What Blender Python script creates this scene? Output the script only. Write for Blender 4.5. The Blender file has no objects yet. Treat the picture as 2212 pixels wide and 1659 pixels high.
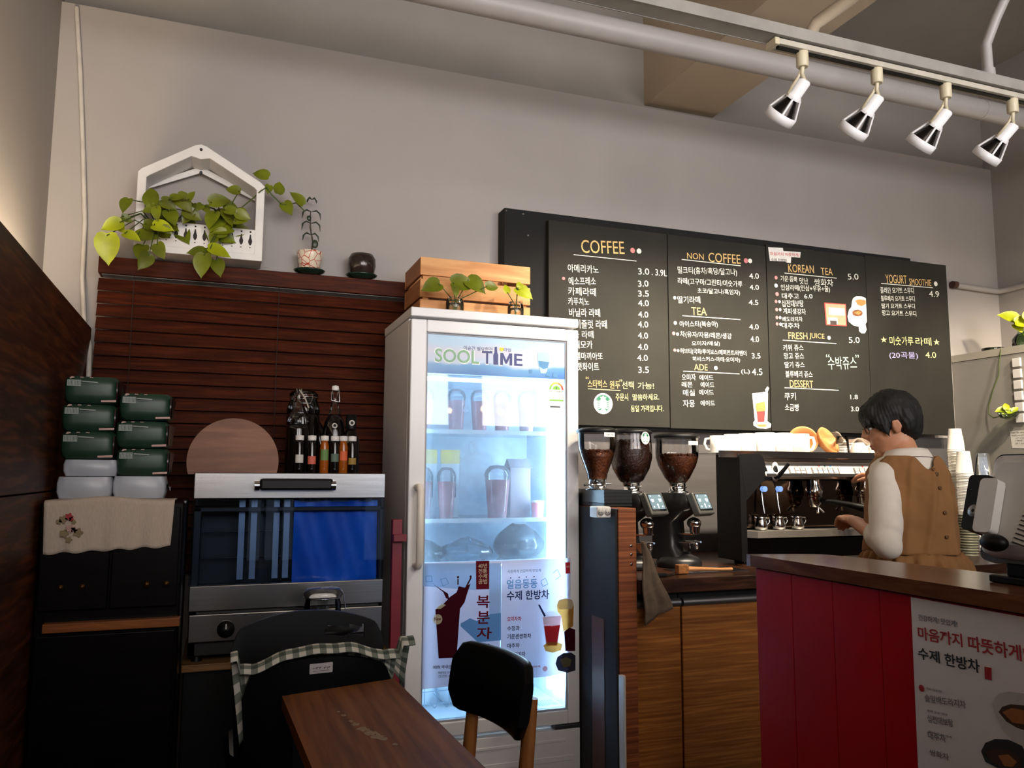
import bpy, bmesh, math, random
from mathutils import Vector, Matrix, Euler
random.seed(7)
SC = bpy.context.scene
COL = SC.collection

# ------------------------------------------------------------ camera
YAW, PITCH, ROLL = math.radians(20.11), math.radians(6.43), math.radians(0.27)
fw = Vector((math.sin(YAW) * math.cos(PITCH), math.cos(YAW) * math.cos(PITCH), math.sin(PITCH)))
rt = Vector((math.cos(YAW), -math.sin(YAW), 0))
up = rt.cross(fw)
rt2 = rt * math.cos(ROLL) + up * math.sin(ROLL)
up2 = -rt * math.sin(ROLL) + up * math.cos(ROLL)
cam_data = bpy.data.cameras.new('camera')
cam_data.sensor_width = 36
cam_data.lens = 1741.0 / 2212 * 36
cam_data.clip_start = 0.02
cam = bpy.data.objects.new('camera', cam_data)
COL.objects.link(cam)
cam.matrix_world = Matrix(((rt2.x, up2.x, -fw.x, 0), (rt2.y, up2.y, -fw.y, 0), (rt2.z, up2.z, -fw.z, 1.22), (0, 0, 0, 1)))
SC.camera = cam

# ------------------------------------------------------------ world, lights, exposure
world = bpy.data.worlds.new('world')
SC.world = world
world.use_nodes = True
bgn = world.node_tree.nodes['Background']
bgn.inputs[0].default_value = (0.60, 0.74, 1.0, 1)       # dull daylight from the shop front behind the camera
bgn.inputs[1].default_value = 0.9
SC.view_settings.view_transform = 'Standard'
SC.view_settings.look = 'None'
SC.view_settings.exposure = 0.0
SC.view_settings.gamma = 1.0
SC.view_settings.use_curve_mapping = False


def light(name, kind, loc, aim, energy, color, **kw):
    d = bpy.data.lights.new(name, kind)
    d.energy = energy
    d.color = color
    for k, v in kw.items():
        setattr(d, k, v)
    o = bpy.data.objects.new(name, d)
    COL.objects.link(o)
    o.location = loc
    o.rotation_euler = (Vector(aim) - Vector(loc)).to_track_quat('-Z', 'Y').to_euler()
    return o


WARM = (1.0, 0.80, 0.60)
NEUTRAL = (1.0, 0.95, 0.93)
# lamps of the room above and behind the camera, washing the long wall
for x_, e_ in ((-0.2, 11), (1.3, 14), (2.8, 18.5)):
    light('wall_washer', 'AREA', (x_, -1.0, 2.3), (x_ + 0.15, 3.5, 2.62), e_, NEUTRAL, shape='RECTANGLE', size=1.2, size_y=1.3, spread=math.radians(74))
light('room_lamp', 'AREA', (0.9, -1.6, 3.3), (0.8, 1.6, 0.6), 9, WARM, shape='DISK', size=0.8)
# warm strip in the cove behind the wall panelling
cove = light('cove_strip', 'AREA', (-0.575, 1.75, 1.66), (-0.60, 1.75, 2.6), 50.0, (1.0, 0.80, 0.56), shape='RECTANGLE', size=0.05, size_y=2.9, spread=math.radians(140))
cove.rotation_euler = (math.pi, -0.55, 0)
light('warm_wall_fill', 'POINT', (0.1, -2.3, 2.0), (0, 0, 0), 9, WARM, shadow_soft_size=0.12)  # unseen warm light, added so the oven steel reflects a warm wall
BOARD_COFFEE=[
 ('t', 'COFFEE', 1.5849, 2.2648, 0.2293, 0.0631, 0.071, 'o'),
 ('l', 1.543, 2.252, 1.8773, 2.2535, 0.0033, 'w'),
 ('d', 1.8571, 2.3045, 0.0129, 'p'),
 ('d', 1.8923, 2.3047, 0.0129, 'w'),
 ('t', '아메리카노', 1.5139, 2.1657, 0.1599, 0.0393, 0.043, 'w'),
 ('t', '3.0', 1.8869, 2.1879, 0.0611, 0.0312, 0.069, 'w'),
 ('t', '. 3.9L', 1.9607, 2.1919, 0.0856, 0.0315, 0.004, 'w'),
 ('d', 1.4915, 2.1329, 0.0078, 'p'),
 ('t', '에소프레소', 1.5193, 2.1034, 0.1408, 0.0392, 0.086, 'w'),
 ('t', '3.0', 1.886, 2.127, 0.0574, 0.0298, 0.11, 'w'),
 ('t', '카페라떼', 1.5156, 2.0561, 0.1437, 0.0391, 0.036, 'w'),
 ('t', '3.5', 1.8853, 2.0784, 0.0587, 0.0297, 0.082, 'w'),
 ('t', '카푸치노', 1.5155, 2.0093, 0.1071, 0.0358, 0.048, 'w'),
 ('t', '4.0', 1.8846, 2.0314, 0.0587, 0.0295, 0.077, 'w'),
 ('t', '바닐라 라떼', 1.5201, 1.9546, 0.1601, 0.0389, 0.061, 'w'),
 ('t', '4.0', 1.8838, 1.9764, 0.0547, 0.0294, 0.048, 'w'),
 ('t', '헤이즐럿 라떼', 1.5199, 1.8984, 0.1958, 0.0413, 0.057, 'w'),
 ('t', '4.0', 1.8816, 1.9275, 0.0561, 0.0294, 0.055, 'w'),
 ('t', '녹차 라떼', 1.508, 1.8506, 0.1371, 0.0354, 0.064, 'w'),
 ('t', '4.0', 1.8808, 1.8735, 0.0544, 0.0293, 0.039, 'w'),
 ('t', '카페모카', 1.5134, 1.8028, 0.1263, 0.0373, 0.059, 'w'),
 ('t', '4.0', 1.88, 1.8177, 0.0544, 0.0292, 0.057, 'w'),
 ('t', '카라멜마끼아또', 1.4939, 1.7506, 0.198, 0.0345, 0.047, 'w'),
 ('t', '4.0', 1.8755, 1.7645, 0.0573, 0.0291, 0.054, 'w'),
 ('t', '플랫화이트', 1.5282, 1.7001, 0.1441, 0.0383, 0.049, 'w'),
 ('t', '3.5', 1.8799, 1.7067, 0.0579, 0.0304, 0.048, 'w'),
]
BOARD_NOTE=[
 ('t', '“', 1.6031, 1.6655, 0.0142, 0.0108, 0.049, 'o'),
 ('t', '스타벅스', 1.6135, 1.625, 0.1002, 0.0367, 0.031, 'o'),
 ('t', '원두', 1.7269, 1.6254, 0.0546, 0.037, 0.02, 'o'),
 ('t', '”', 1.7782, 1.6592, 0.0147, 0.011, 0.048, 'y'),
 ('t', '선택', 1.7925, 1.6259, 0.0626, 0.0362, 0.04, 'y'),
 ('t', '가능!', 1.8761, 1.6286, 0.0875, 0.0332, 0.031, 'y'),
 ('l', 1.6135, 1.6196, 1.7826, 1.6178, 0.003, 'y'),
 ('t', '주문시', 1.7578, 1.5689, 0.0658, 0.0348, 0.035, 'y'),
 ('t', '말씀하세요.', 1.8482, 1.5732, 0.1437, 0.0308, 0.052, 'y'),
 ('t', '동일 가격입니다.', 1.8376, 1.5181, 0.176, 0.0307, 0.044, 'y'),
]
BOARD_TEA=[
 ('t', 'NON', 2.1633, 2.2934, 0.0964, 0.0314, 0.033, 'o'),
 ('t', 'COFFEE', 2.2882, 2.2893, 0.1912, 0.0482, 0.04, 'o'),
 ('l', 2.1314, 2.2865, 2.4789, 2.2872, 0.0038, 'w'),
 ('d', 2.5121, 2.3174, 0.013, 'p'),
 ('d', 2.5377, 2.3186, 0.0123, 'w'),
 ('t', '밀크티(홍차/흑당/달고나)', 2.1087, 2.2085, 0.3482, 0.041, 0.058, 'w'),
 ('t', '4.0', 2.5307, 2.2245, 0.0593, 0.0284, 0.089, 'w'),
 ('t', '라떼(고구마/그린티/미숫가루', 2.1076, 2.1557, 0.379, 0.0372, 0.04, 'w'),
 ('t', '4.0', 2.531, 2.1668, 0.0569, 0.0257, 0.084, 'w'),
 ('t', '초코/달고나/흑임자)', 2.2194, 2.1186, 0.251, 0.0313, 0.045, 'w'),
 ('d', 2.0874, 2.0892, 0.0087, 'w'),
 ('t', '딸기라떼', 2.1056, 2.063, 0.1294, 0.0358, 0.078, 'w'),
 ('t', '4.5', 2.5231, 2.0875, 0.0582, 0.0256, 0.077, 'w'),
 ('t', 'TEA', 2.1814, 2.0115, 0.0888, 0.0383, 0.024, 'o'),
 ('l', 2.1287, 2.0027, 2.4685, 2.0072, 0.0037, 'w'),
 ('d', 2.0882, 1.9636, 0.0092, 'w'),
 ('t', '아이스티(복숭아)', 2.1134, 1.9409, 0.2204, 0.0343, 0.068, 'w'),
 ('t', '4.0', 2.5218, 1.9603, 0.0571, 0.0267, 0.068, 'w'),
 ('d', 2.0782, 1.9111, 0.0092, 'p'),
 ('d', 2.0996, 1.9089, 0.0079, 'w'),
 ('t', '차(유자/자몽/레몬/생강', 2.1145, 1.8921, 0.2992, 0.0337, 0.022, 'w'),
 ('t', '4.0', 2.527, 1.8949, 0.0511, 0.0304, 0.063, 'w'),
 ('t', '오미자/매실)', 2.1798, 1.8534, 0.1634, 0.0258, 0.059, 'w'),
 ('d', 2.082, 1.8282, 0.0079, 'p'),
 ('d', 2.1006, 1.8274, 0.0073, 'w'),
 ('t', '허브티(국화/루이보스/페퍼민트/라벤더', 2.1127, 1.8099, 0.3859, 0.0304, 0.024, 'w'),
 ('t', '3.5', 2.5316, 1.8114, 0.0525, 0.0278, 0.055, 'w'),
 ('t', '히비스커스·마테·오미자)', 2.1829, 1.776, 0.2764, 0.0269, 0.035, 'w'),
 ('t', 'ADE', 2.1903, 1.735, 0.0776, 0.0305, 0.033, 'o'),
 ('d', 2.3154, 1.7522, 0.0105, 'w'),
 ('l', 2.1275, 1.7271, 2.4537, 1.7293, 0.0036, 'w'),
 ('t', '(L)', 2.4646, 1.7267, 0.0532, 0.0262, 0.047, 'w'),
 ('t', '4.5', 2.5295, 1.7267, 0.0636, 0.0326, 0.047, 'w'),
 ('t', '오미자', 2.1196, 1.6814, 0.0788, 0.0314, 0.053, 'w'),
 ('t', '에이드', 2.2193, 1.6865, 0.0802, 0.0268, 0.037, 'w'),
 ('t', '레몬', 2.1188, 1.6471, 0.0598, 0.0277, 0.042, 'w'),
 ('t', '에이드', 2.2255, 1.6515, 0.0779, 0.0268, 0.027, 'w'),
 ('t', '매실', 2.1248, 1.6065, 0.066, 0.03, 0.038, 'w'),
 ('t', '에이드', 2.2161, 1.6136, 0.0828, 0.0267, 0.039, 'w'),
 ('t', '자몽', 2.1236, 1.5513, 0.0659, 0.0347, 0.033, 'w'),
 ('t', '에이드', 2.2232, 1.5606, 0.0812, 0.0266, 0.034, 'w'),
]
GLASS_STICKER=[
 ('p', [(2.5263, 1.633), (2.6101, 1.6456), (2.6052, 1.6548), (2.6209, 1.6731), (2.6312, 1.6653), (2.6198, 1.6429), (2.6226, 1.6367), (2.6143, 1.4959), (2.6363, 1.4822), (2.6334, 1.4653), (2.6032, 1.4565), (2.555, 1.4591), (2.5296, 1.472), (2.5279, 1.4874), (2.5378, 1.4969)], 'white'),
 ('p', [(2.5483, 1.584), (2.6008, 1.5952), (2.6048, 1.561), (2.6012, 1.5453), (2.549, 1.5406), (2.5439, 1.5652)], 'amber'),
 ('p', [(2.5505, 1.5419), (2.6013, 1.5472), (2.5948, 1.4923), (2.5546, 1.49)], 'red'),
 ('p', [(2.5445, 1.4773), (2.6115, 1.4791), (2.5998, 1.4664), (2.559, 1.4666)], 'amber'),
]
BOARD_KOREAN=[
 ('t', 'KOREAN', 2.777, 2.2818, 0.1658, 0.0429, 0.054, 'o'),
 ('t', 'TEA', 2.9879, 2.2872, 0.0781, 0.0385, 0.05, 'o'),
 ('l', 2.7506, 2.2743, 3.091, 2.2773, 0.0038, 'w'),
 ('t', '5.0', 3.1677, 2.2764, 0.0734, 0.0326, 0.089, 'w'),
 ('d', 2.6962, 2.245, 0.0094, 'p'),
 ('t', '기운·듬뿍', 2.7251, 2.2289, 0.1061, 0.0301, 0.029, 'w'),
 ('t', '맛난', 2.846, 2.2239, 0.0556, 0.0347, 0.063, 'w'),
 ('t', '쌍화차', 2.941, 2.2226, 0.1259, 0.0395, 0.061, 'w'),
 ('d', 2.6945, 2.2026, 0.0106, 'b'),
 ('t', '인삼라떼(인삼+우유+꿀)', 2.7259, 2.1761, 0.3184, 0.0362, 0.054, 'w'),
 ('d', 2.6994, 2.1584, 0.0105, 'p'),
 ('t', '대추고', 2.7303, 2.1361, 0.1087, 0.0299, 0.068, 'w'),
 ('t', '6.0', 2.8729, 2.1494, 0.0536, 0.0227, 0.08, 'w'),
 ('d', 2.6913, 2.1187, 0.0087, 'p'),
 ('d', 2.7126, 2.1192, 0.008, 'w'),
 ('t', '십전대보탕', 2.7285, 2.0925, 0.139, 0.0361, 0.077, 'w'),
 ('d', 2.6933, 2.0756, 0.0087, 'p'),
 ('d', 2.7154, 2.0773, 0.0081, 'w'),
 ('t', '계피생강차', 2.7345, 2.0559, 0.1447, 0.031, 0.052, 'w'),
 ('d', 2.6931, 2.0343, 0.0087, 'p'),
 ('d', 2.7137, 2.0352, 0.008, 'w'),
 ('t', '배도라지차', 2.7291, 2.0153, 0.1273, 0.026, 0.071, 'w'),
 ('d', 2.6933, 2.0005, 0.0087, 'p'),
 ('d', 2.7153, 2.0008, 0.0081, 'w'),
 ('t', '대추차', 2.724, 1.9793, 0.1119, 0.0296, 0.056, 'w'),
 ('t', 'FRESH', 2.7625, 1.9264, 0.1213, 0.0358, 0.042, 'o'),
 ('t', 'JUICE', 2.8958, 1.9323, 0.0983, 0.035, 0.011, 'o'),
 ('d', 3.0241, 1.9491, 0.0108, 'w'),
 ('l', 2.7253, 1.9179, 3.0707, 1.9205, 0.0037, 'w'),
 ('t', '5.0', 3.1557, 1.9295, 0.074, 0.0319, 0.061, 'w'),
 ('t', '키위 쥬스', 2.7267, 1.8617, 0.129, 0.0331, 0.067, 'w'),
 ('t', '망고 쥬스', 2.7308, 1.8192, 0.1258, 0.033, 0.054, 'w'),
 ('t', '딸기 쥬스', 2.7327, 1.7736, 0.1257, 0.0317, 0.06, 'w'),
 ('t', '블루베리 쥬스', 2.7358, 1.7251, 0.1713, 0.0341, 0.035, 'w'),
 ('t', '“', 2.9997, 1.8431, 0.0231, 0.0175, 0.052, 'g'),
 ('t', '수박쥬스', 3.0119, 1.7782, 0.192, 0.0688, 0.066, 'g'),
 ('t', '”', 3.1949, 1.8506, 0.0238, 0.0178, 0.055, 'g'),
 ('t', 'DESSERT', 2.7609, 1.6746, 0.1474, 0.0377, 0.02, 'o'),
 ('l', 2.7263, 1.6707, 3.0736, 1.6714, 0.0036, 'w'),
 ('t', '쿠키', 2.7259, 1.6066, 0.07, 0.0387, 0.054, 'w'),
 ('t', '1.8', 3.1498, 1.627, 0.0504, 0.0238, 0.036, 'w'),
 ('t', '소금빵', 2.7252, 1.5524, 0.0881, 0.035, 0.018, 'w'),
 ('t', '3.0', 3.1495, 1.5628, 0.0534, 0.0249, 0.03, 'w'),
]
PAPER_STICKER=[
 ('p', [(2.6521, 2.4031), (2.7448, 2.4082), (2.7479, 2.3922), (2.8588, 2.3971), (2.8544, 2.3668), (2.7969, 2.3643), (2.7926, 2.3311), (2.7679, 2.3312), (2.7584, 2.3366), (2.6604, 2.3308)], 'white'),
 ('t', '마음까지 따뜻하게!', 2.6652, 2.3606, 0.1851, 0.0188, 0.055, 'red'),
 ('t', '수제 한방차', 2.6678, 2.3296, 0.1002, 0.0176, 0.035, 'dark'),
]
RED_STICKER=[
 ('p', [(3.0008, 2.1369), (3.1455, 2.1406), (3.1454, 2.0192), (3.0065, 2.016)], 'red'),
 ('p', [(3.0075, 2.1324), (3.1405, 2.1357), (3.1394, 2.0238), (3.0129, 2.0208)], 'salmon'),
 ('p', [(3.0283, 2.1137), (3.1338, 2.1141), (3.1342, 2.0758), (3.0287, 2.0744)], 'white'),
 ('p', [(3.0217, 2.0581), (3.084, 2.0594), (3.0846, 2.0264), (3.0239, 2.0247)], 'white'),
 ('p', [(3.0341, 2.0432), (3.0777, 2.0437), (3.078, 2.0196), (3.0345, 2.0192)], 'dark'),
]
BOWL_STICKER=[
 ('p', [(3.1876, 2.1568), (3.1966, 2.1768), (3.2213, 2.1905), (3.2535, 2.1918), (3.2837, 2.1839), (3.2845, 2.0545), (3.2731, 2.0395), (3.2795, 2.009), (3.2663, 1.9889), (3.2422, 1.9873), (3.2268, 1.9991), (3.2265, 2.0215), (3.1886, 2.0272), (3.1595, 2.0457), (3.153, 2.074), (3.1652, 2.1101), (3.182, 2.1274)], 'white'),
 ('p', [(3.2119, 2.1652), (3.2364, 2.1736), (3.2806, 2.1719), (3.2819, 2.1513), (3.2504, 2.1359), (3.2228, 2.1434)], 'amber'),
 ('p', [(3.1844, 2.0974), (3.197, 2.1093), (3.2252, 2.1159), (3.249, 2.1112), (3.258, 2.099), (3.2475, 2.084), (3.2152, 2.0778), (3.1915, 2.0825)], 'brown'),
 ('p', [(3.1963, 2.0964), (3.2289, 2.1097), (3.2484, 2.1002), (3.2277, 2.0878)], 'amber'),
]
BOARD_YOGURT=[
 ('t', 'YOGURT', 3.4301, 2.2813, 0.1516, 0.0479, 0.052, 'o'),
 ('t', 'SMOOTHIE', 3.5999, 2.2841, 0.1607, 0.0377, 0.045, 'o'),
 ('d', 3.7939, 2.3077, 0.0137, 'w'),
 ('l', 3.3968, 2.2758, 3.7703, 2.2827, 0.0039, 'w'),
 ('t', '플레인 요거트 스무디', 3.3893, 2.2199, 0.2404, 0.0343, 0.072, 'w'),
 ('t', '4.9', 3.7404, 2.2289, 0.0745, 0.0339, 0.044, 'w'),
 ('t', '블루베리 요거트 스무디', 3.3908, 2.1762, 0.2426, 0.0316, 0.066, 'w'),
 ('t', '딸기 요거트 스무디', 3.3925, 2.1351, 0.2384, 0.0289, 0.071, 'w'),
 ('t', '망고 요거트 스무디', 3.3943, 2.0961, 0.2437, 0.0301, 0.054, 'w'),
 ('t', '★', 3.3754, 1.9455, 0.0429, 0.0338, 0.061, 'y'),
 ('t', '미숫가루', 3.4379, 1.9351, 0.1676, 0.0482, 0.048, 'y'),
 ('t', '라떼', 3.6223, 1.9442, 0.1159, 0.045, 0.048, 'y'),
 ('t', '★', 3.7541, 1.9554, 0.0452, 0.0348, 0.031, 'y'),
 ('t', '(20곡물)', 3.4306, 1.8557, 0.2035, 0.0415, 0.044, 'l'),
 ('t', '4.0', 3.6901, 1.8776, 0.0779, 0.0331, 0.054, 'y'),
]
FRIDGE_SIGN=[
 ('t', 'SOOL', 0.757, 1.64, 0.1729, 0.0509, 0.028, 'green'),
 ('t', 'T', 0.9412, 1.6426, 0.043, 0.0493, 0.054, 'navy'),
 ('p', [(0.9929, 1.7104), (1.0024, 1.711), (1.0034, 1.6889), (1.0075, 1.6786), (1.0072, 1.6414), (0.9885, 1.6412), (0.9876, 1.6775), (0.9924, 1.6888)], 'navy'),
 ('t', 'M', 1.0159, 1.641, 0.0495, 0.0475, 0.04, 'navy'),
 ('t', 'E', 1.0728, 1.6412, 0.0353, 0.0472, 0.034, 'navy'),
 ('t', '이순간 필요한건', 0.8685, 1.6913, 0.1152, 0.0158, 0.023, 'navy'),
 ('t', '타임', 1.0301, 1.6943, 0.0292, 0.0139, 0.021, 'navy'),
 ('p', [(1.0111, 1.7051), (1.0155, 1.7101), (1.0207, 1.7076), (1.0265, 1.7102), (1.0309, 1.7055), (1.0286, 1.6978), (1.0214, 1.6933), (1.0141, 1.6978)], 'yellow'),
 ('p', [(1.172, 1.6991), (1.2219, 1.702), (1.2203, 1.6623), (1.2127, 1.6337), (1.2097, 1.6167), (1.1841, 1.6169), (1.1805, 1.6321), (1.1727, 1.6598)], 'aqua'),
 ('p', [(1.1745, 1.6655), (1.2203, 1.6623), (1.2143, 1.6394), (1.1961, 1.6329), (1.1781, 1.6432)], 'blue'),
 ('p', [(1.2067, 1.6222), (1.2258, 1.6217), (1.2248, 1.6047), (1.2076, 1.6053)], 'blue'),
 ('p', [(1.237, 1.6222), (1.2562, 1.6217), (1.2552, 1.6019), (1.237, 1.6033)], 'blue'),
 ('p', [(1.1357, 1.6285), (1.1497, 1.6283), (1.1482, 1.6151), (1.1363, 1.616)], 'blue'),
]
POSTER_BERRY=[
 ('p', [(0.7232, 0.8998), (0.9221, 0.8943), (0.9231, 0.7967), (0.7246, 0.8195)], 'sky'),
 ('p', [(0.9742, 0.8926), (1.02, 0.8916), (1.0212, 0.71), (0.9757, 0.7028)], 'sky'),
 ('p', [(0.8656, 0.6802), (0.901, 0.6972), (0.9268, 0.6863), (0.9783, 0.7074), (1.0212, 0.71), (1.0218, 0.6112), (0.9326, 0.6097), (0.8657, 0.6708)], 'blue'),
 ('p', [(0.922, 0.903), (0.9741, 0.9019), (0.9744, 0.7983), (0.9236, 0.7996)], 'maroon'),
 ('t', '40년', 0.9311, 0.8761, 0.0343, 0.0165, -0.006, 'cream'),
 ('t', '전통', 0.9313, 0.8567, 0.0343, 0.0174, -0.009, 'cream'),
 ('t', '수제', 0.9314, 0.8383, 0.0343, 0.0165, -0.009, 'cream'),
 ('t', '공법', 0.9316, 0.8185, 0.0343, 0.0174, -0.012, 'cream'),
 ('t', '복', 0.9253, 0.7318, 0.0502, 0.0456, -0.032, 'maroon'),
 ('t', '분', 0.9269, 0.6753, 0.0491, 0.0454, -0.039, 'maroon'),
 ('t', '자', 0.9259, 0.6206, 0.0584, 0.0429, -0.046, 'maroon'),
 ('t', '차', 0.9264, 0.5665, 0.0583, 0.038, -0.053, 'maroon'),
 ('p', [(0.7695, 0.735), (0.7942, 0.7479), (0.8239, 0.7773), (0.849, 0.7928), (0.8563, 0.814), (0.8793, 0.8082), (0.9022, 0.8216), (0.8898, 0.7886), (0.8799, 0.7556), (0.8624, 0.7326), (0.8519, 0.5609), (0.7846, 0.5625)], 'wine'),
 ('p', [(0.7606, 0.8251), (0.7883, 0.8073), (0.8162, 0.7895), (0.8215, 0.7679), (0.8089, 0.7732), (0.7985, 0.795)], 'wine'),
 ('d', 0.8534, 0.8466, 0.0043, 'wine'),
 ('d', 0.9019, 0.8467, 0.0043, 'wine'),
 ('l', 0.8537, 0.8188, 0.8534, 0.8404, 0.0048, 'wine'),
 ('l', 0.8819, 0.8033, 0.9035, 0.8433, 0.0058, 'wine'),
 ('p', [(0.772, 0.7372), (0.7941, 0.755), (0.8092, 0.7495), (0.7894, 0.7364)], 'cream'),
 ('d', 0.7785, 0.7002, 0.0179, 'cream'),
 ('t', 'New', 0.7662, 0.6953, 0.0263, 0.0122, 0.034, 'maroon'),
 ('l', 0.7319, 0.8546, 0.7537, 0.8552, 0.0019, 'blue'),
 ('l', 0.7537, 0.8552, 0.756, 0.8347, 0.0019, 'blue'),
 ('l', 0.756, 0.8347, 0.7342, 0.8342, 0.0019, 'blue'),
 ('l', 0.7342, 0.8342, 0.7319, 0.8546, 0.0019, 'blue'),
 ('l', 0.7868, 0.8406, 0.8079, 0.8455, 0.0019, 'blue'),
 ('l', 0.8079, 0.8455, 0.8182, 0.8251, 0.0019, 'blue'),
 ('l', 0.8182, 0.8251, 0.7972, 0.8174, 0.0019, 'blue'),
 ('l', 0.7972, 0.8174, 0.7868, 0.8406, 0.0019, 'blue'),
 ('t', '100% 국내산', 0.7639, 0.5278, 0.0676, 0.013, -0.041, 'dark'),
 ('t', '복분자로 만든', 0.783, 0.5088, 0.0487, 0.0092, -0.049, 'grey'),
 ('t', '건강한 차', 0.7831, 0.4962, 0.0488, 0.0093, -0.049, 'grey'),
]
POSTER_ICE=[
 ('t', '시원하게 건강하게 맛있게', 1.0457, 0.854, 0.1349, 0.0117, 0.0, 'grey'),
 ('t', '얼음동동', 1.0433, 0.7954, 0.1237, 0.0342, -0.003, 'blue'),
 ('t', '수제 한방차', 1.0436, 0.7535, 0.171, 0.035, -0.011, 'navy'),
 ('d', 1.0591, 0.8358, 0.0025, 'navy'),
 ('d', 1.0928, 0.8365, 0.0025, 'navy'),
 ('d', 1.1218, 0.8369, 0.0024, 'navy'),
 ('d', 1.1533, 0.8371, 0.0025, 'navy'),
 ('t', '오미자차', 1.0456, 0.6772, 0.0569, 0.0174, -0.014, 'red'),
 ('t', '수정과', 1.0458, 0.6434, 0.0498, 0.0174, -0.032, 'dark'),
 ('t', '기운센쌍화차', 1.046, 0.613, 0.0958, 0.0183, -0.023, 'dark'),
 ('t', '대추차', 1.0461, 0.5807, 0.0498, 0.0174, -0.018, 'dark'),
 ('t', '배도라지차', 1.0447, 0.5487, 0.0742, 0.0173, -0.026, 'dark'),
 ('p', [(1.2821, 0.8856), (1.3029, 0.886), (1.3027, 0.8441), (1.2836, 0.8433)], 'red'),
 ('t', '수제', 1.2871, 0.8638, 0.0123, 0.0101, 0.008, 'cream'),
 ('p', [(1.1889, 0.6863), (1.2659, 0.6871), (1.2491, 0.5769), (1.2025, 0.5776)], 'pink'),
 ('p', [(1.1943, 0.6516), (1.2603, 0.6527), (1.2463, 0.5796), (1.2053, 0.5813)], 'red'),
 ('p', [(1.1916, 0.6862), (1.1998, 0.7005), (1.2245, 0.7067), (1.2549, 0.7001), (1.2642, 0.6822), (1.2603, 0.6527), (1.2244, 0.6499), (1.1943, 0.6614)], 'white'),
 ('p', [(1.1698, 0.7317), (1.1763, 0.7333), (1.2014, 0.6906), (1.1943, 0.686)], 'navy'),
 ('p', [(1.1916, 0.5807), (1.208, 0.5919), (1.2491, 0.5892), (1.2695, 0.5805), (1.2628, 0.5588), (1.2298, 0.5522), (1.1998, 0.5607)], 'amber'),
 ('p', [(1.2466, 0.7278), (1.2549, 0.7449), (1.2828, 0.751), (1.3108, 0.7437), (1.318, 0.7243), (1.3143, 0.6446), (1.2741, 0.6272), (1.2643, 0.6872), (1.2493, 0.7029)], 'amber'),
 ('p', [(1.2466, 0.7278), (1.2549, 0.7449), (1.2828, 0.751), (1.3108, 0.7437), (1.318, 0.7243), (1.3078, 0.7098), (1.2604, 0.7098)], 'cream'),
 ('p', [(1.2769, 0.627), (1.2992, 0.6405), (1.3232, 0.6317), (1.3228, 0.5523), (1.2822, 0.555)], 'wine'),
 ('p', [(1.2407, 0.5114), (1.249, 0.5352), (1.2739, 0.5482), (1.3072, 0.5469), (1.3239, 0.5349), (1.3236, 0.4806), (1.2903, 0.4743), (1.2517, 0.4861)], 'dark'),
 ('p', [(1.26, 0.5246), (1.2849, 0.5327), (1.3071, 0.5213), (1.3014, 0.4971), (1.2737, 0.4942)], 'olive'),
 ('l', 1.1806, 0.8202, 1.1998, 0.8294, 0.002, 'blue'),
 ('l', 1.1998, 0.8294, 1.2091, 0.8066, 0.002, 'blue'),
 ('l', 1.2091, 0.8066, 1.1888, 0.799, 0.002, 'blue'),
 ('l', 1.1888, 0.799, 1.1806, 0.8202, 0.002, 'blue'),
 ('l', 1.2302, 0.8482, 1.2496, 0.8601, 0.002, 'blue'),
 ('l', 1.2496, 0.8601, 1.2624, 0.8345, 0.002, 'blue'),
 ('l', 1.2624, 0.8345, 1.2412, 0.8228, 0.002, 'blue'),
 ('t', '언제나 시원하게', 1.0872, 0.5024, 0.0909, 0.0077, 0.0, 'red'),
 ('d', 1.1982, 0.496, 0.0097, 'pink'),
]
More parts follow.
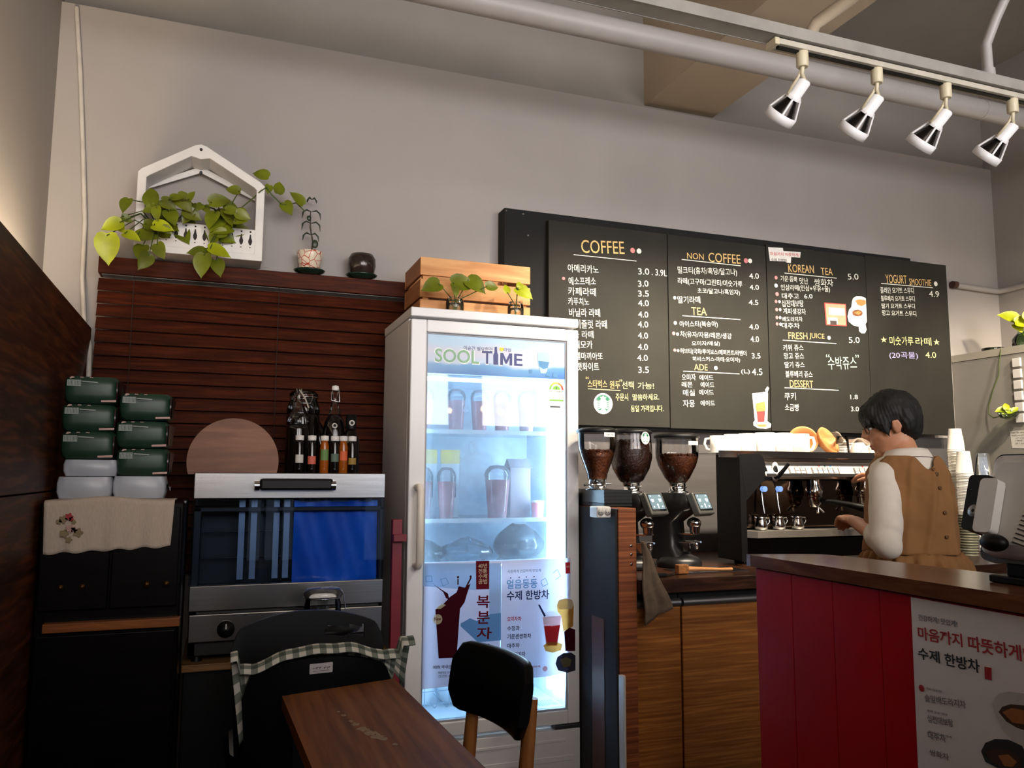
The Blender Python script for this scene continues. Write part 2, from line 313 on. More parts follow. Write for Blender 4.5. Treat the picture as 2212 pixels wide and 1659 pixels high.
POSTER_WARM=[
 ('t', '건강하게! 맛있게!', -1.3665, 0.9139, 0.0978, 0.0129, 0.019, 'grey'),
 ('t', '마음까지', -1.369, 0.8741, 0.1103, 0.0268, 0.036, 'red'),
 ('t', '따뜻하게!', -1.2455, 0.8755, 0.1239, 0.0292, 0.022, 'red'),
 ('t', '수제', -1.3716, 0.8329, 0.0553, 0.0245, 0.027, 'dark'),
 ('t', '한방차', -1.3039, 0.8333, 0.0819, 0.0257, 0.031, 'dark'),
 ('p', [(-1.2116, 0.8511), (-1.1966, 0.852), (-1.1975, 0.8284), (-1.2121, 0.8274)], 'red'),
 ('d', -1.3672, 0.7728, 0.0071, 'red'),
 ('t', '국내산 재료로 만든', -1.3548, 0.7736, 0.04, 0.0048, 0.055, 'grey'),
 ('t', '솔잎배도라지차', -1.3592, 0.7477, 0.1016, 0.0154, 0.112, 'grey'),
 ('t', '십전대보탕', -1.3551, 0.7069, 0.0647, 0.0153, 0.116, 'grey'),
 ('t', '몸에 좋은 약재', -1.355, 0.7284, 0.0503, 0.0048, 0.078, 'grey'),
 ('t', '몸에 좋은 대추', -1.3551, 0.6856, 0.0604, 0.0048, 0.081, 'grey'),
 ('t', '대추차', -1.3559, 0.6736, 0.0452, 0.0152, 0.109, 'grey'),
 ('t', '쌍화차', -1.354, 0.6402, 0.0487, 0.013, 0.099, 'grey'),
 ('p', [(-1.1968, 0.7831), (-1.1925, 0.796), (-1.1827, 0.8073), (-1.1622, 0.8162), (-1.1236, 0.8209), (-1.1309, 0.7173), (-1.1474, 0.7217), (-1.1638, 0.7321), (-1.1804, 0.7446), (-1.1923, 0.7667)], 'bowl'),
 ('p', [(-1.1863, 0.7722), (-1.1777, 0.7842), (-1.1595, 0.7937), (-1.1251, 0.7997), (-1.1283, 0.7537), (-1.1494, 0.7534), (-1.1706, 0.7589)], 'brown'),
 ('p', [(-1.1783, 0.7743), (-1.1577, 0.7874), (-1.1257, 0.7901), (-1.1275, 0.7652), (-1.1575, 0.7607)], 'amber'),
 ('p', [(-1.2298, 0.6869), (-1.2192, 0.7059), (-1.1978, 0.7192), (-1.1685, 0.7268), (-1.1409, 0.7237), (-1.1339, 0.7052), (-1.1352, 0.6863), (-1.1947, 0.6669), (-1.2217, 0.6697)], 'black'),
 ('p', [(-1.2205, 0.6878), (-1.199, 0.7022), (-1.1699, 0.7073), (-1.1489, 0.7005), (-1.1458, 0.6845), (-1.1855, 0.6716), (-1.2099, 0.6754)], 'brown'),
 ('p', [(-1.1931, 0.6905), (-1.1704, 0.6995), (-1.1538, 0.6914), (-1.1632, 0.6789), (-1.1808, 0.6751)], 'amber'),
]
POTHOS= [(-0.357, 2.217, 0.05, -100), (-0.397, 2.129, 0.058, -150), (-0.405, 2.039, 0.089, -85), (-0.369, 2.135, 0.042, -60), (-0.349, 2.167, 0.032, -20), (-0.327, 2.097, 0.05, -25), (-0.298, 2.049, 0.059, -95), (-0.28, 2.003, 0.059, -120), (-0.228, 2.05, 0.054, -60), (-0.275, 2.276, 0.065, 105), (-0.274, 2.218, 0.046, -160), (-0.246, 2.191, 0.043, -80), (-0.211, 2.247, 0.052, -30), (-0.156, 2.257, 0.067, -50), (-0.123, 2.218, 0.056, -20), (-0.197, 2.194, 0.06, -70), (-0.28, 2.114, 0.07, -10), (-0.222, 2.142, 0.06, -15), (-0.208, 2.134, 0.033, -30), (-0.1, 2.249, 0.031, -120), (-0.074, 2.248, 0.034, -60), (-0.027, 2.282, 0.063, 20), (0.019, 2.266, 0.052, 0), (-0.053, 2.204, 0.062, -100), (0.007, 2.214, 0.052, -60), (0.023, 2.238, 0.046, -10), (0.062, 2.218, 0.047, -20), (0.054, 2.198, 0.041, -10), (0.02, 2.319, 0.043, 170), (-0.041, 2.134, 0.048, -100), (-0.097, 2.064, 0.062, -165), (-0.067, 2.073, 0.045, 80), (-0.018, 2.072, 0.068, -5), (-0.078, 2.01, 0.073, -95), (-0.021, 2.007, 0.057, -75), (-0.129, 2.282, 0.033, 60), (-0.179, 2.27, 0.039, 20), (-0.262, 2.247, 0.038, 140)]
VINE= [(0.125, 2.439, 0.058, 160), (0.158, 2.381, 0.037, -100), (0.199, 2.394, 0.053, 80), (0.272, 2.358, 0.06, 140), (0.236, 2.31, 0.059, -60)]
J1= [(0.763, 1.95, 0.089, -150), (0.892, 1.969, 0.104, 0), (0.94, 1.965, 0.093, -45), (1.004, 1.963, 0.061, 10), (0.849, 1.927, 0.047, -90)]
J2= [(1.074, 1.967, 0.041, 100), (1.126, 1.985, 0.038, 60), (1.144, 1.951, 0.08, -35)]

# ------------------------------------------------------------ materials
def C(r, g, b):
    f = lambda v: (v / 255 / 12.92) if v / 255 <= 0.04045 else ((v / 255 + 0.055) / 1.055) ** 2.4
    return (f(r), f(g), f(b), 1)


MATS = {}


def nodes_of(m):
    m.use_nodes = True
    nt = m.node_tree
    return nt, nt.nodes['Principled BSDF']


def P(name, col, rough=0.5, metal=0.0, var=0.12, scale=14.0, bump=0.0, stretch=(1, 1, 1), **inp):
    """procedural surface: base colour broken up by noise"""
    if name in MATS:
        return MATS[name]
    m = bpy.data.materials.new(name)
    nt, b = nodes_of(m)
    b.inputs['Roughness'].default_value = rough
    b.inputs['Metallic'].default_value = metal
    tc = nt.nodes.new('ShaderNodeTexCoord')
    mp = nt.nodes.new('ShaderNodeMapping')
    mp.inputs['Scale'].default_value = stretch
    nz = nt.nodes.new('ShaderNodeTexNoise')
    nz.inputs['Scale'].default_value = scale
    nz.inputs['Detail'].default_value = 4
    nt.links.new(tc.outputs['Object'], mp.inputs[0])
    nt.links.new(mp.outputs[0], nz.inputs['Vector'])
    rp = nt.nodes.new('ShaderNodeValToRGB')
    rp.color_ramp.elements[0].position = 0.3
    rp.color_ramp.elements[1].position = 0.7
    rp.color_ramp.elements[0].color = tuple(c * (1 - var) for c in col[:3]) + (1,)
    rp.color_ramp.elements[1].color = tuple(min(1, c * (1 + var)) for c in col[:3]) + (1,)
    nt.links.new(nz.outputs[0], rp.inputs[0])
    nt.links.new(rp.outputs[0], b.inputs['Base Color'])
    if bump:
        bp = nt.nodes.new('ShaderNodeBump')
        bp.inputs['Strength'].default_value = bump
        bp.inputs['Distance'].default_value = 0.004
        nt.links.new(nz.outputs[0], bp.inputs['Height'])
        nt.links.new(bp.outputs[0], b.inputs['Normal'])
    for k, v in inp.items():
        b.inputs[k.replace('_', ' ')].default_value = v
    MATS[name] = m
    return m


def wood(name, dark, light_, stretch, rough=0.4, scale=6.0, bump=0.0, spec=0.3):
    if name in MATS:
        return MATS[name]
    m = bpy.data.materials.new(name)
    nt, b = nodes_of(m)
    b.inputs['Roughness'].default_value = rough
    b.inputs['Specular IOR Level'].default_value = spec
    tc = nt.nodes.new('ShaderNodeTexCoord')
    mp = nt.nodes.new('ShaderNodeMapping')
    mp.inputs['Scale'].default_value = stretch
    nt.links.new(tc.outputs['Object'], mp.inputs[0])
    nz = nt.nodes.new('ShaderNodeTexNoise')
    nz.inputs['Scale'].default_value = scale
    nz.inputs['Detail'].default_value = 7
    nz.inputs['Distortion'].default_value = 0.6
    nt.links.new(mp.outputs[0], nz.inputs['Vector'])
    rp = nt.nodes.new('ShaderNodeValToRGB')
    e = rp.color_ramp.elements
    e[0].position, e[1].position = 0.32, 0.68
    e[0].color, e[1].color = dark, light_
    mid = e.new(0.5)
    mid.color = tuple((a * 1.3 + b_ * 0.7) / 2 for a, b_ in zip(dark, light_))
    nt.links.new(nz.outputs[0], rp.inputs[0])
    nt.links.new(rp.outputs[0], b.inputs['Base Color'])
    if bump:
        bp = nt.nodes.new('ShaderNodeBump')
        bp.inputs['Strength'].default_value = bump
        bp.inputs['Distance'].default_value = 0.003
        nt.links.new(nz.outputs[0], bp.inputs['Height'])
        nt.links.new(bp.outputs[0], b.inputs['Normal'])
    MATS[name] = m
    return m


def glow(name, col, s):
    if name in MATS:
        return MATS[name]
    m = bpy.data.materials.new(name)
    nt, b = nodes_of(m)
    b.inputs['Base Color'].default_value = col
    b.inputs['Emission Color'].default_value = col
    b.inputs['Emission Strength'].default_value = s
    MATS[name] = m
    return m


def pane(name, tint=(1, 1, 1, 1), gloss=1.0, frost=0.0, frost_col=(0.8, 0.9, 1, 1), rough=0.02):
    """thin clear sheet: straight transmission, fresnel reflection and an optional share of frosted scatter"""
    if name in MATS:
        return MATS[name]
    m = bpy.data.materials.new(name)
    m.use_nodes = True
    nt = m.node_tree
    nt.nodes.remove(nt.nodes['Principled BSDF'])
    out = nt.nodes['Material Output']
    tr = nt.nodes.new('ShaderNodeBsdfTransparent')
    tr.inputs[0].default_value = tint
    last = tr.outputs[0]
    if frost:
        tl = nt.nodes.new('ShaderNodeBsdfTranslucent')
        tl.inputs[0].default_value = frost_col
        df = nt.nodes.new('ShaderNodeBsdfDiffuse')
        df.inputs[0].default_value = frost_col
        a = nt.nodes.new('ShaderNodeMixShader')
        a.inputs[0].default_value = 0.4
        nt.links.new(tl.outputs[0], a.inputs[1])
        nt.links.new(df.outputs[0], a.inputs[2])
        nz = nt.nodes.new('ShaderNodeTexNoise')
        nz.inputs['Scale'].default_value = 9
        tc = nt.nodes.new('ShaderNodeTexCoord')
        nt.links.new(tc.outputs['Object'], nz.inputs['Vector'])
        mu = nt.nodes.new('ShaderNodeMath')
        mu.operation = 'MULTIPLY'
        mu.inputs[1].default_value = frost * 2
        nt.links.new(nz.outputs[0], mu.inputs[0])
        mx = nt.nodes.new('ShaderNodeMixShader')
        nt.links.new(mu.outputs[0], mx.inputs[0])
        nt.links.new(last, mx.inputs[1])
        nt.links.new(a.outputs[0], mx.inputs[2])
        last = mx.outputs[0]
    gl = nt.nodes.new('ShaderNodeBsdfGlossy')
    gl.inputs['Roughness'].default_value = rough
    fr = nt.nodes.new('ShaderNodeFresnel')
    fr.inputs[0].default_value = 1.45
    mu2 = nt.nodes.new('ShaderNodeMath')
    mu2.operation = 'MULTIPLY'
    mu2.inputs[1].default_value = gloss
    nt.links.new(fr.outputs[0], mu2.inputs[0])
    mx2 = nt.nodes.new('ShaderNodeMixShader')
    nt.links.new(mu2.outputs[0], mx2.inputs[0])
    nt.links.new(last, mx2.inputs[1])
    nt.links.new(gl.outputs[0], mx2.inputs[2])
    nt.links.new(mx2.outputs[0], out.inputs[0])
    MATS[name] = m
    return m


def paper(name, col, through=0.6):
    """printed sheet that lets some light through"""
    if name in MATS:
        return MATS[name]
    m = bpy.data.materials.new(name)
    m.use_nodes = True
    nt = m.node_tree
    nt.nodes.remove(nt.nodes['Principled BSDF'])
    out = nt.nodes['Material Output']
    d = nt.nodes.new('ShaderNodeBsdfDiffuse')
    t = nt.nodes.new('ShaderNodeBsdfTranslucent')
    mx = nt.nodes.new('ShaderNodeMixShader')
    nz = nt.nodes.new('ShaderNodeTexNoise')
    nz.inputs['Scale'].default_value = 40
    rp = nt.nodes.new('ShaderNodeValToRGB')
    rp.color_ramp.elements[0].color = tuple(c * 0.94 for c in col[:3]) + (1,)
    rp.color_ramp.elements[1].color = col
    nt.links.new(nz.outputs[0], rp.inputs[0])
    nt.links.new(rp.outputs[0], d.inputs[0])
    nt.links.new(rp.outputs[0], t.inputs[0])
    mx.inputs[0].default_value = through
    nt.links.new(d.outputs[0], mx.inputs[1])
    nt.links.new(t.outputs[0], mx.inputs[2])
    nt.links.new(mx.outputs[0], out.inputs[0])
    MATS[name] = m
    return m


# ------------------------------------------------------------ geometry collector
class MB:
    def __init__(s):
        s.v, s.f, s.mi, s.sm = [], [], [], []

    def add(s, vs, fs, mi=0, smooth=False, M=None):
        o = len(s.v)
        s.v += [(M @ Vector(v)) if M is not None else Vector(v) for v in vs]
        for f in fs:
            s.f.append([i + o for i in f])
            s.mi.append(mi)
            s.sm.append(smooth)
        return s

    def box(s, x0, x1, y0, y1, z0, z1, mi=0, M=None):
        vs = [(x, y, z) for z in (z0, z1) for y in (y0, y1) for x in (x0, x1)]
        fs = [(0, 2, 3, 1), (4, 5, 7, 6), (0, 1, 5, 4), (2, 6, 7, 3), (0, 4, 6, 2), (1, 3, 7, 5)]
        return s.add(vs, fs, mi, False, M)

    def tube(s, pts, r, n=10, mi=0, caps=True, flat=1.0, M=None, smooth=True):
        pts = [Vector(p) for p in pts]
        rs = r if isinstance(r, (list, tuple)) else [r] * len(pts)
        t0 = (pts[1] - pts[0]).normalized()
        ref = Vector((0, 0, 1)) if abs(t0.z) < 0.9 else Vector((1, 0, 0))
        a = t0.cross(ref).normalized()
        vs, fs = [], []
        for i, p in enumerate(pts):
            t = (pts[min(i + 1, len(pts) - 1)] - pts[max(i - 1, 0)]).normalized()
            a = (a - t * a.dot(t)).normalized()
            b = t.cross(a)
            for k in range(n):
                w = 2 * math.pi * k / n
                vs.append(p + a * (math.cos(w) * rs[i]) + b * (math.sin(w) * rs[i] * flat))
        for i in range(len(pts) - 1):
            for k in range(n):
                k2 = (k + 1) % n
                fs.append((i * n + k, i * n + k2, (i + 1) * n + k2, (i + 1) * n + k))
        s.add(vs, fs, mi, smooth, M)
        if caps:
            s.add([vs[k] for k in range(n)][::-1], [tuple(range(n))], mi, False, M)
            s.add(vs[-n:], [tuple(range(n))], mi, False, M)
        return s

    def lathe(s, prof, n=24, mi=0, c=(0, 0, 0), M=None, smooth=True, sx=1.0, sy=1.0, caps=True):
        vs, fs = [], []
        for r, z in prof:
            for k in range(n):
                w = 2 * math.pi * k / n
                vs.append((c[0] + r * sx * math.cos(w), c[1] + r * sy * math.sin(w), c[2] + z))
        for i in range(len(prof) - 1):
            for k in range(n):
                k2 = (k + 1) % n
                fs.append((i * n + k, i * n + k2, (i + 1) * n + k2, (i + 1) * n + k))
        s.add(vs, fs, mi, smooth, M)
        if caps:
            if prof[0][0] > 1e-5:
                s.add(vs[:n][::-1], [tuple(range(n))], mi, False, M)
            if prof[-1][0] > 1e-5:
                s.add(vs[-n:], [tuple(range(n))], mi, False, M)
        return s

    def ell(s, c, r, n=16, m=10, mi=0, M=None):
        prof = [(math.sin(math.pi * i / m), -math.cos(math.pi * i / m)) for i in range(m + 1)]
        prof = [(max(a, 0.001), b) for a, b in prof]
        T = Matrix.Translation(Vector(c)) @ Matrix.Diagonal((r[0], r[1], r[2], 1))
        if M is not None:
            T = M @ T
        return s.lathe(prof, n, mi, M=T)

    def plate(s, poly, O, u, v, th=0.0, mi=0, M=None):
        """polygon in the plane (O,u,v); th extrudes towards -(u x v)"""
        O, u, v = Vector(O), Vector(u), Vector(v)
        nrm = u.cross(v).normalized()
        a = [O + u * p[0] + v * p[1] for p in poly]
        area = sum(poly[i][0] * poly[(i + 1) % len(poly)][1] - poly[(i + 1) % len(poly)][0] * poly[i][1] for i in range(len(poly)))
        if area < 0:
            a = a[::-1]
        n = len(a)
        s.add(a, [tuple(range(n))], mi, False, M)
        if th:
            b = [p - nrm * th for p in a]
            s.add(b[::-1], [tuple(range(n))], mi, False, M)
            s.add(a + b, [(i, i + n, (i + 1) % n + n, (i + 1) % n) for i in range(n)], mi, False, M)
        return s

    def grid(s, nu, nv, fn, mi=0, M=None, th=0.0):
        vs = [Vector(fn(i / nu, j / nv)) for j in range(nv + 1) for i in range(nu + 1)]
        fs = [(j * (nu + 1) + i, j * (nu + 1) + i + 1, (j + 1) * (nu + 1) + i + 1, (j + 1) * (nu + 1) + i) for j in range(nv) for i in range(nu)]
        return s.add(vs, fs, mi, True, M)

    def loft(s, rings, mi=0, M=None, caps=True, smooth=True):
        n = len(rings[0])
        vs = [Vector(p) for r in rings for p in r]
        fs = []
        for i in range(len(rings) - 1):
            for k in range(n):
                k2 = (k + 1) % n
                fs.append((i * n + k, i * n + k2, (i + 1) * n + k2, (i + 1) * n + k))
        s.add(vs, fs, mi, smooth, M)
        if caps:
            s.add(vs[:n][::-1], [tuple(range(n))], mi, False, M)
            s.add(vs[-n:], [tuple(range(n))], mi, False, M)
        return s

    def text(s, txt, O, u, v, w, h, mi=0, tilt=0.0, bold=0.0, shear=0.0):
        g = text_geo(txt, bold, shear)
        if not g:
            return s
        vs, fs, bw, bh = g
        O, u, v = Vector(O), Vector(u), Vector(v)
        c, sn = math.cos(tilt), math.sin(tilt)
        out = []
        for x, y in vs:
            a, b = x * w / bw, y * h / bh
            out.append(O + u * (a * c - b * sn) + v * (a * sn + b * c))
        return s.add(out, fs, mi, False)

    def build(s, name, mats, parent=None, bevel=0.0, seg=2, sub=0, solid=0.0, world=True):
        me = bpy.data.meshes.new(name)
        inv = WM[parent].inverted() if (parent is not None and world) else None
        me.from_pydata([tuple(inv @ p) if inv is not None else tuple(p) for p in s.v], [], s.f)
        if not isinstance(mats, (list, tuple)):
            mats = [mats]
        for m in mats:
            me.materials.append(m)
        me.polygons.foreach_set('material_index', s.mi)
        me.polygons.foreach_set('use_smooth', s.sm)
        me.update()
        o = bpy.data.objects.new(name, me)
        COL.objects.link(o)
        if parent is not None:
            o.parent = parent
            WM[o] = WM[parent]
        else:
            WM[o] = Matrix.Identity(4)
        if bevel:
            b = o.modifiers.new('bevel', 'BEVEL')
            b.width = bevel
            b.segments = seg
            b.limit_method = 'ANGLE'
            b.angle_limit = math.radians(50)
        if solid:
            b = o.modifiers.new('solid', 'SOLIDIFY')
            b.thickness = solid
            b.offset = 0
        if sub:
            b = o.modifiers.new('sub', 'SUBSURF')
            b.levels = b.render_levels = sub
        return o


WM = {}
TEXTS = {}


def text_geo(txt, bold, shear):
    key = (txt, bold, shear)
    if key in TEXTS:
        return TEXTS[key]
    cu = bpy.data.curves.new('tmp_text', 'FONT')
    cu.body = txt
    cu.resolution_u = 3
    cu.offset = bold
    cu.shear = shear
    ob = bpy.data.objects.new('tmp_text', cu)
    COL.objects.link(ob)
    bpy.context.view_layer.update()
    dg = bpy.context.evaluated_depsgraph_get()
    me = bpy.data.meshes.new_from_object(ob.evaluated_get(dg))
    vs = [(v.co.x, v.co.y) for v in me.vertices]
    fs = [tuple(p.vertices) for p in me.polygons]
    bpy.data.objects.remove(ob)
    bpy.data.curves.remove(cu)
    bpy.data.meshes.remove(me)
    if not vs:
        TEXTS[key] = None
        return None
    x0, y0 = min(a for a, b in vs), min(b for a, b in vs)
    bw, bh = max(a for a, b in vs) - x0, max(b for a, b in vs) - y0
    TEXTS[key] = ([(a - x0, b - y0) for a, b in vs], fs, max(bw, 1e-4), max(bh, 1e-4))
    return TEXTS[key]


def preload_texts(items):
    """lay out all lettering in one go"""
    obs = []
    for txt, bold in items:
        cu = bpy.data.curves.new('tmp_text', 'FONT')
        cu.body = txt
        cu.resolution_u = 3
        cu.offset = bold
        ob = bpy.data.objects.new('tmp_text', cu)
        COL.objects.link(ob)
        obs.append((txt, bold, ob, cu))
    bpy.context.view_layer.update()
    dg = bpy.context.evaluated_depsgraph_get()
    for txt, bold, ob, cu in obs:
        me = bpy.data.meshes.new_from_object(ob.evaluated_get(dg))
        vs = [(v.co.x, v.co.y) for v in me.vertices]
        fs = [tuple(p.vertices) for p in me.polygons]
        bpy.data.meshes.remove(me)
        if vs:
            x0, y0 = min(a for a, b in vs), min(b for a, b in vs)
            bw, bh = max(a for a, b in vs) - x0, max(b for a, b in vs) - y0
            TEXTS[(txt, bold, 0.0)] = ([(a - x0, b - y0) for a, b in vs], fs, max(bw, 1e-4), max(bh, 1e-4))
    for txt, bold, ob, cu in obs:
        bpy.data.objects.remove(ob)
        bpy.data.curves.remove(cu)


def thing(name, label, cat, loc=(0, 0, 0), rz=0.0, group=None):
    o = bpy.data.objects.new(name, None)
    o.empty_display_size = 0.05
    COL.objects.link(o)
    o.location = loc
    o.rotation_euler = (0, 0, rz)
    WM[o] = Matrix.Translation(Vector(loc)) @ Matrix.Rotation(rz, 4, 'Z')
    o['label'], o['category'] = label, cat
    if group:
        o['group'] = group
    return o


def tag(o, label, cat, group=None, kind=None):
    o['label'], o['category'] = label, cat
    if group:
        o['group'] = group
    if kind:
        o['kind'] = kind
    return o


def struct(name, mb, mat, bevel=0.0):
    o = mb.build(name, mat, None, bevel)
    o['kind'] = 'structure'
    return o


def dup(root, loc, rz=0.0, label=None, scale=None):
    def cp(o, par):
        c = o.copy()
        COL.objects.link(c)
        c.parent = par
        for ch in list(KIDS.get(o, [])) or [x for x in o.children if x is not c]:
            cp(ch, c)
        return c
    r = cp(root, None)
    r.location = loc
    r.rotation_euler = (0, 0, rz)
    if scale:
        r.scale = scale
    if label:
        r['label'] = label
    return r


KIDS = {}


def arc(c, r, a0, a1, n):
    return [(c[0] + r * math.cos(math.radians(a0 + (a1 - a0) * i / n)), c[1] + r * math.sin(math.radians(a0 + (a1 - a0) * i / n))) for i in range(n + 1)]


def scribble(mb, O, u, v, w, h, mi, seed):
    """handwriting too small to read: a row of short uneven strokes"""
    rnd = random.Random(seed)
    x = 0.0
    while x < w:
        a = rnd.uniform(0.5, 1.3) * h
        y0, y1 = rnd.uniform(0, 0.3) * h, rnd.uniform(0.5, 1.0) * h
        if rnd.random() < 0.82:
            mb.plate([(x, y0), (x + a * 0.22, y0), (x + a * 0.5, y1), (x + a * 0.3, y1)], O, u, v, 0, mi)
            mb.plate([(x, y1 * 0.6), (x + a * 0.7, y1 * 0.75), (x + a * 0.7, y1 * 0.95), (x, y1 * 0.8)], Vector(O) + Vector(u).cross(Vector(v)) * 0.00005, u, v, 0, mi)
        x += a * 0.8


def rrect(x0, x1, y0, y1, r, n=5):
    return arc((x1 - r, y1 - r), r, 0, 90, n) + arc((x0 + r, y1 - r), r, 90, 180, n) + arc((x0 + r, y0 + r), r, 180, 270, n) + arc((x1 - r, y0 + r), r, 270, 360, n)


def printed(name, rows, O, u, v, parent, palette, keys, step=0.0, bold=0.0, jit=0.0):
    """lettering and flat printed shapes in one mesh: rows hold plane coordinates"""
    mb = MB()
    O, u, v = Vector(O), Vector(u), Vector(v)
    n = u.cross(v).normalized()
    for i, r in enumerate(rows):
        Oi = O + n * (step * i)
        if r[0] == 't':
            _, s, x, z, w, h, tl, c = r
            mb.text(s, Oi + u * x + v * z, u, v, w, h, keys.index(c), tl, bold, 0.0)
        elif r[0] == 'd':
            _, x, z, rr, c = r
            mb.plate(arc((x, z), rr, 0, 345, 23), Oi, u, v, 0, keys.index(c))
        elif r[0] == 'l':
            _, x0, z0, x1, z1, w, c = r
            d = Vector((x1 - x0, z1 - z0)).normalized() * (w / 2)
            q = Vector((-d.y, d.x))
            mb.plate([(x0 - q.x, z0 - q.y), (x1 - q.x, z1 - q.y), (x1 + q.x, z1 + q.y), (x0 + q.x, z0 + q.y)], Oi, u, v, 0, keys.index(c))
        else:
            mb.plate(r[1], Oi, u, v, 0, keys.index(r[2]))
    return mb.build(name, palette, parent)


preload_texts({(r[1], bold) for rows, bold in ((BOARD_COFFEE, 0.0), (BOARD_NOTE, 0.0), (BOARD_TEA, 0.0), (BOARD_KOREAN, 0.0), (BOARD_YOGURT, 0.0), (PAPER_STICKER, 0.01), (POSTER_BERRY, 0.018), (POSTER_ICE, 0.018), (POSTER_WARM, 0.02), (FRIDGE_SIGN, 0.015), (FRIDGE_SIGN, 0.02), (FRIDGE_SIGN, 0.0)) for r in rows if r[0] == 't'}
              | {(t_, 0.0) for t_ in ('품질 표시', '1', '에너지소비효율등급', '월간소비전력량', '35 kWh/월', '1C', '2C', 'S', 'T', 'SIMONELLI', 'SAMSUNG POS')})

# shared materials
wall_paint = P('wall_paint', C(158, 152, 148), 0.75, var=0.03, scale=3.0)
conc = P('painted_concrete', C(140, 134, 128), 0.8, var=0.08, scale=2.2)
beam_paint = P('beam_paint', C(176, 160, 138), 0.7, var=0.05, scale=3.0)
black_metal = P('black_metal', C(16, 16, 17), 0.35, var=0.1)
black_plastic = P('black_plastic', C(11, 11, 12), 0.45, var=0.15, Specular_IOR_Level=0.25)
black_gloss = P('black_gloss', C(10, 10, 11), 0.12, var=0.1)
white_plastic = P('white_plastic', C(225, 222, 218), 0.4, var=0.03)
cream_plastic = P('cream_plastic', C(196, 186, 158), 0.45, var=0.05)
chrome = P('chrome', C(205, 205, 205), 0.12, 1.0, var=0.03)
steel = P('brushed_steel', C(182, 180, 178), 0.22, 1.0, var=0.1, scale=5, stretch=(1, 30, 40))
white_metal = P('white_enamel', C(226, 225, 226), 0.3, var=0.02)
ceramic = P('white_ceramic', C(235, 232, 225), 0.2, var=0.02)
dark_wood = wood('dark_stained_wood', C(44, 18, 5), C(112, 58, 22), (1.2, 0.8, 9.0), 0.5)
blind_wood = wood('blind_wood', C(50, 17, 5), C(82, 33, 11), (1.0, 8, 12.0), 0.6, spec=0.15)
pine = wood('pine', C(190, 128, 76), C(222, 168, 112), (1.0, 9, 9.0), 0.55, 3.0)
leaf = P('pothos_leaf', C(98, 108, 10), 0.4, var=0.4, scale=9)
leaf_bright = P('young_leaf', C(160, 170, 14), 0.4, var=0.25, scale=12)
stem_green = P('green_stem', C(70, 84, 30), 0.6, var=0.2)
clear = pane('clear_glass', (0.97, 0.98, 0.97, 1), 1.0)

# ============================================================ THE SETTING
floor_wood = wood('floor_boards', C(40, 26, 18), C(74, 50, 34), (9, 0.7, 1), 0.5)
splash = P('grey_splash_panel', C(104, 101, 101), 0.3, 0.35, var=0.08, scale=3, stretch=(1, 1, 12))
grey_panel = P('grey_laminate', C(150, 146, 138), 0.55, var=0.03)
grey_panel2 = P('grey_laminate_band', C(176, 170, 156), 0.5, var=0.03)
struct('floor', MB().box(-0.8, 4.7, -3, 3.7, -0.06, 0), floor_wood)
struct('ceiling', MB().box(-0.8, 4.7, -3, 3.8, 3.75, 3.83), conc)
struct('wall_back', MB().box(-0.66, 4.43, 3.5, 3.545, 0, 3.11), wall_paint)
struct('wall_upper', MB().box(-0.66, 4.6, 3.55, 3.65, 3.0, 3.75), conc)
struct('wall_left', MB().box(-0.76, -0.66, -3.0, 3.65, 0, 3.75), wall_paint)
struct('wall_right', MB().box(4.43, 4.53, -3.0, 3.55, 0, 3.75), wall_paint)
struct('wall_front', MB().box(-0.76, 0.3, -3.1, -3.0, 0, 3.75).box(0.85, 1.5, -3.1, -3.0, 0, 3.75).box(3.2, 4.53, -3.1, -3.0, 0, 3.75).box(0.3, 0.85, -3.1, -3.0, 2.35, 3.75).box(0.3, 0.85, -3.1, -3.0, 0, 0.25).box(1.5, 3.2, -3.1, -3.0, 2.35, 3.75).box(1.5, 3.2, -3.1, -3.0, 0, 0.25), wall_paint)
mb = MB()
for x in (0.3, 0.47, 0.64, 0.80):
    mb.box(x, x + 0.05, -3.07, -3.02, 0.25, 2.35)
for z in (0.25, 0.95, 1.65, 2.30):
    mb.box(0.3, 0.85, -3.07, -3.02, z, z + 0.05)
struct('window_1', mb, black_metal)
mb = MB()
for x in (1.5, 2.3, 3.15):
    mb.box(x, x + 0.05, -3.07, -3.02, 0.25, 2.35)
for z in (0.25, 2.30):
    mb.box(1.5, 3.2, -3.07, -3.02, z, z + 0.05)
struct('window_2', mb, black_metal)
for i, x in enumerate((1.75, 2.0, 2.2, 2.55, 2.75, 3.05)):
    t = thing('string_bulb', 'warm bulb of the string lights near the shop front', 'bulb', (x, -2.0, 1.9), 0, 'string light bulbs')
    MB().ell((x, -2.0, 1.86 + 0.03 * (i % 2)), (0.022, 0.022, 0.028), 14, 10).build('bulb', glow('warm_bulb', (1.0, 0.62, 0.28, 1), 30.0), t)
    MB().tube([(x, -2.0, 1.89 + 0.03 * (i % 2)), (x, -2.0, 3.75)], 0.006, 6).build('cord', black_plastic, t)
struct('ceiling_beam', MB().box(2.03, 2.446, -2, 3.55, 3.145, 3.75), beam_paint)
struct('trim_1', MB().box(-0.53, -0.47, -0.6, 3.44, 1.165, 1.775).box(-0.53, -0.47, -0.6, 3.44, 0.0, 1.161).box(-0.66, -0.53, 3.40, 3.44, 0, 1.6), dark_wood, 0.002)
struct('trim_2', MB().box(1.345, 4.02, 3.465, 3.499, 0.0, 1.44), splash)
mb = MB().box(4.02, 4.43, 1.6, 3.5, 0, 1.881)
mb.box(4.016, 4.43, 1.6, 3.5, 1.883, 1.923, 1)
o = mb.build('trim_3', [grey_panel, grey_panel2])
o['kind'] = 'structure'

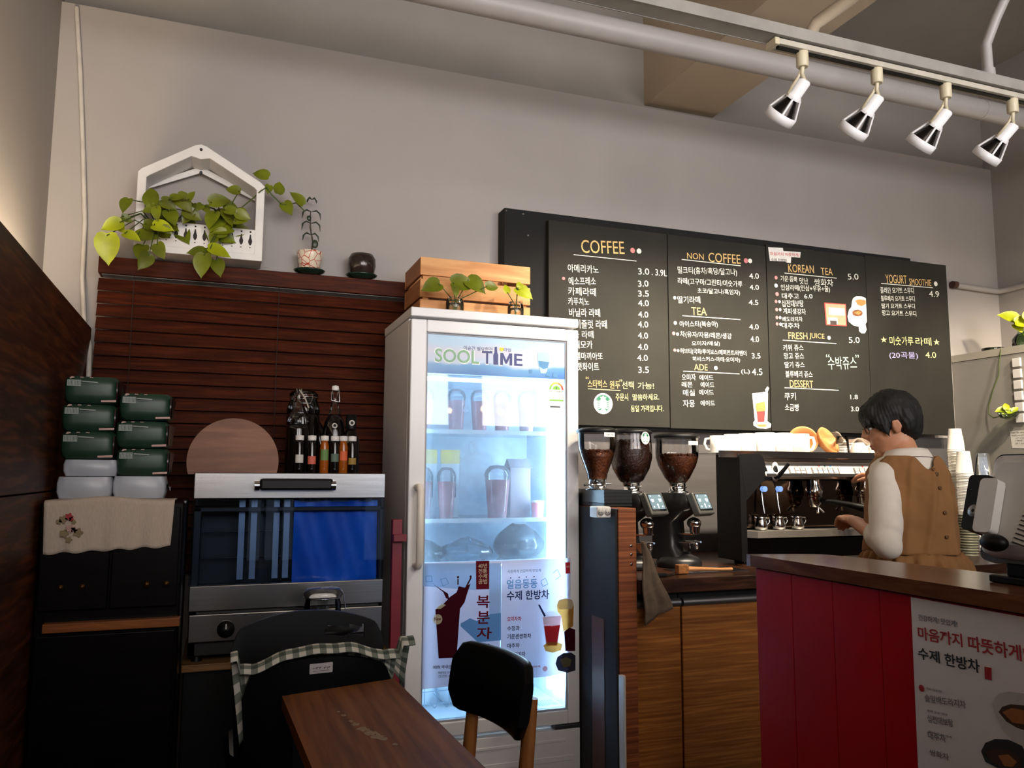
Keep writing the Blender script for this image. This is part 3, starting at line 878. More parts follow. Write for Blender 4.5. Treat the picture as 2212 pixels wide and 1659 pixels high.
# ============================================================ CEILING FITTINGS
pipe_m = P('white_pipe', C(158, 153, 150), 0.45, var=0.03)
mb = MB().tube([(-0.66, 2.72, 2.985), (4.43, 2.72, 2.985)], 0.048, 20)
for x in (0.5, 3.4):
    mb.tube([(x, 2.72, 2.985), (x + 0.012, 2.72, 2.985)], 0.05, 20)
tag(mb.build('ceiling_pipe', pipe_m), 'thick white pipe running along under the ceiling behind the track lights', 'pipe')

rail = thing('hanging_rail', 'long white metal channel carrying the black-slotted lamp track', 'rail', (2.6, 2.08, 2.66))
mb = MB().box(0.8, 4.43, 2.045, 2.049, 2.66, 2.70).box(0.8, 4.43, 2.111, 2.115, 2.66, 2.70).box(0.8, 4.43, 2.049, 2.111, 2.662, 2.666)
mb.build('channel', P('rail_paint', C(142, 138, 132), 0.45), rail)
track = thing('lamp_track', 'cream lamp track with a black slot fixed under the white rail', 'lamp track', (1.68, 2.085, 2.625))
mb = MB().box(1.69, 4.4, 2.062, 2.076, 2.640, 2.659).box(1.69, 4.4, 2.094, 2.108, 2.640, 2.659).box(1.69, 4.4, 2.076, 2.094, 2.652, 2.659)
mb.build('track_profile', P('track_grey', C(178, 172, 158), 0.45), track, 0.001)
MB().box(1.70, 4.4, 2.077, 2.093, 2.636, 2.6515).build('slot', black_plastic, track)
MB().box(1.672, 1.69, 2.060, 2.110, 2.636, 2.66).build('end_cap', cream_plastic, track, 0.002)

tag(MB().tube([(1.825, 2.08, 2.695), (1.835, 2.05, 2.735), (1.88, 1.9, 2.765), (1.96, 1.6, 2.80), (2.02, 1.3, 3.0), (2.025, 1.2, 3.2)], 0.022, 12).build('conduit', beam_paint),
    'beige flexible conduit rising from the rail towards the beam', 'conduit')
mb = MB().tube([(2.655, 2.08, 2.69), (2.652, 2.08, 2.76), (2.645, 2.075, 2.83), (2.66, 2.04, 2.92), (2.69, 1.98, 3.05), (2.7, 1.95, 3.3), (2.7, 1.95, 3.76)], 0.019, 12)
mb.tube([(2.655, 2.08, 2.69), (2.653, 2.08, 2.735)], 0.024, 12)
tag(mb.build('conduit', pipe_m), 'white bent conduit tube rising from the rail to the ceiling at upper right', 'conduit')

AIM = Vector((-0.2, 0.72, -0.66)).normalized()
bulb_m = P('reflector_bulb', C(46, 42, 40), 0.25, 0.8, var=0.3, scale=30)
lit_face = glow('lit_bulb_face', (1, 0.85, 0.62, 1), 12)
spot_labels = ['white spotlight at the left end of the track, leftmost of the row', 'white spotlight second from the left on the track',
               'white spotlight third from the left on the track', 'white spotlight at the right edge of the photo, cut by the frame']


def spotlight(name='track_spotlight'):
    t = thing(name, spot_labels[0], 'spotlight', (0, 0, 0), 0, 'spotlights on the lamp track')
    MB().lathe([(0.017, -0.052), (0.02, -0.048), (0.02, 0.0)], 16).build('adapter', cream_plastic, t)
    N = Vector((0.022, 0.018, -0.088))
    mb = MB().tube([(0, 0, -0.05), (-0.004, 0.0, -0.075), (0.012, 0.012, -0.082), N], 0.007, 8)
    mb.tube([(0, 0, -0.05), (-0.012, 0.01, -0.085), (-0.022, 0.03, -0.11), N + AIM * 0.05 + Vector((-0.03, 0, 0))], 0.005, 8)
    mb.build('swivel_bracket', cream_plastic, t)
    q = AIM.to_track_quat('Z', 'Y').to_matrix().to_4x4()
    M = Matrix.Translation(N) @ q
    MB().lathe([(0.016, -0.006), (0.023, 0.0), (0.023, 0.05), (0.028, 0.055), (0.028, 0.066)], 18, M=M).build('lamp_holder', white_metal, t)
    mb = MB()
    for k in range(4):
        w = math.pi / 4 + k * math.pi / 2
        mb.tube([M @ Vector((0.026 * math.cos(w), 0.026 * math.sin(w), 0.06)), M @ Vector((0.052 * math.cos(w), 0.052 * math.sin(w), 0.125))], 0.0045, 6)
    mb.lathe([(0.051, 0.118), (0.055, 0.120), (0.055, 0.150), (0.051, 0.150), (0.051, 0.118)], 26, M=M, caps=False)
    mb.build('cage', white_metal, t)
    mb = MB().lathe([(0.015, 0.06), (0.022, 0.075), (0.034, 0.10), (0.047, 0.13)], 22, M=M, caps=False)
    mb.lathe([(0.001, 0.141), (0.047, 0.13)], 22, 1, M=M, caps=False)
    mb.build('reflector_bulb', [bulb_m, lit_face], t)
    return t


sp0 = spotlight()
for i, x in enumerate((1.80, 2.12, 2.44, 2.775, 3.11)):
    s_ = sp0 if i == 0 else dup(sp0, (0, 0, 0))
    s_.location = (x, 2.085, 2.640)
    s_['label'] = spot_labels[i] if i < 4 else 'white spotlight beyond the right edge of the photo'
    F = Vector((x + 0.022, 2.103, 2.552)) + AIM * 0.155
    light('spot_beam', 'SPOT', F, F + AIM, 92, (1.0, 0.85, 0.66), spot_size=math.radians(78), spot_blend=0.75, shadow_soft_size=0.04)

for x, ry in ((3.45, -0.25), (3.75, -0.62), (4.05, -0.75)):
    s_ = dup(sp0, (x, 2.085, 2.640), ry, 'white spotlight beyond the right edge of the photo')
    A2 = Matrix.Rotation(ry, 3, 'Z') @ AIM
    F = Vector((x, 2.085, 2.640)) + Matrix.Rotation(ry, 3, 'Z') @ (Vector((0.022, 0.018, -0.088)) + AIM * 0.155)
    light('spot_beam', 'SPOT', F, F + A2, 80, (1.0, 0.85, 0.66), spot_size=math.radians(78), spot_blend=0.75, shadow_soft_size=0.04)

# wall pipe in the right corner and the cable on the left
mb = MB().tube([(4.03, 3.475, 2.345), (4.06, 3.475, 2.345)], 0.022, 12, 1)
mb.tube([(4.055, 3.475, 2.343), (4.36, 3.478, 2.335), (4.405, 3.465, 2.335), (4.41, 3.40, 2.337), (4.41, 2.6, 2.36)], 0.017, 12)
tag(mb.build('corner_pipe', [wall_paint, P('rusty_end', C(70, 40, 30), 0.7)]), 'cream pipe bending round the right wall corner beside the chalkboards', 'pipe')
tag(MB().tube([(-0.605, 3.49, 3.09), (-0.577, 3.49, 2.83), (-0.546, 3.49, 2.48), (-0.524, 3.488, 2.2), (-0.52, 3.485, 1.98), (-0.50, 3.47, 1.80), (-0.47, 3.42, 1.70), (-0.45, 3.30, 1.55), (-0.44, 3.2, 1.2)], 0.009, 8).build('wall_cable', P('white_cable', C(190, 184, 176), 0.5)),
    'white cable hanging down the wall corner left of the blind', 'cable')

# ============================================================ BLIND, PLANTS, POTS
bl = thing('venetian_blind', 'brown wooden venetian blind behind the oven and fridge', 'blind', (0.22, 3.43, 0.9))
mb = MB().box(-0.457, 0.95, 3.41, 3.425, 1.99, 2.056).box(-0.457, -0.445, 3.425, 3.495, 1.99, 2.056).box(-0.457, 0.95, 3.425, 3.495, 2.046, 2.056)
mb.build('valance', blind_wood, bl, 0.003)
MB().box(-0.445, 0.94, 3.43, 3.48, 1.988, 2.02).build('head_rail', P('grey_headrail', C(120, 118, 116), 0.3, 0.6), bl)
mb = MB()
for k in range(22):
    z = 1.955 - k * 0.0512
    M = Matrix.Translation((0, 3.458, z)) @ Matrix.Rotation(math.radians(68), 4, 'X')
    mb.box(-0.46, 0.95, -0.027, 0.027, -0.0016, 0.0016, 0, M)
mb.build('slats', blind_wood, bl)
mb = MB()
for x in (-0.33, 0.22, 0.75):
    mb.tube([(x, 3.428, 1.99), (x, 3.428, 0.86)], 0.0016, 5)
mb.build('ladder_cords', P('brown_cord', C(46, 26, 16), 0.8), bl)
MB().box(-0.46, 0.95, 3.442, 3.472, 0.835, 0.86).build('bottom_rail', blind_wood, bl, 0.002)


def leaf_into(mb, c, ln, ang, tilt=(0, 0), mi=0, face=Vector((0, -1, 0))):
    """heart-shaped leaf: c is the centre, ang the tip direction in the wall plane (degrees)"""
    a = math.radians(ang)
    d = Vector((math.cos(a), 0, math.sin(a)))
    n = face + Vector((tilt[0], 0, tilt[1]))
    n.normalize()
    d = (d - n * d.dot(n)).normalized()
    s = n.cross(d)
    prof = [(-0.5, 0.0), (-0.56, 0.13), (-0.5, 0.27), (-0.3, 0.37), (-0.08, 0.37), (0.14, 0.29), (0.32, 0.17), (0.44, 0.06), (0.54, 0.0)]
    mid = [-0.42, -0.42, -0.38, -0.26, -0.07, 0.14, 0.32, 0.44, 0.54]
    vs = []
    for (u, w), m_ in zip(prof, mid):
        bend = -0.22 * (u + 0.1) ** 2
        for sg, ww in ((-1, w), (0, 0), (1, w)):
            uu = u if sg else m_
            cup = 0.25 * ww - (0.0 if sg else 0.02)
            vs.append(Vector(c) + d * (uu * ln) + s * (sg * ww * ln) + n * ((bend + cup) * ln))
    fs = []
    for i in range(len(prof) - 1):
        for k in (0, 1):
            fs.append((i * 3 + k, i * 3 + k + 1, (i + 1) * 3 + k + 1, (i + 1) * 3 + k))
    mb.add(vs, fs, mi, True)
    return Vector(c) - d * 0.42 * ln


pl = thing('house_planter', 'white house-shaped plastic planter with cutlery cutouts hung above the blind', 'planter', (-0.1, 3.4, 2.07))
outer = [(-0.33, 2.072), (0.143, 2.072), (0.143, 2.385), (0.128, 2.40), (-0.085, 2.522), (-0.106, 2.528), (-0.127, 2.522), (-0.318, 2.40), (-0.33, 2.385)]
inner = [(-0.298, 2.10), (0.111, 2.10), (0.111, 2.366), (0.100, 2.376), (-0.072, 2.474), (-0.106, 2.466), (-0.14, 2.474), (-0.288, 2.376), (-0.298, 2.366)]
mb = MB()
n_ = len(outer)
yf, yb = 3.335, 3.47
vs = [(x, yf, z) for x, z in outer] + [(x, yf, z) for x, z in inner] + [(x, yb, z) for x, z in outer] + [(x, yb, z) for x, z in inner]
fs = []
for i in range(n_):
    j = (i + 1) % n_
    fs += [(i, j, n_ + j, n_ + i), (i, i + 2 * n_, j + 2 * n_, j), (n_ + i, n_ + j, 3 * n_ + j, 3 * n_ + i), (2 * n_ + i, 3 * n_ + i, 3 * n_ + j, 2 * n_ + j)]
mb.add(vs, fs)
mb.build('frame', white_plastic, pl, 0.003)
MB().box(-0.306, 0.118, 3.337, 3.345, 2.098, 2.20).box(-0.306, 0.118, 3.345, 3.465, 2.098, 2.104).build('basket', white_plastic, pl, 0.002)
MB().plate([(-0.306, 2.36), (-0.306, 2.375), (-0.296, 2.386), (-0.106, 2.482), (0.108, 2.386), (0.118, 2.375), (0.118, 2.36), (-0.106, 2.455)], (0, 3.462, 0), (1, 0, 0), (0, 0, 1), 0.006).build('back_bracket', white_plastic, pl)
mb = MB()
hole_shade = P('cutout_shadow', C(52, 46, 44), 0.9)  # flat dark plates stand in for the shade inside the holes
for k in range(12):
    x = -0.285 + k * 0.0345
    O = (x, 3.3365, 2.112)
    mb.plate([(-0.002, 0.022), (-0.0065, 0.030), (-0.0078, 0.040), (-0.004, 0.052), (-0.002, 0.066), (0.002, 0.066), (0.004, 0.052), (0.0078, 0.040), (0.0065, 0.030), (0.002, 0.022)], O, (1, 0, 0), (0, 0, 1))
    mb.plate(arc((0, 0.077), 0.004, 0, 315, 7), O, (1, 0, 0), (0, 0, 1))
    mb.plate([(-0.004, 0.010), (0.004, 0.010), (0, 0.015)], O, (1, 0, 0), (0, 0, 1))
mb.build('cutout_shade_plates', hole_shade, pl)
MB().tube([(-0.106, 3.46, 2.452), (-0.106, 3.448, 2.452)], 0.006, 10).build('screw', black_metal, pl)
MB().tube([(-0.106, 3.336, 2.505), (-0.106, 3.333, 2.505)], 0.006, 10).build('hole_shade_disc', hole_shade, pl)
pothos = thing('trailing_pothos', 'bushy yellow-green trailing pothos spilling out of the white house planter', 'plant', (-0.1, 3.38, 2.12))
mb, st = MB(), MB()
for i, (x, z, ln, a) in enumerate(POTHOS):
    y = 3.27 + random.uniform(-0.05, 0.03)
    b = leaf_into(mb, (x, y, z), ln * 1.3, a, (random.uniform(-0.5, 0.5), random.uniform(-0.1, 0.6)), 1 if i in (1, 2, 3, 5, 17, 32) else 0)
    hub = Vector((-0.24 if x < -0.12 else 0.0, 3.40, 2.16))
    mid = (b + hub) / 2 + Vector((0, -0.03, 0.05))
    st.tube([hub, mid, b], 0.0022, 5, caps=False)
for k in range(26):
    x, z = (random.uniform(-0.30, -0.12), random.uniform(2.13, 2.26)) if k % 2 else (random.uniform(-0.07, 0.06), random.uniform(2.15, 2.25))
    b = leaf_into(mb, (x, 3.31 + random.uniform(-0.03, 0.04), z), random.uniform(0.055, 0.085), random.uniform(-190, 10), (random.uniform(-0.6, 0.6), random.uniform(0, 0.7)))
    st.tube([(-0.24 if x < -0.1 else 0.0, 3.40, 2.16), b], 0.002, 5, caps=False)
for i, (x, z, ln, a) in enumerate(VINE):
    leaf_into(mb, (x, 3.35, z), ln * 1.2, a, (random.uniform(-0.4, 0.4), 0.3))
st.tube([(0.0, 3.38, 2.24), (0.06, 3.40, 2.31), (0.105, 3.36, 2.345), (0.125, 3.325, 2.36), (0.15, 3.34, 2.385), (0.17, 3.35, 2.36), (0.215, 3.36, 2.325), (0.24, 3.36, 2.33), (0.27, 3.36, 2.34), (0.305, 3.36, 2.31)], 0.0028, 6)
mb.build('foliage', [leaf, leaf_bright], pothos)
st.build('stems', stem_green, pothos)
MB().lathe([(0.05, 0), (0.055, 0.06)], 16, c=(-0.24, 3.405, 2.105)).lathe([(0.05, 0), (0.055, 0.06)], 16, c=(0.0, 3.405, 2.105)).build('soil_cup', P('soil', C(44, 32, 24), 0.95, var=0.4, scale=60), pothos)

dish_m = P('dark_green_saucer', C(20, 42, 32), 0.2)
t = thing('painted_pot', 'small white flower pot with red coral pattern on a green saucer above the blind', 'plant pot', (0.34, 3.43, 2.056))
pot_red = bpy.data.materials.new('red_coral_pot')
nt, b = nodes_of(pot_red)
vo = nt.nodes.new('ShaderNodeTexVoronoi')
vo.feature = 'DISTANCE_TO_EDGE'
vo.inputs['Scale'].default_value = 34
tc = nt.nodes.new('ShaderNodeTexCoord')
rp = nt.nodes.new('ShaderNodeValToRGB')
rp.color_ramp.elements[0].color, rp.color_ramp.elements[1].color = C(176, 62, 44), C(222, 208, 186)
rp.color_ramp.elements[0].position, rp.color_ramp.elements[1].position = 0.03, 0.05
nt.links.new(tc.outputs['Object'], vo.inputs['Vector'])
nt.links.new(vo.outputs['Distance'], rp.inputs[0])
nt.links.new(rp.outputs[0], b.inputs['Base Color'])
b.inputs['Roughness'].default_value = 0.25
c0 = (0.34, 3.43, 2.056)
MB().lathe([(0.03, 0.016), (0.042, 0.03), (0.053, 0.085), (0.055, 0.098), (0.05, 0.098), (0.048, 0.088), (0.001, 0.086)], 28, c=c0).build('pot', pot_red, t)
MB().lathe([(0.035, 0.0), (0.06, 0.012), (0.066, 0.018), (0.06, 0.017), (0.03, 0.008), (0.001, 0.008)], 28, c=c0).build('saucer', dish_m, t)
su = thing('jade_sprig', 'slim dark succulent sprig with drooping leaves growing in the red and white pot', 'plant', (0.34, 3.43, 2.145))
st = MB().tube([(0.345, 3.43, 2.14), (0.35, 3.43, 2.2), (0.338, 3.43, 2.26), (0.336, 3.43, 2.335)], [0.004, 0.0035, 0.003, 0.002], 8)
st.build('stem', P('dark_stem', C(66, 58, 46), 0.7), su)
mb = MB()
for z, s_ in ((0.175, 0.03), (0.225, 0.035), (0.275, 0.035), (0.33, 0.018)):
    for sg in (-1, 1):
        pts = [(0.34, 3.43, 2.056 + z), (0.34 + sg * s_ * 0.6, 3.425, 2.056 + z + 0.006), (0.34 + sg * s_, 3.42, 2.056 + z - 0.008), (0.34 + sg * s_ * 1.1, 3.42, 2.056 + z - 0.03 * s_ / 0.03)]
        mb.tube(pts, [0.003, 0.007, 0.008, 0.002], 8, flat=0.45)
mb.ell((0.358, 3.42, 2.19), (0.014, 0.006, 0.018)).ell((0.33, 3.42, 2.30), (0.01, 0.006, 0.012))
mb.build('leaves', P('dark_succulent', C(40, 52, 36), 0.4), su)

t = thing('dark_jar', 'dark brown glazed round pot upside down on a green saucer above the blind', 'plant pot', (0.56, 3.43, 2.056))
c0 = (0.56, 3.43, 2.056)
MB().lathe([(0.04, 0.016), (0.054, 0.03), (0.06, 0.06), (0.058, 0.09), (0.048, 0.108), (0.001, 0.110)], 28, c=c0).build('pot', P('brown_glaze', C(46, 36, 30), 0.18, var=0.4, scale=30), t)
MB().lathe([(0.035, 0.0), (0.062, 0.012), (0.068, 0.018), (0.06, 0.017), (0.03, 0.008), (0.001, 0.008)], 28, c=c0).build('saucer', dish_m, t)

# ============================================================ LEFT: CABINET, PACKS, OVEN
cab = thing('low_cupboard', 'black lacquered cupboard with small brass knobs in the left corner', 'cupboard', (-0.27, 2.83, 0))
cab_m = wood('black_lacquer', C(7, 4, 4), C(15, 10, 9), (1, 1, 8), 0.3, spec=0.15)
MB().box(-0.465, -0.08, 2.66, 3.05, 0.0, 1.135).build('carcass', cab_m, cab, 0.006)
for x0, x1, kn in ((-0.455, -0.277, (-0.396, -0.341)), (-0.27, -0.09, (-0.173, -0.12))):
    d = MB().box(x0, x1, 2.64, 2.66, 0.83, 1.12).build('door', cab_m, cab, 0.003)
    for x in kn:
        MB().lathe([(0.004, 0), (0.004, 0.008), (0.008, 0.012), (0.007, 0.018), (0.001, 0.02)], 14, M=Matrix.Translation((x, 2.64, 0.897)) @ Matrix.Rotation(math.radians(90), 4, 'X')).build('knob', P('old_brass', C(120, 86, 48), 0.3, 0.9), d)
MB().box(-0.435, -0.078, 2.625, 2.66, 0.772, 0.797).build('ledge', wood('orange_wood', C(120, 66, 28), C(160, 94, 44), (1, 9, 9), 0.4), cab, 0.002)
d = MB().box(-0.455, -0.09, 2.645, 2.66, 0.05, 0.76).build('lower_panel', cab_m, cab, 0.003)

cl_m = P('linen', C(196, 178, 160), 0.9, var=0.06, scale=60, bump=0.4, stretch=(3, 1, 1))
mb = MB()


def cloth_fn(u, v):
    x = -0.452 + 0.344 * u
    wav = 0.004 * math.sin(u * 19) + 0.003 * math.sin(u * 41 + 2)
    if v < 0.35:
        k = v / 0.35
        return (x, 2.80 - 0.165 * k, 1.139 + 0.012 * math.exp(-((u - 0.45) / 0.25) ** 2) * k + 0.001)
    k = (v - 0.35) / 0.65
    drop = 0.135 + 0.014 * (1 - u) + 0.003 * math.sin(u * 30)
    return (x + 0.012 * (0.5 - u) * k, 2.632 + wav * k, 1.139 + 0.012 * math.exp(-((u - 0.45) / 0.25) ** 2) * (1 - k) - drop * k)


mb.grid(40, 24, cloth_fn)
cl = tag(mb.build('embroidered_cloth', cl_m, solid=0.002), 'beige linen cloth with embroidered red rose draped over the black cupboard', 'cloth')
mb = MB()
for (x, z, r, c) in ((-0.385, 1.095, 0.010, 0), (-0.379, 1.088, 0.006, 0), (-0.40, 1.088, 0.010, 1), (-0.41, 1.082, 0.007, 1), (-0.372, 1.08, 0.006, 1), (-0.38, 1.062, 0.011, 2), (-0.37, 1.058, 0.008, 2), (-0.395, 1.048, 0.011, 1), (-0.36, 1.05, 0.012, 1), (-0.382, 1.03, 0.008, 1)):
    mb.plate([(x + r * (1 + 0.25 * math.cos(5 * a)) * math.cos(a), z + r * (1 + 0.25 * math.cos(5 * a)) * math.sin(a)) for a in [i * math.pi / 10 for i in range(20)]], (0, 2.6225, 0), (1, 0, 0), (0, 0, 1), 0, c)
mb.build('embroidery', [P('red_thread', C(170, 60, 62), 0.9), P('olive_thread', C(140, 122, 92), 0.9), P('pink_thread', C(190, 150, 140), 0.9)], cl)

# wrapped napkin packs in two piles
wrap = P('green_wrapper', C(26, 54, 40), 0.42, var=0.25, scale=12, bump=0.3)
wrap_dark = P('maroon_wrapper', C(44, 24, 28), 0.3, var=0.2)
wrap_pink = P('pink_print', C(190, 150, 140), 0.5)
lab_m = P('pack_label', C(150, 158, 150), 0.6)
lab_t = P('pack_print', C(70, 84, 78), 0.6)


def pack(name='napkin_pack'):
    t = thing(name, '', 'pack', group='green napkin packs on the cupboard')
    t.scale = (1, 1, 1.13)
    mb = MB()
    w, d, h = 0.078, 0.09, 0.037
    rings = []
    for k, (s_, zz) in enumerate(((0.86, 0.0), (0.97, 0.008), (1.0, 0.025), (1.0, 0.05), (0.97, 0.066), (0.86, 0.074))):
        rings.append([(w * s_ * (abs(math.cos(a)) ** 0.35) * (1 if math.cos(a) > 0 else -1) + 0.002 * math.sin(7 * a + k), d * s_ * (abs(math.sin(a)) ** 0.35) * (1 if math.sin(a) > 0 else -1), zz) for a in [2 * math.pi * i / 36 for i in range(36)]])
    mb.loft(rings)
    mb.build('wrapper', wrap, t)
    O, u, v = Vector((0, -0.0915, 0)), Vector((1, 0, 0)), Vector((0, 0, 1))
    m2 = MB().plate([(-0.066, 0.046), (-0.028, 0.046), (-0.028, 0.063), (-0.066, 0.063)], O, u, v)
    m2.plate([(-0.026, 0.058), (0.018, 0.056), (0.018, 0.059), (-0.026, 0.061)], O, u, v)
    m2.plate([(-0.026, 0.052), (0.005, 0.051), (0.005, 0.053), (-0.026, 0.054)], O, u, v, 0, 1)
    for k in range(9):
        m2.plate([(-0.063 + k * 0.004, 0.048), (-0.0615 + k * 0.004, 0.048), (-0.0615 + k * 0.004, 0.061), (-0.063 + k * 0.004, 0.061)], O + Vector((0, -0.0004, 0)), u, v, 0, 1)
    for k in range(3):
        m2.plate([(-0.062 + k * 0.026, 0.067), (-0.045 + k * 0.026, 0.067), (-0.05 + k * 0.026, 0.0725), (-0.058 + k * 0.026, 0.0725)], O + Vector((0, 0.010, 0)), u, v, 0, 2)
    m2.plate([(0.03, 0.004), (0.072, 0.005), (0.072, 0.011), (0.03, 0.009)], O + Vector((0, 0.0005, 0)), u, v, 0, 2)
    m2.build('printed_label', [lab_m, lab_t, wrap_pink], t)
    m3 = MB()
    m3.loft([[(0.07 + 0.004 * k, -0.085 + 0.17 * j, 0.012 + 0.05 * i) for i, j in ((0, 0), (1, 0), (1, 1), (0, 1))] for k in (0, 1)])
    m3.grid(6, 6, lambda u_, v_: (0.077 + 0.008 * math.sin(u_ * 9) * v_, -0.08 + 0.16 * u_, 0.01 + 0.055 * v_))
    m3.build('folded_end', wrap_dark, t)
    return t


pk = pack()
pdefs = [(-0.368, 1.432, 'green wrapped napkin pack topmost of the left pile', 0.0), (-0.372, 1.346, 'green wrapped napkin pack in the middle of the left pile', 0.03), (-0.366, 1.262, 'green crumpled napkin pack lowest green one of the left pile', -0.03),
         (-0.214, 1.385, 'green wrapped napkin pack topmost of the right pile', 0.02), (-0.216, 1.298, 'green wrapped napkin pack in the middle of the right pile', -0.03), (-0.212, 1.212, 'green wrapped napkin pack lowest green one of the right pile', 0.0)]
for i, (x, z, lb, rz) in enumerate(pdefs):
    o = pk if i == 0 else dup(pk, (0, 0, 0))
    o.location, o.rotation_euler, o['label'] = (x, 2.85, z), (0, 0, rz), lb
tis = P('white_tissue_wrap', C(176, 180, 188), 0.35, var=0.08, bump=0.3)


def tissue(loc, rz, h, lb):
    t = thing('tissue_pack', lb, 'pack', loc, rz, 'white tissue packs under the green packs')
    mb = MB()
    rings = []
    for k, (s_, zz) in enumerate(((0.93, 0.0), (1.0, 0.3), (1.0, 0.7), (0.95, 1.0))):
        rings.append([(0.077 * s_ * (abs(math.cos(a)) ** 0.3) * (1 if math.cos(a) > 0 else -1), 0.09 * s_ * (abs(math.sin(a)) ** 0.3) * (1 if math.sin(a) > 0 else -1) + 0.003 * math.sin(6 * a + k), zz * h) for a in [2 * math.pi * i / 36 for i in range(36)]])
    mb.loft(rings)
    mb.build('wrapper', tis, t, world=False)
    MB().grid(8, 5, lambda u, v: (0.076 + 0.014 * u * (1 - 0.3 * v), -0.06 + 0.12 * v, h * 0.5 + 0.012 * math.sin(u * 5) * (1 - v))).build('folded_flap', tis, t, world=False)


tissue((-0.36, 2.86, 1.21), 0.02, 0.05, 'white tissue pack upper one under the left green pile')
tissue((-0.37, 2.85, 1.142), -0.03, 0.066, 'white tissue pack lowest of the left pile, resting on the cupboard')
tissue((-0.22, 2.86, 1.142), 0.01, 0.068, 'white tissue pack at the bottom of the right pile')

# oven
stand = thing('oven_stand', 'dark stand with a tan top board carrying the steel oven', 'stand', (0.26, 3.15, 0))
MB().box(-0.07, 0.60, 2.93, 3.38, 0.0, 0.575).build('cabinet', black_metal, stand, 0.004)
MB().box(-0.0745, 0.61, 2.90, 3.38, 0.577, 0.60).build('top_board', wood('tan_board', C(120, 86, 52), C(156, 116, 76), (1, 9, 9), 0.45), stand, 0.002)
ov = thing('convection_oven', 'stainless steel countertop oven with dark glass door and black handle', 'oven', (0.26, 3.1, 0.60))
mb = MB().box(-0.06, 0.58, 3.05, 3.36, 0.62, 1.105).box(-0.06, 0.235, 3.06, 3.35, 1.1055, 1.2155).box(-0.06, -0.035, 2.93, 3.05, 0.62, 1.105).box(0.566, 0.58, 2.93, 3.05, 0.62, 1.105).box(-0.06, 0.58, 2.93, 3.05, 1.09, 1.105).box(-0.06, 0.58, 2.93, 3.05, 0.62, 0.84)
mb.build('body', P('oven_shell', C(12, 12, 13), 0.5, 0.0), ov, 0.003)
mb = MB()
for x in (-0.03, 0.55):
    for y in (2.96, 3.32):
        mb.lathe([(0.018, 0), (0.014, 0.021)], 12, c=(x, y, 0.60))
mb.build('feet', black_plastic, ov)
door = MB().box(-0.063, 0.579, 2.90, 2.93, 1.135, 1.223).box(-0.063, 0.579, 2.90, 2.93, 0.768, 0.85).build('door', steel, ov, 0.003)
MB().box(-0.066, 0.579, 2.905, 2.925, 0.851, 1.134).build('door_glass', pane('smoked_glass', (0.72, 0.78, 0.86, 1), 0.45), door)
mb = MB().box(0.145, 0.388, 2.858, 2.882, 1.164, 1.204)
mb.build('handle', black_plastic, door, 0.008)
mb = MB()
for x in (0.136, 0.39):
    mb.tube([(x, 2.90, 1.18), (x, 2.868, 1.18)], 0.009, 12).lathe([(0.0165, -0.008), (0.0165, 0.008)], 16, M=Matrix.Translation((x, 2.872, 1.18)) @ Matrix.Rotation(math.radians(90), 4, 'Y'))
mb.build('handle_mounts', chrome, door)
MB().box(-0.06, 0.579, 2.905, 2.93, 0.668, 0.757).build('control_panel', steel, ov, 0.003)
k = MB().lathe([(0.028, 0), (0.028, 0.004), (0.024, 0.008), (0.022, 0.024), (0.001, 0.026)], 24, M=Matrix.Translation((0.057, 2.905, 0.707)) @ Matrix.Rotation(math.radians(90), 4, 'X')).build('timer_knob', black_plastic, ov)
MB().box(0.0555, 0.0585, 2.876, 2.879, 0.712, 0.728).build('pointer', white_plastic, k)
MB().box(0.118, 0.124, 2.902, 2.906, 0.70, 0.707).build('indicator_light', P('red_lens', C(120, 24, 20), 0.3), ov)
blue = P('blue_foil', C(8, 110, 250), 0.35, var=0.35, scale=5, bump=0.6)
rack = MB()
for zz in (0.93, 1.02, 1.09):
    rack.tube([(-0.03, 3.0, zz), (0.55, 3.0, zz)], 0.003, 6)
for xx in (0.10, 0.16, 0.2, 0.25):
    rack.box(xx, xx + 0.008, 3.0, 3.01, 0.86, 1.13)
rack.build('inner_rack', black_metal, ov)
fo = thing('blue_foil_box', 'blue foil covered box behind the oven glass', 'box', (0.42, 3.0, 0.84))
MB().grid(16, 10, lambda u, v: (0.268 + 0.295 * u, 2.958 + 0.006 * math.sin(u * 17 + v * 5) + 0.003 * math.sin(v * 31 + u * 9), 0.842 + 0.285 * v)).build('foil', blue, fo)
MB().box(0.30, 0.53, 2.985, 3.04, 0.842, 1.06).build('carton', P('blue_card', C(16, 70, 210), 0.5), fo)
MB().box(0.285, 0.54, 2.955, 2.958, 1.122, 1.135).text('품질 표시', (0.30, 2.954, 1.124), (1, 0, 0), (0, 0, 1), 0.10, 0.010, 1).build('flap', [P('pale_flap', C(100, 116, 136), 0.6), black_plastic], fo)
fl = thing('reflection_bars', 'pale upright bars behind the oven glass imitating a window reflection, left of the blue box', 'tray', (0.14, 2.98, 0.842))  # modelled pale bars stand in for the window mirrored in the oven glass
m1 = MB()
for xx in (0.085, 0.125, 0.20, 0.235):
    m1.box(xx, xx + 0.02, 2.962, 2.966, 0.86, 1.13)
m1.build('bright_bars', P('pale_reflection', C(150, 168, 190), 0.35, 0.3), fl)
tag(MB().box(0.60, 0.635, 2.86, 2.89, 0.0, 1.06).box(0.598, 0.645, 2.83, 2.875, 0.985, 1.01).build('red_post', P('red_paint', C(122, 26, 44), 0.45), None, 0.002), 'narrow dark red wooden post with a peg between oven and fridge', 'post')

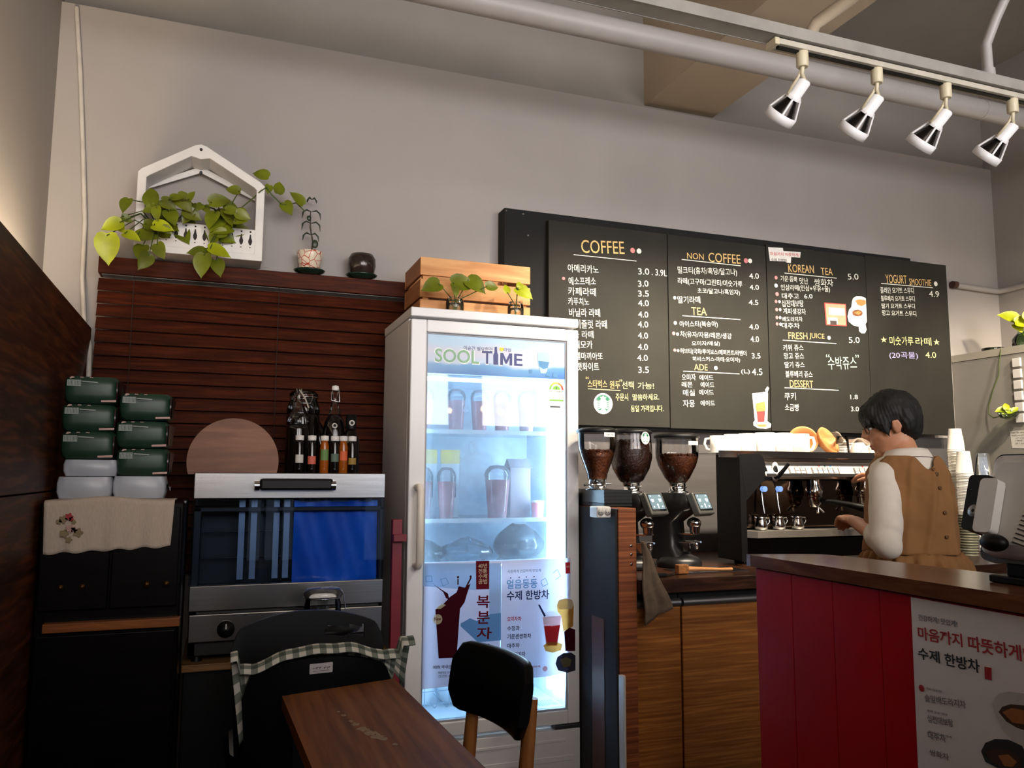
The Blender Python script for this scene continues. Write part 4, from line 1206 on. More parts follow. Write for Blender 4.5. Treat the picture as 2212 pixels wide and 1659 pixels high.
# on top of the oven
UX0, VX0 = Vector((1, 0, 0)), Vector((0, 0.1, 0.995))
rb = tag(MB().plate(arc((0, 0), 0.158, -17.5, 197.5, 60), (0.062, 3.105, 1.264), UX0, VX0, 0.022).build('round_board', wood('walnut_round', C(112, 72, 52), C(150, 102, 76), (1, 9, 9), 0.5, 3.0), None, 0.003),
        'round brown wooden pizza board standing upright on the oven', 'board')
liq_dark = P('dark_syrup', C(14, 9, 8), 0.08, var=0.2)
liq_amber = P('amber_syrup', C(150, 76, 16), 0.1, var=0.2)
OT = 1.1055     # top of the oven body


def lathe_part(name, mat, par, c, prof, n=24, caps=True, sx=1, sy=1):
    return MB().lathe(prof, n, c=c, caps=caps, sx=sx, sy=sy).build(name, mat, par)


# big clip jar
t = thing('clip_jar', 'large clip-top glass jar of dark syrup at the back of the oven top', 'jar', (0.316, 3.24, OT))
c = (0.316, 3.24, OT)
lathe_part('body', liq_dark, t, c, [(0.058, 0), (0.064, 0.01), (0.064, 0.33), (0.062, 0.345), (0.001, 0.346)])
lathe_part('glass_wall', clear, t, c, [(0.062, 0.347), (0.064, 0.36), (0.056, 0.395), (0.052, 0.40), (0.052, 0.415)], caps=False)
l_ = lathe_part('lid', clear, t, c, [(0.055, 0.417), (0.056, 0.424), (0.045, 0.436), (0.001, 0.44)])
mb = MB().tube([(c[0] + 0.056 * math.cos(a), c[1] + 0.056 * math.sin(a), c[2] + 0.412) for a in [i * math.pi / 12 for i in range(25)]], 0.0018, 6)
mb.tube([(c[0] - 0.03, c[1] - 0.05, c[2] + 0.412), (c[0] - 0.02, c[1] - 0.062, c[2] + 0.385), (c[0] + 0.02, c[1] - 0.062, c[2] + 0.385), (c[0] + 0.03, c[1] - 0.05, c[2] + 0.412)], 0.0018, 6)
mb.build('wire_clip', chrome, t)
# carafe
t = thing('glass_carafe', 'clear cone-necked glass carafe of dark syrup in front of the clip jar', 'carafe', (0.288, 3.13, OT))
c = (0.288, 3.13, OT)
lathe_part('body', liq_dark, t, c, [(0.036, 0), (0.042, 0.01), (0.043, 0.28), (0.04, 0.3), (0.001, 0.301)])
lathe_part('glass_neck', clear, t, c, [(0.041, 0.302), (0.042, 0.312), (0.03, 0.345), (0.016, 0.375), (0.011, 0.395), (0.011, 0.43), (0.015, 0.437)], caps=False)
MB().tube([(c[0], c[1] - 0.004, c[2] + 0.43), (c[0] + 0.02, c[1] - 0.016, c[2] + 0.40), (c[0] + 0.034, c[1] - 0.028, c[2] + 0.36)], 0.003, 6).build('hang_tag', P('paper_tag', C(180, 170, 156), 0.8), t)
# swing-top bottle
t = thing('swing_top_bottle', 'tall swing-top glass bottle of dark syrup with a round white seal', 'bottle', (0.432, 3.2, OT))
c = (0.432, 3.2, OT)
lathe_part('body', liq_dark, t, c, [(0.038, 0), (0.045, 0.008), (0.045, 0.27), (0.038, 0.315), (0.024, 0.345), (0.001, 0.346)])
lathe_part('glass_neck', clear, t, c, [(0.024, 0.347), (0.016, 0.375), (0.012, 0.40), (0.012, 0.43), (0.014, 0.432), (0.014, 0.44)], caps=False)
lathe_part('stopper', ceramic, t, c, [(0.012, 0.441), (0.014, 0.446), (0.013, 0.458), (0.001, 0.461)])
MB().tube([(c[0] - 0.014, c[1], c[2] + 0.436), (c[0] - 0.016, c[1] - 0.012, c[2] + 0.40), (c[0] + 0.016, c[1] - 0.014, c[2] + 0.395), (c[0] + 0.014, c[1], c[2] + 0.45)], 0.0016, 6).build('wire_bail', chrome, t)
seal = MB().lathe([(0.011, 0.0), (0.010, 0.002), (0.001, 0.0025)], 20, M=Matrix.Translation((c[0] - 0.004, c[1] - 0.0405, c[2] + 0.30)) @ Matrix.Rotation(math.radians(75), 4, 'X'))
seal.lathe([(0.006, 0.0026), (0.001, 0.003)], 16, 1, M=Matrix.Translation((c[0] - 0.004, c[1] - 0.0405, c[2] + 0.30)) @ Matrix.Rotation(math.radians(75), 4, 'X'))
seal.build('round_seal', [P('seal_paper', C(200, 196, 186), 0.6), black_plastic], t)
# leaning black bottle
t = thing('slanted_bottle', 'black bottle leaning at an angle between jar and swing-top bottle', 'bottle', (0.36, 3.27, OT))
mb = MB().lathe([(0.03, 0), (0.034, 0.01), (0.034, 0.27), (0.016, 0.34), (0.014, 0.36), (0.0175, 0.365), (0.0175, 0.425), (0.001, 0.427)], 20, M=Matrix.Translation((0.462, 3.343, OT + 0.012)) @ Matrix.Rotation(math.radians(-16), 4, 'Y'))
mb.build('bottle_glass', black_gloss, t)
t = thing('dark_bottle', 'dark bottle with a wide black cap and round white seal at the right end', 'bottle', (0.50, 3.16, OT))
c = (0.492, 3.17, OT)
lathe_part('body', liq_dark, t, c, [(0.03, 0), (0.034, 0.008), (0.034, 0.24), (0.022, 0.275), (0.018, 0.285), (0.001, 0.286)])
lathe_part('cap', black_plastic, t, c, [(0.02, 0.287), (0.021, 0.29), (0.021, 0.345), (0.001, 0.347)])
M = Matrix.Translation((c[0], c[1] - 0.022, c[2] + 0.312)) @ Matrix.Rotation(math.radians(90), 4, 'X')
MB().lathe([(0.011, 0.0), (0.001, 0.002)], 20, M=M).lathe([(0.006, 0.0022), (0.001, 0.0028)], 16, 1, M=M).build('round_seal', [MATS['seal_paper'], black_plastic], t)
# six small syrup bottles with white caps
sb_lab = [('small syrup bottle with white cap, leftmost of the six, pale flower label', 'seal_paper', C(190, 186, 160), 0), ('small syrup bottle with white cap and coral pink fruit label, second from the left', 'coral_label', C(200, 96, 74), 0),
          ('amber syrup bottle with white cap and green band label', 'green_label', C(96, 130, 70), 1), ('small dark syrup bottle with white cap right of the green-labelled one', 'grey_label', C(90, 110, 96), 0),
          ('amber syrup bottle with white cap and orange-red label', 'orange_label', C(214, 96, 50), 1), ('small dark syrup bottle with white cap, rightmost of the six', 'mustard_label', C(150, 120, 50), 0)]
for i, x in enumerate((0.291, 0.336, 0.382, 0.420, 0.452, 0.485)):
    lb, mn, mc, am = sb_lab[i]
    t = thing('syrup_bottle', lb, 'bottle', (x, 3.082, OT), 0, 'small syrup bottles with white caps')
    c = (x, 3.082, OT)
    lathe_part('body', liq_amber if am else liq_dark, t, c, [(0.014, 0), (0.017, 0.004), (0.017, 0.215), (0.013, 0.232), (0.012, 0.24), (0.001, 0.241)], 18)
    lathe_part('cap', white_plastic, t, c, [(0.0145, 0.238), (0.0155, 0.241), (0.0155, 0.256), (0.001, 0.258)], 18)
    m = P(mn, mc, 0.6)
    z0, z1 = ((0.155, 0.185), (0.15, 0.18), (0.165, 0.205), (0.16, 0.19), (0.165, 0.20), (0.15, 0.175))[i]
    mb = MB()
    mb.loft([[(c[0] + 0.0174 * math.cos(a), c[1] + 0.0174 * math.sin(a), c[2] + z) for a in [math.radians(-150 + 120 * q / 11) for q in range(12)]] for z in (z0, (z0 + z1) / 2, z1)], caps=False)
    mb.build('label', m, t)

# jar on a stool behind the far chair
t = thing('stool', 'black stool behind the far black chair', 'stool', (0.352, 2.76, 0))
lathe_part('seat', black_plastic, t, (0.352, 2.76, 0), [(0.12, 0.712), (0.125, 0.72), (0.12, 0.732), (0.001, 0.733)])
for k in range(4):
    a = math.pi / 4 + k * math.pi / 2
    MB().tube([(0.352 + 0.08 * math.cos(a), 2.76 + 0.08 * math.sin(a), 0.713), (0.352 + 0.115 * math.cos(a), 2.76 + 0.115 * math.sin(a), 0)], 0.011, 8).build('leg', black_metal, t)
c = (0.352, 2.76, 0.734)
t = thing('preserve_jar', 'small empty clip-top glass jar behind the far black chair, in front of the oven', 'jar', c)
lathe_part('glass_body', clear, t, c, [(0.05, 0.0), (0.058, 0.008), (0.06, 0.06), (0.055, 0.08), (0.058, 0.085)], caps=False)
lathe_part('lid', pane('lid_glass', (0.86, 0.84, 0.8, 1), 1.5, 0.15, (0.75, 0.72, 0.66, 1)), t, c, [(0.062, 0.087), (0.064, 0.092), (0.064, 0.100), (0.052, 0.112), (0.001, 0.115)])
mb = MB().tube([(c[0] + 0.06 * math.cos(a), c[1] + 0.06 * math.sin(a), c[2] + 0.084) for a in [i * math.pi / 12 for i in range(25)]], 0.0018, 6)
mb.tube([(c[0] + 0.058, c[1] - 0.01, c[2] + 0.11), (c[0] + 0.066, c[1] - 0.012, c[2] + 0.09), (c[0] + 0.072, c[1] - 0.015, c[2] + 0.04)], 0.002, 6)
mb.build('wire_clip', chrome, t)

# ============================================================ FRIDGE
fr = thing('display_fridge', 'white upright glass-door drinks fridge glowing blue-white inside', 'fridge', (1.0, 3.2, 0))
X0, X1 = 0.663, 1.343
mb = MB().box(X0, X0 + 0.035, 2.945, 3.40, 0.29, 1.805).box(X1 - 0.035, X1, 2.945, 3.40, 0.29, 1.805).box(X0 + 0.0355, X1 - 0.0355, 3.37, 3.399, 0.291, 1.804)
mb.box(X0, X1, 2.945, 3.40, 0.03, 0.2895).box(X0 + 0.036, X1 - 0.036, 2.946, 3.369, 1.60, 1.804)
mb.build('cabinet', white_metal, fr, 0.004)
liner = P('fridge_liner', C(205, 220, 232), 0.4, var=0.02)
MB().box(0.699, 0.703, 2.96, 3.368, 0.335, 1.598).box(1.303, 1.307, 2.96, 3.368, 0.335, 1.598).box(0.70, 1.306, 3.364, 3.368, 0.335, 1.598).box(0.70, 1.306, 2.96, 3.368, 0.293, 0.335).box(0.70, 1.306, 2.96, 3.368, 1.59, 1.598).build('liner', liner, fr)
MB().box(X0 - 0.002, X1 + 0.002, 2.90, 3.405, 1.807, 1.842).build('top_cap', white_metal, fr, 0.004)
mb = MB().box(X0, X1, 2.90, 2.944, 0.03, 0.268)
mb.box(X0 + 0.03, X1 - 0.06, 2.897, 2.90, 0.225, 0.235).box(X0 + 0.03, X1 - 0.03, 2.897, 2.90, 0.155, 0.175)
mb.build('lower_panel', white_metal, fr, 0.003)
MB().box(1.24, 1.345, 2.90, 2.94, 0.270, 0.284).build('hinge', P('hinge_steel', C(90, 92, 96), 0.4, 0.8), fr, 0.002)
mb = MB()
for x in (0.70, 1.30):
    for y in (2.97, 3.37):
        mb.lathe([(0.02, 0), (0.02, 0.028)], 12, c=(x, y, 0.001))
mb.build('feet', black_plastic, fr)
dr = MB().box(X0, 0.723, 2.90, 2.943, 0.287, 1.797).box(1.294, X1, 2.90, 2.943, 0.287, 1.797).box(0.723, 1.294, 2.90, 2.943, 0.287, 0.337).box(0.723, 1.294, 2.90, 2.943, 1.75, 1.797).build('door', white_metal, fr, 0.004)
MB().box(0.724, 1.293, 2.915, 2.919, 0.338, 1.749).build('glass', pane('misted_glass', (0.93, 0.97, 1, 1), 1.2, 0.20, (0.66, 0.82, 1.0, 1)), dr)
gk = MB().box(0.7235, 0.7285, 2.906, 2.915, 0.338, 1.749).box(1.2885, 1.2935, 2.906, 2.915, 0.338, 1.749).box(0.7285, 1.2885, 2.906, 2.915, 1.744, 1.749).box(0.7285, 1.2885, 2.906, 2.915, 0.338, 0.343)
gk.build('gasket', P('grey_gasket', C(150, 152, 158), 0.6), dr)
mb = MB().tube([(0.695, 2.90, 1.175), (0.695, 2.862, 1.175), (0.697, 2.852, 1.16), (0.697, 2.852, 0.91), (0.695, 2.862, 0.895), (0.695, 2.90, 0.895)], 0.013, 12)
mb.build('handle', P('handle_plastic', C(226, 218, 206), 0.35, var=0.02), dr)
SIGN = dict(green=P('sign_green', C(120, 168, 130), 0.4), navy=P('sign_navy', C(40, 46, 110), 0.4), yellow=P('sign_yellow', C(214, 190, 30), 0.4), aqua=P('sign_aqua', C(160, 206, 226), 0.4), blue=P('sign_blue', C(70, 130, 180), 0.4))
sky_m = bpy.data.materials.new('sign_sky_print')       # printed seascape: pale clouds above a blue sea
nt, b = nodes_of(sky_m)
tc = nt.nodes.new('ShaderNodeTexCoord')
sx = nt.nodes.new('ShaderNodeSeparateXYZ')
nz = nt.nodes.new('ShaderNodeTexNoise')
nz.inputs['Scale'].default_value = 6
ad = nt.nodes.new('ShaderNodeMath')
ad.operation = 'MULTIPLY_ADD'
ad.inputs[1].default_value = 0.06
rp = nt.nodes.new('ShaderNodeValToRGB')
e = rp.color_ramp.elements
e[0].position, e[0].color = 0.20, C(28, 104, 176)
e[1].position, e[1].color = 0.98, C(160, 194, 222)
for p_, c_ in ((0.42, C(70, 140, 196)), (0.50, C(168, 188, 214)), (0.78, C(186, 186, 206))):
    q = e.new(p_)
    q.color = c_
mr = nt.nodes.new('ShaderNodeMapRange')
mr.inputs['From Min'].default_value, mr.inputs['From Max'].default_value = 1.60, 1.755
nt.links.new(tc.outputs['Object'], sx.inputs[0])
nt.links.new(tc.outputs['Object'], nz.inputs['Vector'])
nt.links.new(nz.outputs[0], ad.inputs[0])
nt.links.new(sx.outputs['Z'], ad.inputs[2])
nt.links.new(ad.outputs[0], mr.inputs[0])
nt.links.new(mr.outputs[0], rp.inputs[0])
nt.links.new(rp.outputs[0], b.inputs['Base Color'])
b.inputs['Roughness'].default_value = 0.25
sg = MB().box(0.7285, 1.2885, 2.9085, 2.9145, 1.597, 1.744).build('header_sign', sky_m, dr)
UX, UZ = Vector((1, 0, 0)), Vector((0, 0, 1))
ks = list(SIGN)
halo = []
for r in FRIDGE_SIGN:
    if r[0] == 't' and r[1] in ('SOOL', 'T', 'M', 'E'):
        halo.append(r)
M_POLY = [(0, 0), (.22, 0), (.22, .60), (.43, .12), (.57, .12), (.78, .60), (.78, 0), (1, 0), (1, 1), (.76, 1), (.5, .42), (.24, 1), (0, 1)]
mb = MB()
for r in halo:
    if r[1] == 'M':
        mb.plate([(r[2] - 0.004 + x * (r[4] + 0.008), r[3] - 0.004 + z * (r[5] + 0.008)) for x, z in M_POLY], (0, 2.9083, 0), UX, UZ)
        continue
    mb.text(r[1], Vector((r[2] - 0.004, 2.9083, r[3] - 0.004)), UX, UZ, r[4] + 0.008, r[5] + 0.008, 0, 0, 0.02)
hl = mb.build('lettering_outline', P('sign_halo', C(224, 232, 236), 0.4), dr)
mb = MB()
for i, r in enumerate(FRIDGE_SIGN):
    y = 2.9079 - 0.00005 * i
    if r[0] == 't' and r[1] == 'M':
        mb.plate([(r[2] + x * r[4], r[3] + z * r[5]) for x, z in M_POLY], (0, y, 0), UX, UZ, 0, ks.index(r[7]))
    elif r[0] == 't':
        mb.text(r[1], (r[2], y, r[3]), UX, UZ, r[4], r[5], ks.index(r[7]), 0, 0.015 if len(r[1]) < 5 and r[1] != '타임' else 0.0)
    else:
        mb.plate(r[1], (0, y, 0), UX, UZ, 0, ks.index(r[2]))
mb.build('lettering', [SIGN[k] for k in ks], dr)
# energy label on the glass
el = MB()
w0, w1, z0, z1 = 1.221, 1.286, 1.480, 1.588
ex = (w0 + w1) / 2
el.plate([(w0, z0)] + [(w1, z0), (w1, 1.555)] + arc((ex, 1.555), (w1 - w0) / 2, 0, 180, 14), (0, 2.9135, 0), UX, UZ, 0, 0)
for k, c in enumerate((1, 2, 3, 4, 5)):
    a0, a1 = 180 - 36 * k, 180 - 36 * (k + 1)
    el.plate(arc((ex, 1.555), 0.030, a0, a1, 4) + arc((ex, 1.555), 0.023, a1, a0, 4), (0, 2.9131, 0), UX, UZ, 0, c)
el.plate(arc((ex, 1.555), 0.016, 0, 180, 12), (0, 2.9131, 0), UX, UZ, 0, 1)
el.text('1', (ex - 0.002, 2.9128, 1.557), UX, UZ, 0.004, 0.009, 6)
el.text('에너지소비효율등급', (w0 + 0.008, 2.9131, 1.545), UX, UZ, 0.05, 0.006, 6)
for k in range(3):
    el.text('월간소비전력량', (w0 + 0.004, 2.9131, 1.532 - k * 0.006), UX, UZ, 0.022, 0.004, 6)
    el.text('35 kWh/월', (w0 + 0.038, 2.9131, 1.532 - k * 0.006), UX, UZ, 0.022, 0.004, 6)
el.plate([(w0 + 0.003, 1.510), (w1 - 0.003, 1.510), (w1 - 0.003, 1.516), (w0 + 0.003, 1.516)], (0, 2.9131, 0), UX, UZ, 0, 1)
el.plate([(w0 + 0.006, 1.484), (w1 - 0.016, 1.484), (w1 - 0.016, 1.490), (w0 + 0.006, 1.490)], (0, 2.9131, 0), UX, UZ, 0, 6)
el.build('energy_label', [P('label_white', C(232, 236, 238), 0.5), P('label_green', C(120, 180, 60), 0.5), P('label_lime', C(190, 200, 60), 0.5), P('label_amber', C(226, 180, 60), 0.5), P('label_orange', C(220, 130, 50), 0.5), P('label_red', C(200, 60, 50), 0.5), P('label_ink', C(70, 76, 82), 0.5)], dr)
# inside
led_m = glow('cool_led', (0.62, 0.86, 1.0, 1), 34.0)
MB().box(1.245, 1.290, 2.972, 2.992, 0.40, 1.585).build('glow_strip', led_m, fr)
MB().box(0.7045, 0.722, 2.965, 2.985, 0.40, 1.585).build('glow_strip', glow('side_fill', (0.62, 0.86, 1.0, 1), 9.0), fr)  # unseen strip added on the left to brighten the interior and the poster
MB().box(0.74, 1.24, 2.986, 2.996, 0.872, 0.880).build('shelf_fill', glow('shelf_fill_glow', (0.66, 0.86, 1.0, 1), 34.0), fr)  # hidden glow added under the shelf to light the posters from behind
MB().box(0.74, 1.26, 2.965, 2.985, 1.578, 1.588).build('top_led_strip', glow('cool_led_soft', (0.6, 0.84, 1.0, 1), 12.0), fr)
shelf_m = pane('shelf_glass', (0.75, 0.9, 1, 1), 1.5, 0.35, (0.75, 0.9, 1.0, 1))
for z in (1.388, 1.05, 0.89):
    s_ = MB().box(0.706, 1.30, 2.985, 3.36, z - 0.006, z - 0.002).build('shelf', shelf_m, fr)
    MB().box(0.706, 1.30, 2.978, 2.985, z - 0.012, z + 0.004).build('shelf_front_rail', P('shelf_rail', C(214, 228, 238), 0.3), s_)
# printed posters stuck over the lower glass and frame
PAL = dict(sky=paper('print_sky', C(176, 206, 230)), blue=paper('print_blue', C(116, 164, 200)), maroon=paper('print_maroon', C(92, 24, 34), 0.15), cream=paper('print_cream', C(232, 224, 196)), wine=paper('print_wine', C(58, 16, 28), 0.1), dark=paper('print_dark', C(50, 50, 62), 0.15), grey=paper('print_grey', C(140, 144, 158)), navy=paper('print_navy', C(40, 48, 92), 0.15), red=paper('print_red', C(180, 46, 52), 0.2), pink=paper('print_pink', C(226, 176, 176)), white=paper('print_white', C(244, 244, 246)), amber=paper('print_amber', C(196, 146, 70)), olive=paper('print_olive', C(130, 126, 90)))
kp = list(PAL)
sheet = paper('poster_sheet', C(236, 234, 244), 0.72)
po = thing('berry_tea_poster', 'poster of a dark berry drink splashing from a glass on the fridge door, left one', 'poster', (0.87, 2.897, 0.46))
MB().plate([(0.725, 0.46), (1.018, 0.468), (1.021, 0.9), (0.727, 0.901)], (0, 2.8975, 0), UX, UZ, 0.0008).build('sheet', sheet, po)
printed('print', POSTER_BERRY, (0, 2.8968, 0), UX, UZ, po, [PAL[k] for k in kp], kp, 0.00002, 0.018)
po = thing('iced_tea_poster', 'poster of iced herbal teas in glasses on the fridge door, right one', 'poster', (1.16, 2.897, 0.46))
MB().plate([(1.0215, 0.468), (1.216, 0.466), (1.30, 0.478), (1.306, 0.902), (1.0225, 0.9)], (0, 2.8975, 0), UX, UZ, 0.0008).build('sheet', sheet, po)
printed('print', POSTER_ICE, (0, 2.8968, 0), UX, UZ, po, [PAL[k] for k in kp], kp, 0.00002, 0.018)

# drinks and bags
pink = P('pink_drink', C(214, 120, 126), 0.3, var=0.08)
cupw = pane('clear_cup', (0.9, 0.93, 0.97, 1), 1.2, 0.22, (0.8, 0.88, 1, 1))


def drink(loc, h, r, lb, grp, mat=pink):
    t = thing('drink_cup', lb, 'cup', loc, 0, grp)
    MB().lathe([(r * 0.72, 0), (r * 0.98, h * 0.72), (0.001, h * 0.725)], 20, c=loc).build('drink', mat, t)
    MB().lathe([(r * 0.74, -0.0005), (r * 1.03, h * 0.8)], 20, c=loc, caps=False).build('clear_wall', cupw, t)
    MB().lathe([(r * 1.06, h * 0.8), (r * 1.06, h * 0.82), (r * 0.95, h * 0.9), (r * 0.6, h * 0.985), (0.001, h)], 20, c=loc).build('dome_lid', cupw, t)
    return t


top_lb = ['pink drink cup at the left end of the top fridge shelf', 'pink drink cup second from the left on the top fridge shelf', 'pink drink cup in the middle of the top fridge shelf', 'pink drink cup fourth from the left on the top fridge shelf', 'pink drink cup at the right end of the top fridge shelf']
for x, lb in zip((0.765, 0.895, 0.992, 1.088, 1.195), top_lb):
    drink((x, 3.09, 1.3868), 0.175, 0.036, lb, 'pink drinks on the top fridge shelf')
drink((0.76, 3.06, 1.0488), 0.20, 0.034, 'pink drink cup at the far left of the middle fridge shelf', 'drinks on the middle fridge shelf')
drink((0.85, 3.06, 1.0488), 0.20, 0.036, 'pink drink cup beside the pouches on the middle fridge shelf', 'drinks on the middle fridge shelf')
drink((1.06, 3.06, 1.0488), 0.21, 0.05, 'large pink drink cup in the middle of the middle fridge shelf', 'drinks on the middle fridge shelf')
t = thing('juice_carton', 'brown-grey carton at the right of the middle fridge shelf', 'carton', (1.17, 3.10, 1.0488))
MB().box(1.125, 1.215, 3.09, 3.17, 1.0488, 1.25).build('carton_body', P('taupe_carton', C(124, 112, 120), 0.5), t, 0.003)
MB().loft([[(1.125, 3.09, 1.2505), (1.215, 3.09, 1.2505), (1.215, 3.17, 1.2505), (1.125, 3.17, 1.2505)], [(1.125, 3.127, 1.285), (1.215, 3.127, 1.285), (1.215, 3.133, 1.285), (1.125, 3.133, 1.285)]], smooth=False).build('gable_top', MATS['taupe_carton'], t)
t = thing('pink_tub', 'small pink tub in front of the carton in the fridge', 'tub', (1.238, 3.03, 1.0488))
MB().lathe([(0.022, 0), (0.026, 0.06)], 20, c=(1.225, 3.04, 1.0488)).build('tub_body', P('pink_tub_plastic', C(226, 130, 140), 0.4), t)
MB().lathe([(0.0275, 0.061), (0.0275, 0.068), (0.001, 0.07)], 20, c=(1.225, 3.04, 1.0488)).build('lid', white_plastic, t)
pouch_m = P('pouch_foil', C(196, 206, 214), 0.3, var=0.06, bump=0.3)
for i, (x, lb) in enumerate(((0.80, 'white pouch with yellow top at the left of the middle fridge shelf'), (0.895, 'white pouch with yellow top and dark print in the fridge, right of the other pouch'))):
    t = thing('drink_pouch', lb, 'pouch', (x, 3.17, 1.0488), 0, 'yellow-topped pouches in the fridge')
    MB().loft([[(x + 0.04 * math.cos(a) * wx, 3.17 + 0.025 * math.sin(a) * wy, 1.0488 + z) for a in [2 * math.pi * k / 20 for k in range(20)]] for z, wx, wy in ((0, 0.9, 1.0), (0.03, 1, 1), (0.2, 1, 0.5), (0.27, 1, 0.08))]).build('pouch_body', pouch_m, t)
    MB().loft([[(x + 0.041 * math.cos(a) * wx, 3.17 + 0.026 * math.sin(a) * wy, 1.0488 + z) for a in [2 * math.pi * k / 20 for k in range(20)]] for z, wx, wy in ((0.215, 1, 0.45), (0.245, 1, 0.25), (0.271, 1, 0.1))]).build('yellow_band', P('pouch_yellow', C(220, 200, 90), 0.4), t)
    MB().plate([(-0.006, 0.06), (0.006, 0.06), (0.006, 0.19), (-0.006, 0.19)], (x, 3.143, 1.0488), UX, UZ).plate([(0.012, 0.08), (0.018, 0.08), (0.018, 0.17), (0.012, 0.17)], (x, 3.143, 1.0488), UX, UZ).build('dark_print', P('pouch_ink', C(70, 70, 84), 0.5), t)
bag_dark = P('black_bag_film', C(22, 26, 34), 0.18, var=0.4, scale=20, bump=1.0)
bag_clear = pane('bag_film', (0.7, 0.78, 0.85, 1), 2.0, 0.25, (0.7, 0.82, 0.92, 1), 0.15)


def bag(loc, rx, ry, h, mat, name, lb, seed):
    rnd = random.Random(seed)
    ph = [rnd.uniform(0, 6.28) for _ in range(6)]
    mb = MB()
    rings = []
    for i in range(11):
        tt = i / 10
        rr = math.sin(math.pi * (0.18 + 0.78 * tt)) ** 0.6
        rings.append([(loc[0] + rx * rr * math.cos(a) * (1 + 0.07 * math.sin(5 * a + ph[0] + tt * 4) + 0.04 * math.sin(11 * a + ph[1])), loc[1] + ry * rr * math.sin(a) * (1 + 0.06 * math.sin(7 * a + ph[2])), loc[2] + h * tt * (1 + 0.12 * math.sin(2 * a + ph[3]) * tt)) for a in [2 * math.pi * k / 40 for k in range(40)]])
    mb.loft(rings)
    return tag(mb.build(name, mat), lb, 'bag')


bag((1.175, 3.13, 0.8885), 0.10, 0.11, 0.12, bag_dark, 'food_bag', 'crumpled black plastic bag on the lower fridge shelf, right side', 3)
bag((0.95, 3.12, 0.8885), 0.11, 0.10, 0.075, bag_clear, 'food_bag', 'clear crumpled plastic bag in the middle of the lower fridge shelf', 5)
bag((0.79, 3.12, 0.8885), 0.07, 0.10, 0.07, bag_dark, 'food_bag', 'dark plastic bag on the lower fridge shelf, left side', 8)
# wire basket at the bottom
t = thing('wire_basket', 'white wire basket with packs at the bottom of the fridge', 'basket', (0.9, 3.1, 0.336))
mb = MB()
wire = P('grey_wire', C(120, 150, 176), 0.4, 0.3)
for x in [0.72 + 0.048 * k for k in range(11)]:
    mb.tube([(x, 3.03, 0.50), (x, 3.03, 0.36), (x, 3.06, 0.345), (x, 3.3, 0.345)], 0.0017, 5)
for z in (0.37, 0.415, 0.46, 0.50):
    mb.tube([(0.715, 3.03, z), (1.205, 3.03, z), (1.205, 3.3, z)], 0.0017, 5)
mb.build('wires', wire, t)
for i, x in enumerate((0.78, 0.90, 1.02, 1.14)):
    bag((x, 3.16, 0.3475), 0.056, 0.08, 0.13, P('white_pack', C(206, 220, 230), 0.4, bump=0.4), 'ice_pack', ['white pack at the left end of the wire basket in the fridge', 'white pack second from the left in the wire basket', 'white pack third from the left in the wire basket', 'white pack at the right end of the wire basket'][i], 20 + i)
mb = MB()
for k in range(8):
    mb.box(1.215 + 0.010 * k, 1.218 + 0.010 * k, 2.985, 3.05, 0.3352, 0.342)
mb.build('floor_vent', liner, fr)

# crate and two jars on the fridge
cr = thing('pine_crate', 'slatted pine crate lying on top of the fridge', 'crate', (0.98, 3.25, 1.8425))
for i, z in enumerate((1.8445, 1.928, 2.018)):
    MB().box(0.742, 1.215, 3.10, 3.112, z, z + 0.074).build('front_slat', pine, cr, 0.002)
    MB().box(0.742, 0.754, 3.113, 3.375, z, z + 0.074).build('side_slat', wood('pine_side', C(140, 88, 52), C(176, 118, 76), (9, 1, 9), 0.55, 3.0), cr, 0.002)
    MB().box(1.203, 1.215, 3.113, 3.375, z, z + 0.074).build('side_slat', MATS['pine_side'], cr, 0.002)
    MB().box(0.742, 1.215, 3.376, 3.388, z, z + 0.074).build('back_slat', pine, cr, 0.002)
for x in (0.755, 1.178):
    for y in (3.113, 3.351):
        MB().box(x, x + 0.024, y, y + 0.024, 1.8445, 2.09).build('corner_post', pine, cr)
MB().box(0.78, 1.175, 3.125, 3.375, 1.8445, 1.853).build('bottom', pine, cr)
mat_in = P('white_crate_paper', C(190, 186, 186), 0.8)
tag(MB().box(0.79, 1.17, 3.18, 3.345, 1.855, 1.98).build('paper_packet', mat_in, None, 0.004), 'white packet seen through the gaps of the crate', 'packet')
water = pane('jar_water', (0.93, 0.93, 0.86, 1), 1.4, 0.10, (0.8, 0.78, 0.62, 1))
for i, (x, r, lf, lb) in enumerate(((0.862, 0.036, J1, 'wide glass jar with pothos cuttings on the fridge, left one'), (1.118, 0.033, J2, 'glass jar with bright young cuttings on the fridge, right one'))):
    c = (x, 3.015, 1.8425)
    t = thing('cutting_jar', lb, 'jar', c, 0, 'jars of cuttings on the fridge')
    MB().lathe([(r * 0.8, 0.0), (r, 0.006), (r, 0.05), (r * 0.85, 0.068), (r * 0.85, 0.082), (r * 0.95, 0.084)], 24, c=c, caps=False).build('glass', clear, t)
    MB().lathe([(r * 0.95, 0.004), (r * 0.95, 0.046), (0.001, 0.047)], 24, c=c).build('water', water, t)
    g = thing('pothos_cutting', ['dark green pothos cuttings standing in the left jar on the fridge', 'bright yellow-green cuttings standing in the right jar on the fridge'][i], 'plant', (x, 3.015, 1.87))
    mb, st = MB(), MB()
    for k, (lx, lz, ln, a) in enumerate(lf):
        b_ = leaf_into(mb, (lx, 3.005 - 0.01 * k, lz), ln, a, (random.uniform(-0.3, 0.3), 0.35), i)
        st.tube([(x, 3.015, 1.85), (x + (lx - x) * 0.15, 3.013, 1.91), b_], 0.002, 5)
    mb.build('leaves', [leaf, leaf_bright], g)
    st.build('stems', stem_green, g)

